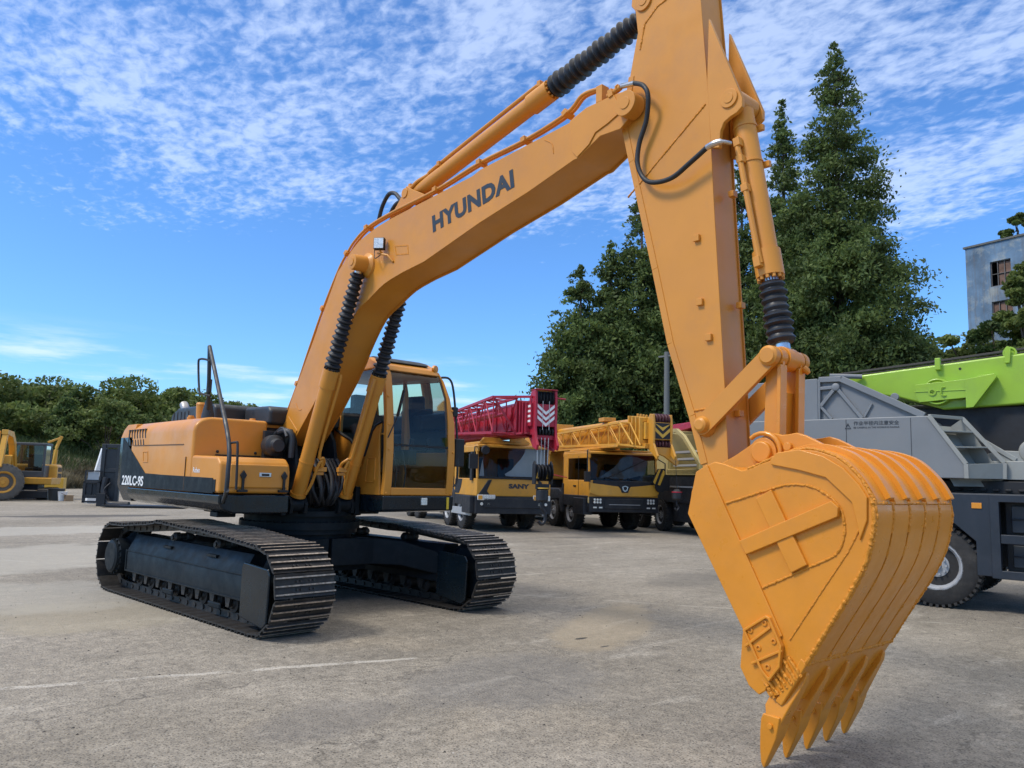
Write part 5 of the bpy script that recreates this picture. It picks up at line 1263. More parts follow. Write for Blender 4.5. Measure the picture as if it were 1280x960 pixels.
m = MB(); m.add([(1.40, -.75, 1.58), (1.40, .1, 1.56), (1.38, .75, 1.70), (1.34, .85, 2.1), (1.33, .5, 2.22), (1.33, .05, 2.22), (1.36, -.25, 1.9)], [tuple(range(7))]); m.build('sunshade_or_reflection', [mat('painted_reflection_grey', (.34, .35, .34), .8, noise=.3, nscale=4, bump=.8, bscale=6)], cab)  # pale sheet behind the glass stands in for a windscreen reflection
m = MB(); m.box(1.40, 1.52, -1.13, -1.05, .84, 1.0); m.build('corner_lamp', [mat('amber_lamp', (.55, .42, .18), .3)], TM, bevel=.01)
m = MB(); m.bar((1.52, -.6, 1.55), (1.45, .7, 2.12), .02, .03); m.bar((1.53, -.65, 1.60), (1.51, .1, 1.48), .02, .02); m.bar((1.53, .1, 1.58), (1.51, .6, 1.48), .02, .02)
m.build('wiper', [BLACK], TM); m = MB(); m.tube([(1.4, -1.12, 2.38), (1.55, -1.2, 2.35), (1.58, -1.2, 1.6)], .02, 8); m.box(1.5, 1.62, -1.28, -1.12, 1.45, 1.75); m.build('mirror', [BLACK], TM, bevel=.01)
m = MB(); m.tube([(1.4, 1.12, 2.2), (1.6, 1.3, 2.05), (1.6, 1.3, 1.3)], .02, 8); m.box(1.5, 1.62, 1.15, 1.45, 1.25, 1.72); m.rev((1.6, 1.12, 1.35), (1, 0, 0), [(0, .16), (.06, .15)], 16)
m.build('mirror', [BLACK], TM, bevel=.01)
m = MB(); m.box(.72, .735, -1.128, -1.118, 1.02, 2.2); m.box(-.5, -.485, -1.128, -1.118, 1.02, 2.2); m.box(.35, .55, -1.14, -1.118, 1.30, 1.34); m.build('door_seams', [BLACK], cab)
m = MB(); m.rev((-.2, .6, 2.42), (0, 0, 1), [(0, .08), (.10, .075), (.13, .04)], 16); m.build('beacon', [mat('amber_beacon', (.7, .28, .02), .25)], cab)
m = MB(); pl = [(.84, 1.50), (1.02, 1.88), (1.24, 1.90), (1.28, 1.76), (1.12, 1.38), (.96, 1.36)]; m.prism(pl, 'x', 1.64, 1.66)
wb = m.build('warning_board', [CHASS], TM, bevel=.004)
m = MB(); m.prism([(.87, 1.50), (1.05, 1.87), (1.12, 1.87), (.93, 1.43)], 'x', 1.662, 1.668); m.prism([(1.02, 1.42), (1.20, 1.86), (1.25, 1.82), (1.25, 1.74), (1.10, 1.40)], 'x', 1.662, 1.668); m.build('hazard_stripes', [HAZY], wb)
m = MB(); m.box(-.3, 1.25, -1.0, 1.0, 2.38, 2.42); m.build('roof_edge', [YEL2], cab, bevel=.01)
# yellow boom and jib
m = MB(); m.prism([(-.15, 2.55), (.15, 2.50), (.45, 2.55), (.50, 2.8), (.50, 3.22), (.45, 3.28), (-.15, 3.28), (-.20, 3.22), (-.20, 2.8)], 'x', -7.0, 2.2)
MBm = m.build('main_boom', [YEL], TM, bevel=.02)
m = MB()
for k, x in enumerate((2.22, 2.40, 2.58, 2.76)):
    i = .025*k; m.frame([(-.26+i, 2.45+i), (.55-i, 2.45+i), (.55-i, 3.36-i), (-.26+i, 3.36-i)], [(-.15+i, 2.58+i), (.45-i, 2.58+i), (.45-i, 3.24-i), (-.15+i, 3.24-i)], 'x', x, x+.06)
    m.box(x+.06, x+.18, -.14+i, .44-i, 2.6+i, 3.22-i); m.box(x+.01, x+.05, .02, .08, 3.34-i, 3.44-i)
m.build('boom_collars', [YEL2], MBm, bevel=.01)
m = MB()
for yy in (.06, .60): m.prism([(2.9, 2.4), (2.85, 3.2), (3.0, 3.38), (3.2, 3.36), (3.24, 3.1), (3.22, 2.55), (3.45, 2.2), (3.4, 2.1), (3.1, 2.3)], 'y', yy-.03, yy+.03)
m.box(2.8, 3.2, .09, .57, 2.66, 3.14); m.prism([(.1, 2.45), (.62, 2.45), (.85, 2.05), (.78, 1.95), (.4, 2.2), (.1, 2.3)], 'x', 3.1, 3.2); m.box(2.3, 3.0, -.1, .1, 2.42, 2.55)
HDm = m.build('boom_head', [YEL], TM, bevel=.01)
m = MB(); m.box(3.201, 3.204, .1, .56, 2.68, 3.12); m.build('chevron_board', [BLACK], HDm)
m = MB(); chevron(m, 3.206, .1, .56, 2.70, 3.10, 2, mi=0, fill=.5); m.build('warning_chevrons', [HAZY], HDm)
m = MB()
for yy in (.12, .22, .32, .42, .52): m.rev((3.05, yy, 3.22), (0, 1, 0), [(0, .17), (.02, .14), (.04, .17)], 24); m.rev((3.1, yy, 2.52), (0, 1, 0), [(0, .13), (.02, .10), (.04, .13)], 24)
m.build('sheaves', [mat('sheave_nylon', (.09, .03, .035), .5)], HDm)
m = MB(); lattice(m, [(2.45, -.62, 3.14), (2.45, -.30, 3.14), (2.45, -.30, 2.52), (2.45, -.62, 2.52)], [(-3.2, -.62, 3.02), (-3.2, -.38, 3.02), (-3.2, -.38, 2.62), (-3.2, -.62, 2.62)], 8, .03, .016)
m.tube([(2.45, -.62, 3.14), (2.95, -.45, 2.50)], .025, 8); m.tube([(2.45, -.3, 3.14), (2.9, -.2, 2.5)], .025, 8); m.bar((2.45, -.62, 2.52), (3.0, -.1, 2.44), .05, .05)
m.build('lattice_jib', [YEL2], TM)
m = MB(); m.box(-3.2, 2.4, -.66, -.2, 2.44, 2.50); m.box(-4.2, -3.4, -.6, .4, 3.2, 3.45); m.box(.3, .7, -.3, .1, 3.3, 3.42); m.build('jib_rack', [YEL], TM, bevel=.01)
m = MB(); m.tube([(3.3, .68, 2.1), (3.3, .72, 1.35)], .008, 6); m.rev((3.3, .72, 1.02), (0, 0, 1), [(0, .10), (.04, .14), (.2, .14), (.26, .10), (.30, .05)], 20); m.tube([(3.3, .72, 1.0), (3.3, .72, .9), (3.3, .78, .82), (3.3, .72, .74), (3.3, .67, .8)], .025, 8, smooth=3)
m.build('auxiliary_hook', [CHASS], TM)
m = MB(); m.rev((3.3, .72, 1.22), (0, 0, 1), [(0, .143), (.03, .143)], 20); m.build('hook_band', [CRED], TM)

# ---------------- third crane, olive with galvanised steps, mostly hidden
TN = thing('truck_crane', 'faded olive truck crane with galvanised steps, partly hidden behind the orange arm', 'truck crane', (-5.87, 16.53, 0), R(-30))
m = MB(); m.box(-7.5, 3.0, -.45, .45, .55, .95); m.box(-3.0, 3.2, -1.05, 1.1, .9, 1.36); m.box(-3.0, 3.2, -1.0, 1.1, 1.38, 1.70); m.box(.6, 3.2, -1.0, 1.0, .35, .9)
m.build('chassis', [CHASS], TN, bevel=.02)
m = MB(); m.box(.0, 3.2, -1.07, -1.04, 1.355, 1.40); m.build('deck_edge', [SLAT], TN)
for x in (-.22, -1.97, -3.4):
    for s in (-1, 1): wheel(TN, x, s*.95, .50, .28, s)
m = MB()
m.prism([(.2, 1.92), (.2, 3.12), (.9, 3.12), (1.40, 2.87), (2.10, 2.34), (2.45, 2.06), (2.45, 1.74), (2.2, 1.92)], 'y', .35, 1.0); m.frame([(.2, 1.74), (.2, 3.14), (.9, 3.12), (1.42, 2.89), (2.12, 2.36), (2.5, 2.06), (2.5, 1.74)], [(.3, 1.90), (.3, 3.02), (.85, 3.0), (1.32, 2.8), (2.02, 2.28), (2.3, 2.05), (2.3, 1.90)], 'y', -1.05, -.95)
m.box(.2, 3.4, -1.05, 1.0, 1.72, 1.90); m.prism([(-2.5, 1.74), (-2.5, 3.0), (.2, 3.1), (.2, 1.74)], 'y', -.6, 1.0); m.box(.30, .34, -1.0, .4, 1.9, 3.0)
m.build('superstructure', [OLIVE], TN, bevel=.015)
for z in (1.98, 2.17, 2.38):
    m = MB(); m.box(.5, 2.3, -.95, -.55, z, z+.06); m.build('step_tread', [SLAT], TN)
m = MB(); m.prism([(-.6, 3.15), (1.9, 3.3), (1.9, 3.55), (1.2, 3.55), (.9, 3.42), (-.6, 3.35)], 'y', -.3, .5); m.box(-6.0, 4.5, .0, .6, 2.85, 3.45)
m.build('red_boom', [CRED], TN, bevel=.02)

# ---------------- grey crane with the lime-green boom on the right
GREY = mat('crane_grey_paint', (0.19, 0.20, 0.205), .42, noise=.07, nscale=2, dirt=(.2, .2, .19), dscale=2, damt=.35, bump=.03, bscale=8)
GREYL = mat('crane_light_grey_paint', (0.28, 0.285, 0.26), .45, noise=.07, dirt=(.2, .19, .17), dscale=3, damt=.4)
LIME = mat('lime_green_paint', (0.29, 0.47, 0.03), .38, noise=.08, nscale=2, dirt=(.22, .33, .05), dscale=3, damt=.5, coat=.2)
SLATE = mat('slate_chassis_paint', (0.018, 0.024, 0.034), .38, noise=.15, nscale=2, dirt=(.04, .04, .045), dscale=4, damt=.5)
TG = thing('truck_crane', 'grey truck crane with lime-green boom and a warning sign, right behind the bucket', 'truck crane', (4.86, 6.47, 0), R(9))
m = MB()
m.prism([(-.05, 1.43), (-.05, 1.16), (.06, 1.10), (.34, .85), (.34, .44), (.60, .44), (.60, 1.43)], 'y', .0, .10)
m.frame([(.50, .42), (6.0, .42), (6.0, 1.43), (.50, 1.43)], [(.60, .52), (5.9, .52), (5.9, 1.34), (.60, 1.34)], 'y', -.02, .06)
m.box(.60, 5.9, .0, .08, .84, .95)
for x in (1.9, 3.3, 4.6): m.box(x, x+.12, .0, .08, .5, 1.36)
m.box(-2.3, 6.0, .10, 2.5, 1.36, 1.44); m.box(-2.2, 6, .95, 1.6, .5, 1.36); m.box(.62, 6.0, .35, .38, .45, 1.36)
m.prism([(-2.2, 1.43), (-2.2, 1.2), (-.9, 1.2), (-.75, 1.12), (-.45, 1.16), (-.05, 1.16), (-.05, 1.43)], 'y', .0, .10)
CHG = m.build('chassis', [SLATE], TG, bevel=.008)
m = MB()
for (a, b) in ((.97, 1.30), (.55, .82)): m.box(.70, 5.8, .20, .33, a, b); m.box(.70, 5.8, .17, .20, (a+b)/2-.01, (a+b)/2+.01)
m.build('toolbox_panels', [SLATE], CHG, bevel=.01)
m = MB(); al = (0.358,-0.01,1.288); m.box(al[0]-.05, al[0]+.06, -.012, .002, al[2]-.035, al[2]+.035); m.build('amber_side_lamp', [mat('amber_marker', (.65, .25, .02), .3)], CHG, bevel=.004)
for (x, y) in ((-.12, .17), (-.12, 2.3), (-1.65, .17), (-1.65, 2.3), (5.2, .17), (5.2, 2.3)): wheel(TG, x, y, .52, .34, -1 if y < 1 else 1, lug=44)
m = MB(); m.box(-2.2, 6, .5, 2.0, 1.44, 1.60)
for k in range(24): m.box(-1.2+.14*k, -1.13+.14*k, .42, .50, 1.47, 1.50)
m.build('slewing_deck', [BLACK], TG, bevel=.01)
m = MB(); m.prism([(-3.0, 1.62), (-3.0, 2.40), (-.13, 2.42), (.27, 1.80), (.27, 1.62)], 'y', .0, .04); m.prism([(-3.0, 1.62), (-3.0, 2.40), (-.2, 2.40), (.15, 1.85), (.15, 1.62)], 'y', .04, 2.3)
SG = m.build('superstructure_side', [GREY], TG, bevel=.012, seg=3)
m = MB()
for x in (-1.16, -.35): m.box(x-.003, x+.003, -.003, .001, 1.64, 2.40)
m.box(-3, -1.68, -.004, .0, 1.62, 1.64); m.build('panel_joints', [DGREY], SG)
# slanted end with stepped pockets
nr = [(-.13, 0, 2.42), (.27, 0, 1.80), (.27, 0, 1.62)]; fr_ = [(0.169,0.5,2.416), (0.623,0.5,1.831), (0.614,0.5,1.628)]; fm = (0.259,0.5,2.34)
fr_ = [tuple(p) for p in fr_]
m = MB()
def LQ(a, b, t): return tuple(Vector(a).lerp(Vector(b), t))
back = Vector((-.16, .10, -.10))
m.bar(Vector(nr[0]), Vector(nr[1]), .05, .05, up=(0, 1, 0)); m.bar(Vector(nr[1]), Vector(nr[2]), .05, .05, up=(0, 1, 0)); m.bar(Vector(fr_[0]), Vector(fr_[1]), .05, .05, up=(0, 1, 0)); m.bar(Vector(fr_[1]), Vector(fr_[2]), .05, .05, up=(0, 1, 0)); m.bar(Vector(nr[0]), Vector(fr_[0]), .04, .04)
m.add([nr[1], fr_[1], fr_[2], nr[2]]+[tuple(Vector(p)+Vector((-.1, .1, 0))) for p in (nr[1], fr_[1], fr_[2], nr[2])], [(0, 1, 2, 3), (7, 6, 5, 4), (0, 4, 5, 1), (1, 5, 6, 2), (2, 6, 7, 3), (3, 7, 4, 0)])
for t in (.30, .64):
    a = Vector(LQ(nr[0], nr[1], t)); b = Vector(LQ(fr_[0], fr_[1], t)); ww = Vector((-.22, .12, 0))
    m.add([a, b, b+ww, a+ww]+[p-Vector((0, 0, .02)) for p in (a, b, b+ww, a+ww)], [(0, 1, 2, 3), (7, 6, 5, 4), (0, 4, 5, 1), (1, 5, 6, 2), (2, 6, 7, 3), (3, 7, 4, 0)])
a, b, c_, d_ = [Vector(p)+back for p in (nr[0], fr_[0], fr_[2], nr[2])]
m.add([a, b, c_, d_], [(0, 1, 2, 3)]); m.add([fr_[0], tuple(Vector(fr_[0])+back*2), tuple(Vector(fr_[2])+back*2), fr_[2]], [(0, 1, 2, 3)])
m.build('step_pockets', [GREYL], SG, bevel=.004)
m = MB(); m.prism([(.40, 1.62), (.40, 1.95), (.55, 2.0), (1.5, 1.95), (1.5, 1.62)], 'y', .62, .75); m.prism([(.2, 2.2), (.25, 2.25), (.75, 1.9), (.72, 1.85)], 'y', .6, .66); m.rev((.92, .58, 1.98), (0, 1, 0), [(0, .05), (.02, .14), (.05, .16), (.09, .16)], 24); m.box(.45, .9, .55, 1.2, 1.62, 1.86)
m.build('counterweight_bracket', [GREYL], TG, bevel=.01)
# triangular frame above the side
tri = [(-1.667,3.035),(-1.349,3.029),(-0.278,2.461),(-0.28,2.396),(-1.679,2.432)]
m = MB(); m.prism(offset_poly(tri, .0), 'y', .52, .56)
m.prism([(-1.68, 2.35), (-1.68, 3.05), (-2.6, 3.03), (-3.2, 2.35)], 'y', .45, .56)
T_ = tri; Pn = lambda p, y: Vector((p[0], y, p[1]))
m.bar(Pn(T_[0], .49), Pn(T_[1], .49), .08, .06, up=(0, 1, 0)); m.bar(Pn(T_[1], .49), Pn(T_[2], .49), .09, .07, up=(0, 1, 0)); m.bar(Pn(T_[0], .49), Pn(T_[4], .49), .05, .06, up=(0, 1, 0))
n0 = Vector((-1.427,0.49,2.915)); m.bar(n0, (-1.649,0.49,2.642), .05, .05, up=(0, 1, 0)); m.bar(n0, (-1.076,0.49,2.45), .05, .05, up=(0, 1, 0)); m.bar((-1.66,0.49,2.654), (-1.494,0.49,2.449), .04, .04, up=(0, 1, 0)); m.bar(n0, (-1.667,0.49,2.903), .05, .05, up=(0, 1, 0)); m.bar((-0.945,0.5,2.662), (-1.057,0.5,2.461), .03, .02, up=(0, 1, 0))
m.rev((n0.x, .475, n0.z), (0, -1, 0), [(-.02, .06), (.02, .055), (.03, .03)], 20); m.rev((-2.0, .44, 2.70), (0, -1, 0), [(0, .10), (.03, .09), (.04, .05)], 24)
q = (-0.673,0.6,2.751); m.rev((q[0], .6, q[2]), (0, 1, 0), [(0, .055), (.04, .055)], 20)
m.build('boom_pivot_frame', [GREY], TG, bevel=.008)
m = MB(); cp = (-1.608,0.8,3.128); m.cyl((cp[0], .8, cp[2]), (cp[0]+.42, .95, cp[2]-.02), .035, seg=16); m.bar((cp[0], .8, cp[2]-.05), (cp[0], .8, cp[2]+.04), .06, .06); m.build('rope_roller', [GREY], TG)
# boom
bt = [(-1.4,3.127),(0.842,3.312),(0.812,2.628),(-0.131,2.587),(-0.712,2.781),(-0.959,2.827),(-1.402,3.042)]
bt2 = [(p[0], p[1]) for p in bt]
e1 = bt2[1]; e2 = bt2[2]; ext = 5.0; sl = (bt2[1][1]-bt2[0][1])/(bt2[1][0]-bt2[0][0])
poly = [bt2[0], (e1[0]+ext, e1[1]+ext*sl), (e2[0]+ext, e2[1]+ext*sl), e2, bt2[3], bt2[4], bt2[5], bt2[6]]
m = MB(); m.prism(poly, 'y', 1.0, 1.62); GB = m.build('green_boom', [LIME], TG, bevel=.03, seg=3)
br_ = [(-0.457,2.938),(0.17,2.981),(0.314,3.005),(0.314,3.027),(0.51,3.036),(0.536,2.991),(0.4,2.826),(0.251,2.594),(0.165,2.586),(0.161,2.728),(-0.413,2.686),(-0.452,2.756)]
m = MB(); m.prism(br_, 'y', .86, 1.0); m.prism([(0.172,2.979),(0.512,3.035),(0.537,2.99),(0.252,2.593),(0.166,2.585),(0.165,2.804)], 'y', .835, .862); m.box(-.47, .32, .85, .863, 2.83, 2.84)
BKT = m.build('jib_bracket', [LIME], GB, bevel=.012)
hc = (-0.243,0.84,2.823); m = MB(); m.rev((hc[0], .865, hc[2]), (0, -1, 0), [(0, .05), (.02, .05), (.021, .03), (.005, .025)], 20)
m.build('bracket_hole', [LIME], BKT)
m = MB(); m.rev((hc[0], .87, hc[2]), (0, -1, 0), [(0, .022), (.002, .022)], 16); rp = (0.086,1,3.148); m.rev((rp[0], 1.0, rp[2]), (0, -1, 0), [(0, .018), (.003, .018)], 12); m.build('dark_bores', [BLACK], BKT)
m = MB(); u0 = (-0.122,0.84,2.884); m.tube([(u0[0]+.04, .855, u0[2]+.0), (u0[0], .84, u0[2]), (u0[0]-.01, .84, u0[2]-.03), (u0[0]-.01, .84, u0[2]-.10), (u0[0]+.01, .84, u0[2]-.115), (u0[0]+.05, .855, u0[2]-.115)], .009, 8); m.build('grab_handle', [LIME], BKT)
# ring sheave behind the bracket and guide wheel on top
rc = Vector((-0.19,0.93,2.83)); m = MB(); a_ = [(rc.x+.17*math.cos(2*math.pi*k/28), .93, rc.z+.17*math.sin(2*math.pi*k/28)) for k in range(29)]; m.tube(a_, .018, 8); m.tube([(p[0], .89, p[2]) for p in a_], .014, 8); m.bar((rc.x-.16, .9, rc.z), (rc.x+.16, .9, rc.z), .03, .04); m.build('ring_sheave', [LIME], GB)
pc = (-0.179,0.95,3.262); m = MB(); m.box(pc[0]-.035, pc[0]+.035, .93, 1.0, pc[2]-.12, pc[2]+.05); m.build('rope_post', [LIME], GB, bevel=.01)
gc = (0.679,1,3.325); m = MB(); m.rev((gc[0], 1.05, gc[2]), (0, -1, 0), [(0, .085), (.02, .07), (.04, .085), (.041, .06), (.02, .05)], 28); m.prism([(gc[0]-.06, gc[2]-.14), (gc[0]-.05, gc[2]+.06), (gc[0]-.02, gc[2]+.09), (gc[0]+.02, gc[2]+.06), (gc[0]+.0, gc[2]-.14)], 'y', .96, .985); m.build('guide_sheave', [LIME], GB, bevel=.005)
m = MB()
for (dy, dz) in ((0, 0), (.1, .03), (.2, -.01)):
    r0 = (-1.663,1.1,3.167); r1 = (0.834,1.1,3.381); m.tube([(r0[0], 1.1+dy, r0[2]+dz), ((r0[0]+r1[0])/2, 1.1+dy, (r0[2]+r1[2])/2+dz-.01), (r1[0]+2, 1.1+dy, r1[2]+dz+2*sl)], .014, 6)
m.build('hoist_ropes', [BLACK], GB)
m = MB(); m.box(-.75, 5.5, 1.1, 1.9, 1.9, 2.62); m.box(-1.0, 5.5, 1.9, 2.2, 1.5, 2.75); m.cyl((-.2, 1.3, 2.2), (4.0, 1.3, 2.5), .14); m.build('lift_cylinder_and_shade', [BLACK], TG, bevel=.02)  # lift cylinder, with black boxes painting in the shadow under the boom
# black text on the grey side
t0 = (-1.062,-0.001,2.329); t1 = (-0.488,-0.001,2.331); 
text_mesh('warning_characters', '作业半径内注意安全', t1[0]-t0[0], .058, (t0[0], -.002, t0[2]-.015), (1, 0, 0), (0, 0, 1), TXT, SG, thick=.001, bold=.012, label='black Chinese warning characters on the grey side panel')
text_mesh('warning_small_text', 'BE CAREFUL IN THE WORKING RADIUS', t1[0]-t0[0], .024, (t0[0], -.002, t0[2]-.058), (1, 0, 0), (0, 0, 1), TXT, SG, thick=.001, bold=.01, label='small English warning text under the characters')
w0 = (-1.136,-0.001,2.303)
m = MB(); tr_ = [(w0[0]-.042, w0[2]-.038), (w0[0]+.042, w0[2]-.038), (w0[0], w0[2]+.045)]; m.frame(tr_, offset_poly(tr_, .010), 'y', -.0035, -.001); m.box(w0[0]-.003, w0[0]+.003, -.0035, -.001, w0[2]-.012, w0[2]+.02); m.box(w0[0]-.003, w0[0]+.003, -.0035, -.001, w0[2]-.025, w0[2]-.018)
m.build('warning_triangle', [TXT], SG)

# ================================================================ machines at the far left
# small yellow excavator
ME = thing('compact_excavator', 'small yellow and grey excavator parked beyond the wheel loader, facing the camera', 'excavator', (-32.3, 3.45, 0), R(-24))
CABG = mat('grey_cab_paint', (.07, .075, .08), .5, noise=.1)
for s in (-1, 1):
    m = MB(); P = []
    for k in range(13): a = -math.pi/2+math.pi*k/12; P.append((.95+.24*math.cos(a), .25+.24*math.sin(a)))
    for k in range(13): a = math.pi/2+math.pi*k/12; P.append((-.85+.24*math.cos(a), .25+.24*math.sin(a)))
    m.prism(P, 'y', s*.72-.2, s*.72+.2)
    for k in range(24):
        u = k/24; L_ = 1.8*2+2*math.pi*.24; d = u*L_
        if d < 1.8: p = (-.85+d, .01)
        elif d < 1.8+math.pi*.24: a = -math.pi/2+(d-1.8)/.24; p = (.95+.25*math.cos(a), .25+.25*math.sin(a))
        elif d < 3.6+math.pi*.24: p = (.95-(d-1.8-math.pi*.24), .50)
        else: a = math.pi/2+(d-3.6-math.pi*.24)/.24; p = (-.85+.25*math.cos(a), .25+.25*math.sin(a))
        m.box(p[0]-.02, p[0]+.02, s*.72-.21, s*.72+.21, p[1]-.02, p[1]+.02)
    m.build('crawler_track', [SHOE], ME)
m = MB(); m.box(-1.0, .75, -.9, .95, .66, .96); m.build('deck', [YEL2], ME, bevel=.04)
m = MB(); m.box(-.6, .6, -.4, .4, .4, .7); m.box(.9, 1.5, -1.0, 1.0, .08, .4); m.build('undercarriage', [CHASS], ME, bevel=.03)
m = MB(); m.box(-1.35, -.25, -.9, .92, .68, 1.56); c = m.build('counterweight', [YEL2], ME, bevel=.12, seg=4)
m = MB(); 
for r_ in range(2):
    for k in range(3): m.box(-1.15+.25*k, -.97+.25*k, .918, .928, .95+.28*r_, 1.15+.28*r_)
m.build('louvre_slots', [BLACK], c)
m = MB()
for (x, y) in ((.62, -.62), (.62, .55), (-.45, -.62), (-.45, .55)): m.box(x-.05, x+.05, y-.04, y+.06, .96, 2.42)
m.box(-.5, .68, -.66, .62, 2.38, 2.50); m.box(-.5, .66, .50, .60, .96, 1.5); m.box(.56, .66, -.62, .6, .96, 1.25); m.box(-.5, -.44, -.6, .55, .96, 1.7)
m.build('cab', [CABG], ME, bevel=.03)
m = MB(); m.add([(.64, -.58, 1.2), (.64, .5, 1.2), (.62, .5, 2.4), (.62, -.58, 2.4)], [(0, 1, 2, 3)]); m.add([(-.4, .58, 1.5), (.6, .58, 1.2), (.6, .58, 2.4), (-.4, .58, 2.4)], [(0, 1, 2, 3)]); m.build('cab_glass', [glass('small_cab_glass', (.3, .34, .34), .05, .05)], ME)
m = MB(); m.box(-.3, .1, -.3, .3, 1.0, 1.4); m.box(-.35, -.22, -.28, .28, 1.4, 2.0); m.build('driver_seat', [BLACK], ME, bevel=.05)
m = MB(); m.prism([(.7, .9), (1.0, .9), (1.25, 1.4), (1.65, 2.3), (2.0, 2.65), (2.8, 2.75), (2.8, 2.95), (1.9, 2.9), (1.45, 2.5), (1.0, 1.5)], 'y', -.62, -.38); m.tube([(1.05, -.5, 1.0), (1.6, -.5, 1.9)], .07, 10); m.prism([(2.7, 2.95), (3.2, 1.4), (3.0, 1.35), (2.6, 2.7)], 'y', -.6, -.4); m.build('boom', [YEL2], ME, bevel=.02)
# yellow arm of another machine standing upright behind it
YA = thing('excavator_arm', 'thin yellow excavator boom rising behind the small excavator cab', 'excavator arm', (*(-37.37,5.322), 0), R(-20))
m = MB(); m.bar((0, 0, 0), (0, 0.05, 2.337), .18, .22, up=(1, 0, 0)); m.bar((0, 0.05, 2.419), (.0, .25, 3.043), .14, .16, up=(1, 0, 0)); m.bar((.0, .22, 2.959), (0, -.35, 2.702), .10, .10, up=(1, 0, 0)); m.build('boom', [YEL2], YA, bevel=.02)
m = MB(); m.cyl((.12, -.1, 1.0), (.1, .1, 2.585), .05); m.box(-.5, .5, -.6, .6, 0, .9); m.build('cylinder', [HAZY], YA, bevel=.02)
# wheel loader
WLD = thing('wheel_loader', 'yellow wheel loader with big muddy tyre, cut off by the left edge', 'wheel loader', (*(-30.96,1.391), 0), R(-100))
MUD = mat('muddy_tyre', (0.11, 0.10, 0.085), .9, noise=.2, nscale=5, bump=.3, bscale=20)
wc = (-29.861,1.958); base = Vector((*(-30.96,1.391), 0)); rz = R(-100)
loc = Matrix.Rotation(-rz, 3, 'Z') @ (Vector((*wc, 0))-base)
for (x, y, s) in ((loc.x, loc.y, 1), (loc.x, loc.y-1.9, -1), (loc.x+2.9, loc.y, 1), (loc.x+2.9, loc.y-1.9, -1)):
    o = wheel(WLD, x, y, .77, .5, s, lug=26, rim=True, rimmat=YEL); o.data.materials.clear(); o.data.materials.append(MUD)
X0 = loc.x+2.9; Y0 = loc.y
m = MB(); m.box(X0-3.1, X0+.4, Y0-1.5, Y0-.4, .8, 1.5); m.box(X0-3.1, X0-1.8, Y0-1.6, Y0-.3, 1.2, 1.9); m.box(X0-2.65, X0-2.5, Y0-.3, Y0-.1, .3, 2.9); m.build('frame', [YEL2], WLD, bevel=.06)
m = MB(); m.prism([(X0-.5, 2.55), (X0-.2, 2.85), (X0+.5, 2.7), (X0+.95, 1.9), (X0+1.7, .5), (X0+1.45, .45), (X0+.65, 1.8), (X0+.3, 2.4)], 'y', Y0-.75, Y0-.55); m.prism([(X0-.5, .9), (X0-.2, .9), (X0-.1, 2.7), (X0-.5, 2.7)], 'y', Y0-.8, Y0-.5); m.tube([(X0-.2, Y0-.66, 2.2), (X0+.9, Y0-.66, 2.3)], .07, 10); m.build('lift_arm', [YEL2], WLD, bevel=.02)
m = MB(); m.prism([(X0+1.3, .15), (X0+2.2, .1), (X0+1.9, .9), (X0+1.4, 1.0)], 'y', Y0-2.2, Y0+.3); m.build('loader_bucket', [YEL2], WLD, bevel=.02)
m = MB(); m.box(X0-1.9, X0-.7, Y0-1.5, Y0-.4, 1.5, 3.0); m.build('cab', [CABG], WLD, bevel=.06)
# buckets and boxes on the ground
wb = Vector((*(-29.934,4.224), 0))
m = MB(); m.rev(wb, (0, 0, 1), [(0, .15), (.36, .19), (.37, .20), (.40, .20)], 24); o = m.build('plastic_bucket', [WHITE]); tag(o, 'small white plastic bucket on the ground beside a black tub', 'bucket')
m = MB(); c = (-30.279,4.051); m.rev((c[0], c[1], 0), (0, 0, 1), [(0, .26), (.5, .33), (.52, .35)], 20); o = m.build('plastic_tub', [DGREY]); tag(o, 'dark plastic tub beside the white bucket', 'tub')
m = MB(); c = (-29.588,4.395); m.box(c[0]-.15, c[0]+.15, c[1]-.15, c[1]+.15, 0, .26); m.add([(c[0]-.15, c[1]-.15, .26), (c[0]+.15, c[1]-.15, .26), (c[0]+.15, c[1]-.3, .34), (c[0]-.15, c[1]-.3, .34)], [(0, 1, 2, 3)]); o = m.build('cardboard_box', [mat('cardboard', (.28, .19, .11), .8)]); tag(o, 'small open cardboard box right of the white bucket', 'box')
# forklift attachment: carriage frame, mast
FL = thing('forklift', 'black forklift mast and carriage standing behind the excavator counterweight', 'forklift', (-24.9, 4.2, 0), R(-30))
m = MB()
zs = .0
for (y0, y1) in ((.15, .30), (.72, .87)): m.box(-.1, .1, y0, y1, .0, 2.4)
m.box(-.06, .06, .15, .87, 2.25, 2.4); m.box(-.06, .06, .2, .8, 1.3, 1.45); m.box(-.02, .02, .2, .8, .1, 2.2); m.build('mast', [DGREY], FL, bevel=.02)
m = MB(); m.box(.15, .25, -.36, -.26, .12, .95); m.box(.15, .25, .14, .24, .12, .95); m.box(.15, .25, -.36, .24, .86, .95); m.box(.15, .25, -.36, .24, .30, .42); m.box(.15, .25, -.36, .24, .12, .2); m.box(.16, .2, -.3, -.05, .4, .9); m.box(.12, .16, -.2, .2, .42, .86)
m.build('carriage', [CHASS], FL, bevel=.01)
m = MB(); m.frame([(-.34, .95), (.24, .95), (.24, 1.36), (-.34, 1.36)], [(-.29, 1.0), (.19, 1.0), (.19, 1.31), (-.29, 1.31)], 'x', .15, .2); m.build('load_guard', [CHASS], FL)
m = MB(); m.add([(.14, -.25, 1.0), (.14, .15, 1.0), (.14, .15, 1.3), (.14, -.25, 1.3)], [(0, 1, 2, 3)]); m.build('guard_plate', [SLAT], FL)
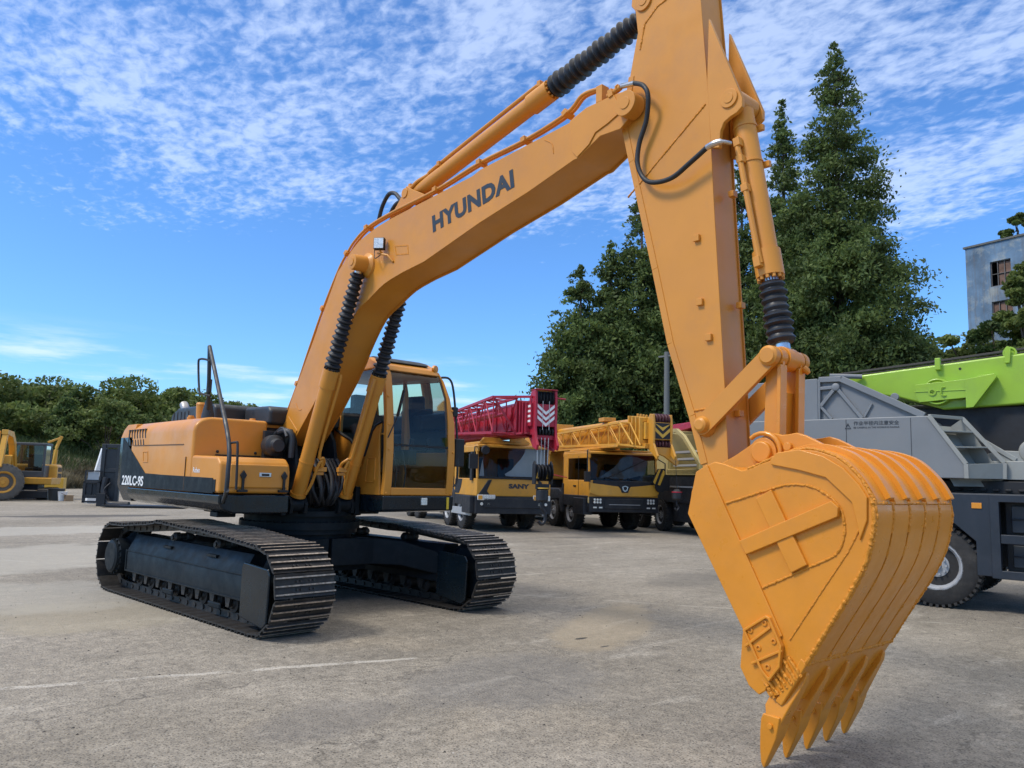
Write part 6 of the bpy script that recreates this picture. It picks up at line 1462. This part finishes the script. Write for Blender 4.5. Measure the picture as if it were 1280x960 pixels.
m = MB(); m.tube([(.1, .4, 1.1), (.15, .35, .6), (.25, .55, .15), (.4, .9, .08), (.5, 1.4, .08)], .13, 10, smooth=4); m.tube([(.2, .6, .9), (.3, .4, .6), (.35, .6, .3)], .03, 8, smooth=4); m.box(-.2, .4, .2, .5, .0, .5); m.build('fork_arm', [CHASS], FL, bevel=.02)
m = MB(); m.box(.2, 1.3, .6, 3.5, .03, .09); m.build('dark_ground_slab', [CHASS], FL)  # flat dark slab along the ground
WPst = thing('white_boom', 'white slanted boom standing behind the black forklift mast', 'crane boom', (*(-27.211,4.863), 0), 0.0)
m = MB(); b0_ = Vector((0, 0, 0)); P0 = Vector((*(-27.247,4.721), 0.761))-Vector((*(-27.211,4.863), 0)); P1_ = Vector((*(-27.174,5.006), 2.257))-Vector((*(-27.211,4.863), 0)); m.bar(P0, P1_, .22, .2, up=(1, 0, 0)); m.box(-.4, .3, -.4, .4, 0, P0.z+.1); m.build('boom', [WHITE], WPst, bevel=.02)

# ================================================================ bank, trees, building
LEAF_C = leafmat('conifer_needles', (0.055, 0.092, 0.028), (0.15, 0.20, 0.055), .42)
LEAF_B = leafmat('broad_leaves', (0.072, 0.112, 0.026), (0.18, 0.22, 0.062), .42)
LEAF_L = leafmat('light_leaves', (0.085, 0.125, 0.03), (0.19, 0.23, 0.07), .4)
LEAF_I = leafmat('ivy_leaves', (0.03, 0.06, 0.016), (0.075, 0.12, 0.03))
BARK = mat('bark', (.10, .075, .055), .85, noise=.25, nscale=5, bump=.4, bscale=12)
GRASSM = leafmat('grass_blades', (0.04, 0.07, 0.016), (0.10, 0.12, 0.04), .15)
DRYM = leafmat('dry_grass_blades', (0.16, 0.13, 0.07), (0.24, 0.20, 0.12), .15)
def leaf_mesh(name, pts, size, seed, material, parent, droop=0.0, aspect=1.6):
    rg = np.random.default_rng(seed); n = len(pts); P = np.asarray(pts, float)
    a = rg.normal(size=(n, 3)); a[:, 2] -= droop; a /= np.linalg.norm(a, axis=1)[:, None]
    b = rg.normal(size=(n, 3)); b -= a*(a*b).sum(1)[:, None]; b /= np.linalg.norm(b, axis=1)[:, None]
    s = (size*rg.uniform(.6, 1.35, n))[:, None]
    a = a*s*aspect*.5; b = b*s*.5
    V = np.stack([P-a, P+b*.9-a*.1, P+a, P-b*.9+a*.1], 1).reshape(-1, 3)
    me = bpy.data.meshes.new(name); me.vertices.add(4*n); me.vertices.foreach_set('co', V.ravel()); me.loops.add(4*n); me.loops.foreach_set('vertex_index', np.arange(4*n, dtype=np.int32))
    me.polygons.add(n); me.polygons.foreach_set('loop_start', np.arange(0, 4*n, 4, dtype=np.int32)); me.materials.append(material); me.update(); me.validate()
    o = bpy.data.objects.new(name, me); COL.objects.link(o); o.parent = parent; return o
def conifer(label, x, y, h, w, n, seed, size=.17, base=.06, group='tall dark conifers behind the cranes', z0=0.0, lean=0.0, power=.85):
    T = thing('conifer_tree', label, 'tree', (x, y, z0), 0, group); rg = np.random.default_rng(seed)
    m = MB(); m.tube([(0, 0, 0), (.05, .02, h*.3), (-.03, .05, h*.6), (0, 0, h*.95)], [.34, .30, .16, .015], 10)
    area = h*w; nc = int(area*9.5); pts = []; rs = []
    lob = rg.uniform(.72, 1.15, (9, 14))
    for i in range(nc):
        t = 1-np.sqrt(rg.random())*(1-base) if i % 12 else rg.uniform(.86, 1.0); t = min(t, .995); az = rg.uniform(0, 2*np.pi)
        a_i = az/(2*np.pi)*9; l0 = lob[int(a_i) % 9, int(t*13)]; l1 = lob[(int(a_i)+1) % 9, int(t*13)]; lf = l0+(l1-l0)*(a_i-int(a_i))
        L = w*(1-t)**power*lf+.05; rr = L*(1-.75*rg.random()**1.6); up = .10+.55*t
        c = np.array([np.cos(az)*rr, np.sin(az)*rr, h*t+up*(rr-L*.5)-.12*rr*rr/max(L, .5)])
        s_ = (.18+.055*L)*rg.uniform(.6, 1.35)*min(1, .38+(1-t)*2.6)
        if i % 9 == 0 and L > .6: m.tube([(0, 0, c[2]-up*rr-.1), tuple(c*np.array([.6, .6, 1])-np.array([0, 0, .05])), tuple(c)], [.045+.008*L, .03, .01], 5)
        pts.append((c, s_, az)); rs.append(s_**2)
    rs = np.array(rs); rs /= rs.sum(); out = []
    for (c, s_, az), f_ in zip(pts, rs):
        k = max(4, int(n*f_)); q = rg.normal(size=(k, 3))*np.array([s_*1.25, s_*.8, s_*.55]); q[:, 2] -= .35*np.abs(q[:, 0])
        ca, sa = np.cos(az), np.sin(az); out.append(c+np.stack([q[:, 0]*ca-q[:, 1]*sa, q[:, 0]*sa+q[:, 1]*ca, q[:, 2]], 1))
    m.build('trunk', [BARK], T); leaf_mesh('crown', np.concatenate(out), size, seed, LEAF_C, T, droop=.6, aspect=2.0); return T
def broadleaf(label, x, y, h, w, n, seed, size=.2, mat_=None, z0=0.0, group='broadleaf trees beyond the yard', trunk=.3, lo=.25, name='broadleaf_tree', ncl=38):
    T = thing(name, label, 'tree', (x, y, z0), 0, group); rg = np.random.default_rng(seed); m = MB(); m.tube([(0, 0, -.3), (.1, 0, h*.25), (0, .1, h*.5)], [trunk, trunk*.8, trunk*.5], 8)
    C = []
    for i in range(ncl):
        a = rg.uniform(0, 2*np.pi); u = rg.uniform(lo, 1); r = w*np.sqrt(max(0.03, 1-((u-.5)/.56)**2))*rg.uniform(.35, 1.0)
        c = np.array([r*np.cos(a), r*np.sin(a), h*u-h*.07*rg.random()]); C.append((c, w*rg.uniform(.20, .36)))
        if i % 2 == 0: m.tube([(0, .05, h*rg.uniform(.18, .42)), tuple(c*np.array([.5, .5, .82])), tuple(c)], [trunk*.4, trunk*.22, .03], 5)
    pts = []
    for c, r in C:
        k = n//ncl; v = rg.normal(size=(k, 3)); v /= np.linalg.norm(v, axis=1)[:, None]; rr = r*rg.uniform(.35, 1.05, k)**.6; q = c+v*rr[:, None]*np.array([1.15, 1.15, .62]); pts.append(q)
    m.build('trunk', [BARK], T); leaf_mesh('crown', np.concatenate(pts), size, seed+5, mat_ or LEAF_B, T); return T
# tall conifers
conifer('tallest pointed conifer, its tip highest in the photo, right of the arm', *(-9.977,35.548), 25.897, 5.5, 200000, 11, size=.115, power=.84)
conifer('conifer between the arm and the tallest one, second highest tip', *(-13.396,36.06), 23.918, 3.9, 100000, 12, size=.12, power=.88)
conifer('dark conifer directly behind the bucket cylinder', *(-16.453,36.601), 21.315, 4.0, 69750, 13, size=.13, power=.75)
conifer('conifer left of the arm whose tip shows beside the arm hose', *(-20.743,32.367), 19.666, 5.0, 108500, 14, size=.13, power=.8)
conifer('mid-height conifer above the yellow lattice jib', *(-21.523,30.415), 15.918, 4.2, 85250, 15, size=.13, base=.03, power=.85)
conifer('lower conifer above the red boom head, leftmost of its row', *(-22.142,28.51), 14.06, 4.2, 93000, 16, size=.125, base=.02, power=.78)
conifer('full-bottomed conifer just behind the arm beside the utility pole', *(-19.89,35.521), 19.895, 4.6, 69750, 17, size=.14, base=.02, power=.75)
broadleaf('round dark tree filling the gap below the conifers above the yellow crane', *(-23.386,34.082), 9.5, 4.6, 15000, 31, size=.22, mat_=LEAF_C, lo=.1)
broadleaf('round dark tree low behind the arm and rocker link', *(-20.609,38.677), 9.5, 5.0, 12000, 32, size=.22, mat_=LEAF_C, lo=.1)
broadleaf('round dark tree low behind the red boom head', *(-25.236,31.089), 7.5, 2.6, 9000, 33, size=.2, mat_=LEAF_C, lo=.1)
broadleaf('dark tree base under the two tallest conifers, above the grey crane', *(-14.717,39.891), 9.0, 5.2, 14000, 34, size=.22, mat_=LEAF_C, lo=.1)
broadleaf('dark tree under the tallest conifer on its right', *(-11.989,43.413), 8.0, 4.4, 10000, 35, size=.22, mat_=LEAF_C, lo=.1)
# lighter shrubs and trees on the right
for u, v, dist, w, lab, sd in ((1150, 432, 60, 3.4, 'light green bushy tree beside the foot of the tallest conifer', 41), (1185, 432, 62, 3.6, 'light green bushy tree between the tallest conifer and the old building', 42), (1215, 425, 55, 2.6, 'light green bush in front of the left corner of the old building', 43),
                         (1110, 440, 64, 3.6, 'light green tree low behind the lime boom root', 44)):
    pass
broadleaf('light green bushy tree beside the foot of the tallest conifer', *(-12.423,51.861), 11.498, 4.0, 20000, 41, size=.2, mat_=LEAF_L, lo=.05, ncl=70, group='light trees before the old building')
broadleaf('light green bushy tree midway between the tallest conifer and the old building', *(-11.469,54.328), 11.728, 4.0, 20000, 42, size=.2, mat_=LEAF_L, lo=.05, ncl=70, group='light trees before the old building')
broadleaf('light green bush in front of the left corner of the old building', *(-7.231,47.294), 11.211, 2.4, 16000, 43, size=.17, mat_=LEAF_L, lo=.05, ncl=60, group='light trees before the old building')
broadleaf('light green tree low behind the root of the lime boom', *(-15.52,54.944), 11.665, 3.6, 8000, 44, size=.24, mat_=LEAF_L, lo=.3, group='light trees before the old building')
broadleaf('dark ivy-clad tree before the lower windows of the old building', *(-5.539,45.708), 11.365, 1.9, 16000, 45, size=.15, mat_=LEAF_I, lo=.05, ncl=60, group='light trees before the old building')
broadleaf('tree cut by the right edge before the old building', *(-3.545,44.171), 14.432, 1.55, 20000, 46, size=.17, mat_=LEAF_B, lo=.05, group='light trees before the old building', ncl=80)
broadleaf('small leafy tuft growing over the roof corner of the old building', *(-8.027,59.539), 1.5, .95, 3600, 47, size=.13, mat_=LEAF_B, lo=.05, trunk=.08, z0=19.997, group='light trees before the old building', ncl=12)
# row on the left
ROW = [(-20, 478, 66, 4.6, 'rounded green tree cut by the left edge of the photo'), (35, 474, 70, 4.6, 'broad green tree standing above the wheel loader'), (100, 482, 74, 4.4, 'green tree between the two broadest crowns on the left'),
       (165, 472, 68, 4.8, 'broad green tree rising above the counterweight of the big excavator'), (215, 486, 76, 4.2, 'green tree behind the engine hood of the big excavator'), (262, 494, 80, 4.0, 'green tree seen between the legs of the handrail'),
       (300, 500, 84, 3.2, 'rightmost low tree of the left row, above the dark engine housing')]
broadleaf('rounded green tree cut by the left edge of the photo', *(-70.533,7.217), 8.969, 5.6, 12000, 51, size=.26)
broadleaf('broad green tree standing above the wheel loader and small cab', *(-73.89,11.374), 9.473, 5.7, 14000, 52, size=.26)
broadleaf('green tree between the two broadest crowns on the left', *(-78.827,16.921), 9.398, 5.2, 10000, 53, size=.27)
broadleaf('broad green tree rising above the counterweight of the big excavator', *(-71.964,19.352), 10.114, 5.4, 14000, 54, size=.26)
broadleaf('green tree behind the engine hood of the big excavator', *(-78.295,25.811), 10.158, 4.8, 11000, 55, size=.27)
broadleaf('green tree seen beside the handrail of the big excavator', *(-82.471,31.796), 9.798, 4.6, 9000, 56, size=.28)
broadleaf('rightmost low tree of the left row, above the dark engine housing', *(-86.754,37.123), 10.066, 3.2, 7000, 57, size=.28)
broadleaf('pale flat-topped tree with bare twiggy stem, behind the counterweight', *(-61.029,13.888), 6.796, 3.0, 6500, 58, size=.2, mat_=LEAF_L, lo=.62, trunk=.12, ncl=24)
conifer('narrow dark cypress left of the counterweight', *(-62.688,11.255), 7.507, 2.4, 24800, 59, size=.16, base=.02, group='broadleaf trees beyond the yard', power=.7)
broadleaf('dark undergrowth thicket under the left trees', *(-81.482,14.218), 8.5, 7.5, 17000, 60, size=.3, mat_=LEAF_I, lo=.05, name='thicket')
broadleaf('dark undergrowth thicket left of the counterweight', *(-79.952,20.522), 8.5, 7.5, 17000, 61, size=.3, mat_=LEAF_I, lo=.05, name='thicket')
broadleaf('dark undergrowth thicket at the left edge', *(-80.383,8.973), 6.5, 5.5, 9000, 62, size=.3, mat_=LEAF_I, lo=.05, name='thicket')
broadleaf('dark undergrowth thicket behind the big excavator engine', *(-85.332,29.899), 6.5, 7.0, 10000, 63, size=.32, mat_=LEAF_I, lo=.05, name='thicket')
# grassy bank behind the yard
A = Vector((-47.979,2.345)); B = Vector((-64.084,29.032)); dv = (B-A); nn = Vector((-dv.y, dv.x)).normalized()
if nn.dot(A-Vector(CAM_LOC[:2])) < 0: nn = -nn
rg = random.Random(5); vs = []; NU, prof = 60, [(0, .02), (.6, .35), (1.6, .9), (4, 1.7), (8, 2.6), (14, 3.2), (30, 3.4), (60, 3.4)]
A2 = A-dv*.8; L2 = dv*3.2
for i in range(NU+1):
    for (d_, z) in prof:
        p = A2+L2*(i/NU)+nn*(d_+rg.uniform(-.3, .3)); vs.append((p.x, p.y, z*(1+rg.uniform(-.15, .15))))
k = len(prof); m = MB(); m.add(vs, [(i*k+j, (i+1)*k+j, (i+1)*k+j+1, i*k+j+1) for i in range(NU) for j in range(k-1)])
o = m.build('bank', [mat('bank_soil', (.075, .08, .035), .95, noise=.4, nscale=.8, dirt=(.16, .13, .08), dscale=.5, damt=.8, bump=.6, bscale=6)]); tag(o, 'low overgrown earth bank behind the yard', 'bank', kind='structure')
def blades(name, n, seed, d0, d1, zf, h, material, label, u0=0.15, u1=.55):
    g = np.random.default_rng(seed); t = g.uniform(u0, u1, n); d_ = g.uniform(d0, d1, n)
    P = np.array([A2.x, A2.y])+t[:, None]*np.array([L2.x, L2.y])+d_[:, None]*np.array([nn.x, nn.y]); z = np.interp(d_, [p[0] for p in prof], [p[1] for p in prof])
    az = g.uniform(0, 2*np.pi, n); hh = h*g.uniform(.5, 1.3, n)*(.7+.6*np.sin(P[:, 0]*.7)**2); w = .05*g.uniform(.7, 1.5, n)
    c = np.stack([P[:, 0], P[:, 1], z], 1); s = np.stack([np.cos(az)*w, np.sin(az)*w, 0*w], 1); tip = np.stack([g.normal(size=n)*hh*.35, g.normal(size=n)*hh*.35, hh], 1)
    V = np.stack([c-s, c+s, c+tip], 1).reshape(-1, 3); me = bpy.data.meshes.new(name); me.vertices.add(3*n); me.vertices.foreach_set('co', V.ravel()); me.loops.add(3*n); me.loops.foreach_set('vertex_index', np.arange(3*n, dtype=np.int32)); me.polygons.add(n); me.polygons.foreach_set('loop_start', np.arange(0, 3*n, 3, dtype=np.int32)); me.materials.append(material); me.update(); me.validate()
    ob = bpy.data.objects.new(name, me); COL.objects.link(ob); tag(ob, label, 'grass', kind='stuff')
blades('dry_grass', 26000, 1, -.2, 1.6, 0, .75, DRYM, 'dry brown grass along the foot of the bank')
blades('green_grass', 36000, 2, 1.5, 12, 0, .7, GRASSM, 'rough green grass and weeds covering the bank')
blades('pale_weeds', 9000, 3, 1.0, 4, 0, .6, DRYM, 'pale dry weeds scattered on the bank')
# utility pole
m = MB(); pp = (-15.342,27.697); m.tube([(pp[0], pp[1], 0), (pp[0], pp[1], 8.103)], [.17, .13], 12); m.box(pp[0]-.5, pp[0]+.5, pp[1]-.04, pp[1]+.04, 7.856, 7.938); o = m.build('utility_pole', [mat('concrete_pole', (.13, .135, .13), .8)]); tag(o, 'grey concrete utility pole standing against the dark trees left of the arm', 'pole')
# weathered building
def wall_mat():
    m = mat('blue_peeling_wall', (.13, .21, .30), .85, noise=.5, nscale=.35, dirt=(.38, .39, .35), dscale=.8, damt=1.0, bump=.3, bscale=3)
    nt = m.node_tree; b = nt.nodes['Principled BSDF']; src = b.inputs['Base Color'].links[0].from_socket
    t = nt.nodes.new('ShaderNodeTexCoord'); mp = nt.nodes.new('ShaderNodeMapping'); mp.inputs['Scale'].default_value = (1.6, 1.6, .18); nt.links.new(t.outputs['Object'], mp.inputs[0])
    n = nt.nodes.new('ShaderNodeTexNoise'); n.inputs['Scale'].default_value = 1.3; n.inputs['Detail'].default_value = 8; n.inputs['Roughness'].default_value = .7; nt.links.new(mp.outputs[0], n.inputs['Vector'])
    mr = nt.nodes.new('ShaderNodeMapRange'); nt.links.new(n.outputs['Fac'], mr.inputs[0]); mr.inputs[1].default_value = .48; mr.inputs[2].default_value = .68; mr.inputs[3].default_value = 0; mr.inputs[4].default_value = .75
    mx = nt.nodes.new('ShaderNodeMixRGB'); nt.links.new(mr.outputs[0], mx.inputs[0]); nt.links.new(src, mx.inputs[1]); mx.inputs[2].default_value = (.13, .105, .08, 1); nt.links.new(mx.outputs[0], b.inputs['Base Color']); return m
WM = wall_mat(); TB_ = thing('old_building', 'derelict building with peeling blue walls and broken windows at the right edge', 'building', (-11.18, 58.63, 0), R(-11))
wins = []
zt = 19.5; z = zt-3.25
for f_ in range(5):
    for c in range(4): wins.append((1.72+c*3.0, z-f_*2.95+.0, 1.42, 1.85))
m = MB(); xs = sorted({0.0, 14.0}|{round(w[0], 3) for w in wins}|{round(w[0]+w[2], 3) for w in wins}); zs_ = sorted({0.0, zt}|{round(w[1], 3) for w in wins}|{round(w[1]+w[3], 3) for w in wins})
for i in range(len(xs)-1):
    for j in range(len(zs_)-1):
        cx, cz = (xs[i]+xs[i+1])/2, (zs_[j]+zs_[j+1])/2
        if any(w[0] < cx < w[0]+w[2] and w[1] < cz < w[1]+w[3] for w in wins): continue
        m.add([(xs[i], 0, zs_[j]), (xs[i+1], 0, zs_[j]), (xs[i+1], 0, zs_[j+1]), (xs[i], 0, zs_[j+1]), (xs[i], .3, zs_[j]), (xs[i+1], .3, zs_[j]), (xs[i+1], .3, zs_[j+1]), (xs[i], .3, zs_[j+1])], [(0, 1, 2, 3), (7, 6, 5, 4), (0, 4, 5, 1), (1, 5, 6, 2), (2, 6, 7, 3), (3, 7, 4, 0)])
m.box(0, .3, .3, 9, 0, zt); m.box(13.7, 14, .3, 9, 0, zt); m.box(0, 14, 8.7, 9, 0, zt); m.build('wall', [WM], TB_)
m = MB(); m.box(-.12, 14.1, -.10, 9.1, zt, zt+.14); m.build('roof', [mat('roof_edge', (.12, .12, .11), .8, noise=.2)], TB_)
FRM = mat('old_window_frame', (.13, .12, .11), .8, noise=.3); BRD = mat('boarding', (.16, .09, .06), .8, noise=.4, nscale=1.5)
for q, w in enumerate(wins):
    x, z_, ww, hh = w
    m = MB(); m.frame([(x, z_), (x+ww, z_), (x+ww, z_+hh), (x, z_+hh)], [(x+.06, z_+.06), (x+ww-.06, z_+.06), (x+ww-.06, z_+hh-.06), (x+.06, z_+hh-.06)], 'y', .10, .18)
    for t_ in (.33, .66): m.box(x+ww*t_-.025, x+ww*t_+.025, .11, .17, z_+.06, z_+hh-.06)
    m.box(x+.06, x+ww-.06, .11, .17, z_+hh*.5-.02, z_+hh*.5+.02); fr = m.build('window', [FRM], TB_)
    m = MB(); rr = random.Random(q)
    for a_ in range(3):
        for b_ in range(2):
            if rr.random() < .62: m.box(x+.07+ww*.32*a_, x+.02+ww*.32*(a_+1), .19, .21, z_+.07+hh*.47*b_, z_+hh*.47*(b_+1))
    if m.v: m.build('window_boards', [BRD], fr)
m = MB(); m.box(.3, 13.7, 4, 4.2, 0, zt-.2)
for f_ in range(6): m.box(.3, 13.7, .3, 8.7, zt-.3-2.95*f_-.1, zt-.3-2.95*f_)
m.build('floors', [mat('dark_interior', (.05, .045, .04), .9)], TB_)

# loose grit and small stones on the concrete
def grit(name, n, seed, x0, x1, y0, y1, smin, smax, material, label):
    g = np.random.default_rng(seed); base = np.array([[1, 0, 0], [0, 1, 0], [-1, 0, 0], [0, -1, 0], [0, 0, 1], [0, 0, -.3]], float); fc = np.array([[0, 1, 4], [1, 2, 4], [2, 3, 4], [3, 0, 4], [1, 0, 5], [2, 1, 5], [3, 2, 5], [0, 3, 5]])
    P = np.stack([g.uniform(x0, x1, n), g.uniform(y0, y1, n), np.zeros(n)], 1); s = (smin+(smax-smin)*g.random(n)**4)[:, None, None]
    V = base[None]*s*g.uniform(.6, 1.3, (n, 6, 3)); V[:, :, 2] *= .6; a = g.uniform(0, 6.28, n); c, q = np.cos(a)[:, None], np.sin(a)[:, None]
    X = V[:, :, 0]*c-V[:, :, 1]*q; Y_ = V[:, :, 0]*q+V[:, :, 1]*c; V[:, :, 0] = X; V[:, :, 1] = Y_; V += P[:, None, :]
    F_ = (fc[None]+6*np.arange(n)[:, None, None]).reshape(-1, 3); me = bpy.data.meshes.new(name); me.from_pydata(V.reshape(-1, 3).tolist(), [], F_.tolist()); me.materials.append(material)
    o = bpy.data.objects.new(name, me); COL.objects.link(o); tag(o, label, 'gravel', kind='stuff')
grit('loose_grit', 9000, 3, -4, 9, -6, 9, .002, .011, mat('grit_stone', (.26, .235, .19), .9, noise=.5, nscale=3), 'loose pale grit and tiny stones scattered over the concrete')
grit('dark_grit', 3500, 4, -4, 9, -6, 9, .002, .013, mat('dark_grit_stone', (.05, .045, .04), .9, noise=.5, nscale=3), 'dark crumbs of rubber and dirt scattered over the concrete')
